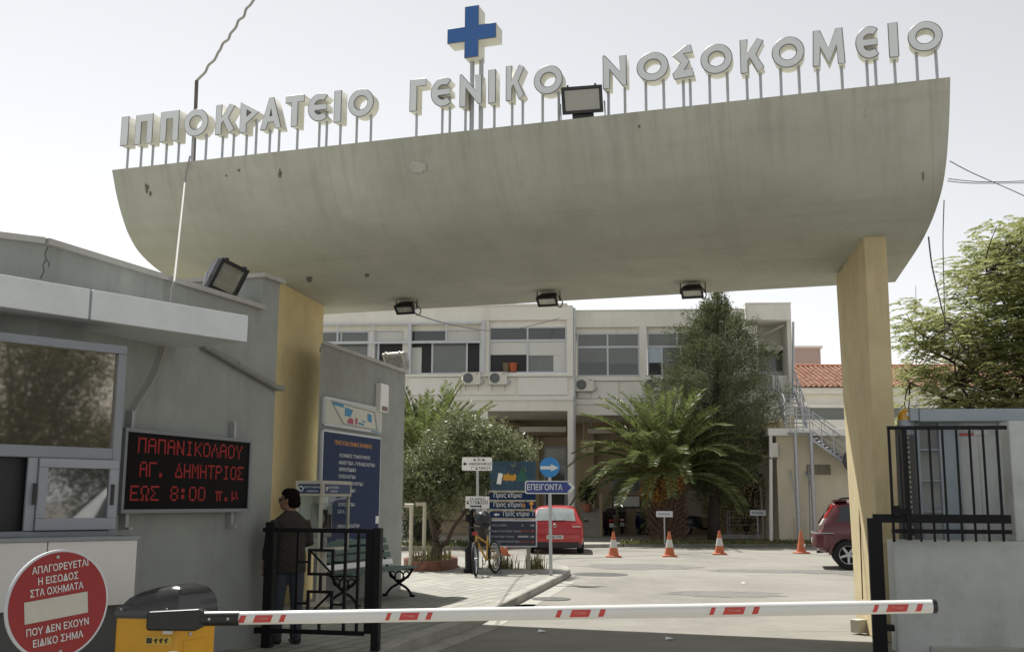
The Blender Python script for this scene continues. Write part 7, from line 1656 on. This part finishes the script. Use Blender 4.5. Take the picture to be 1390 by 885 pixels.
# --- palm
def frond(leafP, leafD, leafS, mbr, base, az, elev, L, droop, nleaf=62, leafl=.42, r=.022):
    pts = []; d = Vector((math.cos(az) * math.cos(elev), math.sin(az) * math.cos(elev), math.sin(elev))); p = Vector(base); seg = 12
    for i in range(seg + 1):
        pts.append(p.copy()); p = p + d * (L / seg); ax = Vector((-math.sin(az), math.cos(az), 0)); d = (Matrix.Rotation(droop / seg * (.3 + 1.4 * i / seg), 3, ax) @ d)
    mbr.tube(pts, [r * (1 - .8 * i / seg) for i in range(seg + 1)], 4)
    for k in range(nleaf):
        f = .14 + .86 * k / (nleaf - 1); x = f * seg; i = min(int(x), seg - 1); q = pts[i].lerp(pts[i + 1], x - i); t_ = (pts[i + 1] - pts[i]).normalized(); s = t_.cross(Vector((0, 0, 1)));
        if s.length < .05: s = Vector((-math.sin(az), math.cos(az), 0))
        s.normalize(); u = s.cross(t_)
        for sg in (-1, 1):
            dd = t_ * rnd.uniform(.70, .9) + s * sg * rnd.uniform(.85, 1) + u * rnd.uniform(.30, .45) - Vector((0, 0, rnd.uniform(.05, .25)))
            leafP.append(q); leafD.append(dd); leafS.append(leafl * (1.15 - .75 * abs(f - .42) ** 1.1) * rnd.uniform(.85, 1.1))
def palm(name, label, base, trunk_h, trunk_r, n, L, lo, hi, droopf, leafm, sag=0.0, fruit=False, boots=True, leafl=.42, lw=.13):
    t = thing(name, label, 'palm tree', base)
    mb = MB(); prof = [(trunk_r * 1.05, 0), (trunk_r * .95, .3)]
    mb.lathe([(0, -.1), (trunk_r * 1.05, -.05), (trunk_r * .92, trunk_h * .4), (trunk_r * 1.0, trunk_h * .75), (trunk_r * 1.12, trunk_h * .95), (trunk_r * .6, trunk_h * 1.12), (0, trunk_h * 1.2)], 16)
    if boots:
        for k in range(230):
            z = trunk_h * (k / 230) ** .9; a = k * 2.399; rr = trunk_r * .95; c = Vector((rr * math.cos(a), rr * math.sin(a), z)); o = Vector((math.cos(a), math.sin(a), 0)); s = Vector((-math.sin(a), math.cos(a), 0)); l = rnd.uniform(.16, .3)
            mb.loft([[c - s * .11, c + s * .11, c + s * .09 + Vector((0, 0, -.07)), c - s * .09 + Vector((0, 0, -.07))], [c + o * l - s * .035 + Vector((0, 0, l * .9)), c + o * l + s * .035 + Vector((0, 0, l * .9)), c + o * (l + .02) + s * .03 + Vector((0, 0, l * .8)), c + o * (l + .02) - s * .03 + Vector((0, 0, l * .8))]], True, True)
    mb.build('trunk', mat(name + ' trunk fibre', (.13, .085, .055), .95, var=.4, scale=7, bump=.6, bscale=20), t)
    lP, lD, lS = [], [], []; mr = MB(); c = Vector((0, 0, trunk_h * 1.05))
    for k in range(n):
        f = (k + .5) / n; el = R_(hi + (lo - hi) * f ** 1.15) + rnd.uniform(-.1, .1); az = k * 2.39996 + rnd.uniform(-.2, .2)
        frond(lP, lD, lS, mr, c + Vector((math.cos(az), math.sin(az), 0)) * trunk_r * .5 + Vector((0, 0, (1 - f) * trunk_h * .12)), az, el, L * rnd.uniform(.85, 1.08), R_(droopf * (.55 + .6 * math.cos(el)) * rnd.uniform(.8, 1.2)), 64, leafl)
    mr.build('rachises', mat(name + ' rachis', (.22, .22, .07), .5, var=.2), t, smooth=True)
    leaf_mesh('fronds', lP, lD, lS, leafm, t, lw)
    if fruit:
        P, D, S = [], [], []
        for (ax, az_, zz) in ((-1.0, 4.0, -.1), (-.9, 3.6, -.5), (.2, 4.6, -.35), (.5, 5.0, -.2), (-.4, 4.2, -.75)):
            cc = c + Vector((math.cos(az_) * (trunk_r + .35), math.sin(az_) * (trunk_r + .35), zz))
            for k in range(260): o = Vector(nrng.normal(size=3)) * .17; P.append(cc + o); D.append(Vector(nrng.normal(size=3)) + Vector((0, 0, -.6))); S.append(rnd.uniform(.05, .12))
        leaf_mesh('fruit_clusters', P, D, S, foliage('orange dates', [(.34, .15, .02), (.45, .22, .04), (.22, .11, .02), (.3, .2, .05)], .1), t, .6)
    return t
q = gr(906, 733.2, KT)
palm_l = foliage('palm leaf', [(.11, .15, .04), (.16, .19, .06), (.07, .11, .03), (.21, .23, .10), (.13, .17, .05)], .40, .42, .4)
zc = at(906, 640, q.y).z - KT
palm('palm_tree', 'stout palm with arching fronds and orange fruit right of the porch column', q, zc * .88, .60, 96, 3.6, -2, 84, 72, palm_l, fruit=True, leafl=.42)
q = at(576, 700, 40.5); q.z = KT; zc = at(576, 646, q.y).z - KT
palm('palm_tree', 'upright palm behind the olive tree at the grey wall end', q, zc * .95, .42, 54, 3.4, 10, 84, 40, palm_l, boots=True, leafl=.36, lw=.20)
# --- olive tree
def olive():
    q = gr(588, 769, KT); t = thing('olive_tree', 'bushy grey green olive tree in the brick planter', 'tree', q); Y = q.y; L_ = lambda px, py, dy=0: at(px, py, Y + dy) - q
    mb = MB(); f = L_(592, 735)
    limb(mb, (0, 0, 0), f, .10, .085, 5, .05); limb(mb, (.08, .05, 0), L_(598, 742), .075, .06, 4, .05)
    tips = []
    for a, b, r in ((f, L_(585, 690), .07), (f, L_(572, 660, .3), .06), (L_(598, 742), L_(632, 694, -.2), .055), (L_(632, 694, -.2), L_(668, 668, -.3), .04), (L_(585, 690), L_(592, 640, .2), .05), (L_(585, 690), L_(612, 640, -.4), .045), (L_(612, 640, -.4), L_(622, 598), .035), (L_(668, 668, -.3), L_(700, 640), .03), (L_(572, 660, .3), L_(556, 635), .035), (L_(592, 640, .2), L_(590, 600, .4), .03), (L_(632, 694, -.2), L_(650, 630, .3), .035), (L_(650, 630, .3), L_(672, 600, .2), .028), (L_(672, 600), L_(712, 612), .02)):
        limb(mb, a, b, r, r * .6, 5, .10); tips.append((Vector(a), Vector(b)))
    mb.build('trunk', M['bark'], t, smooth=True, ang=180)
    P, D, S = [], [], []
    blobs = [(604, 608, 24), (628, 592, 22), (645, 604, 24), (670, 606, 24), (690, 615, 20), (708, 622, 13), (578, 636, 22), (556, 648, 20), (566, 664, 22), (590, 660, 22), (612, 640, 24), (640, 640, 22), (660, 648, 20), (620, 672, 18), (552, 672, 16), (684, 642, 18), (702, 636, 13), (600, 690, 12), (660, 672, 12), (575, 690, 12), (548, 655, 14), (618, 580, 14), (716, 612, 8), (636, 662, 14)]
    pm = FOC / Y
    for (px, py, rad) in blobs:
        r = rad / pm; nt = int(rad * rad * .46)
        for k in range(nt):
            o = Vector(nrng.normal(size=3)); o.normalize(); rr = r * (rnd.random() ** .45) * 1.12; dy = o.y * rr * 1.3
            tw = L_(px, py) + Vector((o.x * rr, dy + rnd.uniform(-.6, .6), o.z * rr * .9)); dr = (o * .7 + Vector((rnd.uniform(-.4, .4), rnd.uniform(-.4, .4), .45))).normalized(); Lt = rnd.uniform(.16, .32)
            for j in range(10):
                b = tw + dr * Lt * j / 9; P.append(b); D.append(dr * .6 + Vector(nrng.normal(size=3)) * .75); S.append(rnd.uniform(.07, .125))
    leaf_mesh('crown', P, D, S, foliage('olive leaf', [(.13, .155, .055), (.20, .22, .10), (.085, .11, .04), (.27, .28, .17), (.16, .19, .075)], .28, .45, .4), t, .30)
olive()
# --- conifer
def conifer():
    q = at(969, 724, 43.5); q.z = KT; t = thing('conifer_tree', 'tall dark conifer with upswept tufts in front of the hospital', 'tree', q); Y = q.y
    H = at(972, 401, Y).z - KT; pm = FOC / Y; top = at(974, 398, Y) - q
    mb = MB(); limb(mb, (0, 0, 0), top * .5, .26, .16, 6, .02, 10); limb(mb, top * .5, top, .16, .03, 6, .02)
    P, D, S = [], [], []
    def width(f):                                                   # half width in metres by relative height
        pts = [(.0, 0), (.06, .38), (.15, 1.0), (.31, 1.75), (.45, 2.15), (.58, 2.1), (.68, 1.7), (.78, 1.2), (.84, .6), (1.0, .1)]
        for (a, b), (c, d) in zip(pts[:-1], pts[1:]):
            if f <= c: return b + (d - b) * (f - a) / (c - a)
        return .1
    nb = 400
    for k in range(nb):
        f = .02 + .80 * (k / nb) ** .8; az = k * 2.39996 + rnd.uniform(-.4, .4); f = min(1, max(.015, (round(f * 13) + rnd.gauss(0, .22)) / 13)); w_ = width(f) * rnd.choice((.6, .8, .95, 1.05, 1.25)); c = top * (1 - f); tip = c + Vector((math.cos(az) * w_, math.sin(az) * w_, w_ * rnd.uniform(.05, .45)))
        st0 = c - Vector((0, 0, w_ * .15))
        if k % 3 == 0: mb.tube([st0, st0.lerp(tip, .5) - Vector((0, 0, .08)), tip], [.03, .02, .008], 4)
        up = ((tip - st0).normalized() * .85 + Vector((0, 0, .7))).normalized()
        for g, rad, m in ((1.0, .22, 80), (.80, .29, 74), (.50, .30, 36)):
            cc = st0.lerp(tip, g) + Vector(nrng.normal(size=3)) * .07; rad *= rnd.uniform(.75, 1.25)
            for j in range(m):
                o = Vector(nrng.normal(size=3)); o = o.normalized() * rad * rnd.random() ** .5; l = up * o.dot(up); o = o + l * .6
                P.append(cc + o); D.append(up * .8 + o / rad * .7 + Vector(nrng.normal(size=3)) * .25); S.append(rnd.uniform(.08, .16))
    mb.build('trunk', M['bark_d'], t, smooth=True, ang=180)
    leaf_mesh('crown', P, D, S, foliage('conifer sprays', [(.11, .135, .06), (.15, .175, .085), (.055, .075, .038), (.23, .245, .135), (.12, .145, .065)], .2, .7, .2), t, .26)
conifer()
# --- dark shrubs under the palms
def shrub(label, px, py, Y, rad, hh, n, m):
    q = at(px, py, Y); q.z = KT; t = thing('shrub', label, 'shrub', q); P, D, S = [], [], []
    mb = MB()
    for k in range(7): a = k * .9; limb(mb, (0, 0, 0), (math.cos(a) * rad * .5, math.sin(a) * rad * .5, hh * .8), .03, .01, 3, .1, 5)
    mb.build('stems', M['bark_d'], t)
    for k in range(n): o = Vector(nrng.normal(size=3)); o.normalize(); r = rnd.random() ** .4; P.append(Vector((o.x * rad * r, o.y * rad * r, hh * .52 + o.z * hh * .5 * r))); D.append(o + Vector(nrng.normal(size=3)) * .7); S.append(rnd.uniform(.07, .14))
    leaf_mesh('crown', P, D, S, m, t, .5)
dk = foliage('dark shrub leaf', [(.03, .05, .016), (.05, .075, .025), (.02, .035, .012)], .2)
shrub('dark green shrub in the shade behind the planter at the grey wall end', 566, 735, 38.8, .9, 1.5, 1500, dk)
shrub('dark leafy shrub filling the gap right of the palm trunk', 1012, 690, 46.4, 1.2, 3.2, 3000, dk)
q = FF @ fq(797, 694, 2.6); t = thing('potted_plant', 'dark leafy pot plant on the porch steps below the cream plate', 'pot plant', q)
mb = MB(); mb.lathe([(0, 0), (.17, 0), (.22, .34), (.20, .34), (.18, .28), (0, .28)], 16); mb.build('pot', M['terracotta'], t, smooth=True, ang=50)
P, D, S = [], [], []
for k in range(420): o = Vector(nrng.normal(size=3)).normalized() * rnd.random() ** .5; P.append(Vector((o.x * .38, o.y * .38, .85 + o.z * .55))); D.append(o + Vector(nrng.normal(size=3)) * .5); S.append(rnd.uniform(.10, .2))
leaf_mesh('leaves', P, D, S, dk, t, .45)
mb = MB(); mb.tube([(0, 0, .28), (.02, .01, .9)], .025, 6); mb.build('stem', M['bark_d'], t)
# --- feathery tree on the right
def feathery(name, label, base, cen, rx, ry, rz, nclump, leafm, seedv, trunk_to=None, limbs=(), hole=.0, lsz=.26, filt=None):
    t = thing(name, label, 'tree', base); r2 = random.Random(seedv); B = Vector(base); mb = MB()
    top = Vector(trunk_to) - B; limb(mb, (0, 0, -.1), top, .20, .15, 6, .03, 9)
    P, D, S, Nn = [], [], [], []
    ends = []
    for e in limbs: e = Vector(e) - B; pts = limb(mb, top, e, .065, .022, 6, .10); ends += pts[2:]
    c0 = Vector(cen) - B; made = 0
    while made < nclump:
        o = Vector((r2.gauss(0, 1), r2.gauss(0, 1), r2.gauss(0, 1))).normalized() * (r2.random() ** .42); p = c0 + Vector((o.x * rx, o.y * ry, o.z * rz))
        if filt and not filt(p + B, r2): continue
        made += 1
        e = min(ends, key=lambda x: (x - p).length) if ends else top
        if made % 3 == 0: limb(mb, e, p, .02, .006, 4, .12, 4)
        for l in range(9):                                          # a clump of pinnate leaves
            a = r2.uniform(0, 6.28); d = Vector((math.cos(a), math.sin(a), r2.uniform(-.15, .5))).normalized(); q = p + Vector((r2.gauss(0, .16), r2.gauss(0, .16), r2.gauss(0, .07))); Lf = lsz * r2.uniform(.8, 1.35); s = d.cross(Vector((0, 0, 1))).normalized()
            for k in range(8):
                f = .12 + .88 * k / 7; pos = q + d * Lf * f - Vector((0, 0, .35 * Lf * f * f))
                for sg in (-1, 1): P.append(pos); D.append(d * .5 + s * sg - Vector((0, 0, .25))); S.append(lsz * .36 * (1.1 - .5 * abs(f - .5))); Nn.append((r2.gauss(0, .25), r2.gauss(0, .25), 1))
    mb.build('trunk', M['bark_d'], t, smooth=True, ang=180)
    leaf_mesh('crown', P, D, S, leafm, t, .42, nrm=np.array(Nn))
    return t
fm_ = foliage('feathery leaf', [(.24, .27, .09), (.31, .33, .13), (.17, .21, .07), (.36, .36, .18), (.27, .30, .12)], .5, .5, .3)
YT = 21.0
def sil(p, r2):                                                      # keeps the crown loose on its left and top rim
    v = p - EYEV; px = 695 + v.dot(RT) / v.dot(FW) * FOC; py = 442.5 - v.dot(UP) / v.dot(FW) * FOC
    lim = 1212 if py > 430 else 1212 + (430 - py) * .95 + (20 if py < 400 else 0)
    if py < 400: lim = max(lim, 1252 + (400 - py) * .72)
    if px < lim or py < 292: return False
    if px < 1300 and 372 < py < 430 and r2.random() < .75: return False
    if py > 470 and py < 500 and px < 1330 and r2.random() < .5: return False
    return True
feathery('feathery_tree', 'sunlit feathery leaved tree rising behind the metal cabin', (11.2, YT + .5, 0), (10.6, YT, 5.3), 4.0, 2.6, 3.4, 1350, fm_, 5, (10.9, YT + .3, 2.6),
         [at(1330, 480, YT), at(1290, 440, YT + .6), at(1250, 470, YT - .4), at(1235, 520, YT), at(1385, 400, YT), at(1370, 330, YT + .4), at(1340, 370, YT - .5), at(1400, 470, YT + 1), at(1300, 520, YT - .6), at(1240, 445, YT)], filt=sil)
# --- trees off to the right: mirrored in the booth windows
lm = foliage('street tree leaf', [(.06, .07, .02), (.09, .10, .03), (.04, .05, .015)], .25)
def roundtree(label, base, H, R, n, sd):
    t = thing('street_tree', label, 'tree', base); r2 = random.Random(sd); mb = MB(); limb(mb, (0, 0, 0), (0, 0, H * .4), .22, .16, 5, .03, 9)
    P, D, S = [], [], []
    for k in range(26):
        a = r2.uniform(0, 6.28); e = Vector((math.cos(a) * R * r2.uniform(.3, .8), math.sin(a) * R * r2.uniform(.3, .8), H * r2.uniform(.42, .95))); limb(mb, (0, 0, H * .38), e, .07, .02, 4, .1, 5)
        for j in range(n // 26): o = Vector((r2.gauss(0, .5), r2.gauss(0, .5), r2.gauss(0, .4))); P.append(e + o); D.append(o + Vector((r2.gauss(0, .6), r2.gauss(0, .6), r2.gauss(0, .6)))); S.append(r2.uniform(.06, .13))
    mb.build('trunk', M['bark'], t); leaf_mesh('crown', P, D, S, lm, t, .45)
roundtree('low bushy street tree mirrored at the right of the booth window', (13.2, 4.3, 0), 3.3, 1.9, 16000, 3)
roundtree('tall street tree mirrored at the left of the booth window', (13.0, 1.3, 0), 6.2, 2.5, 26000, 4)
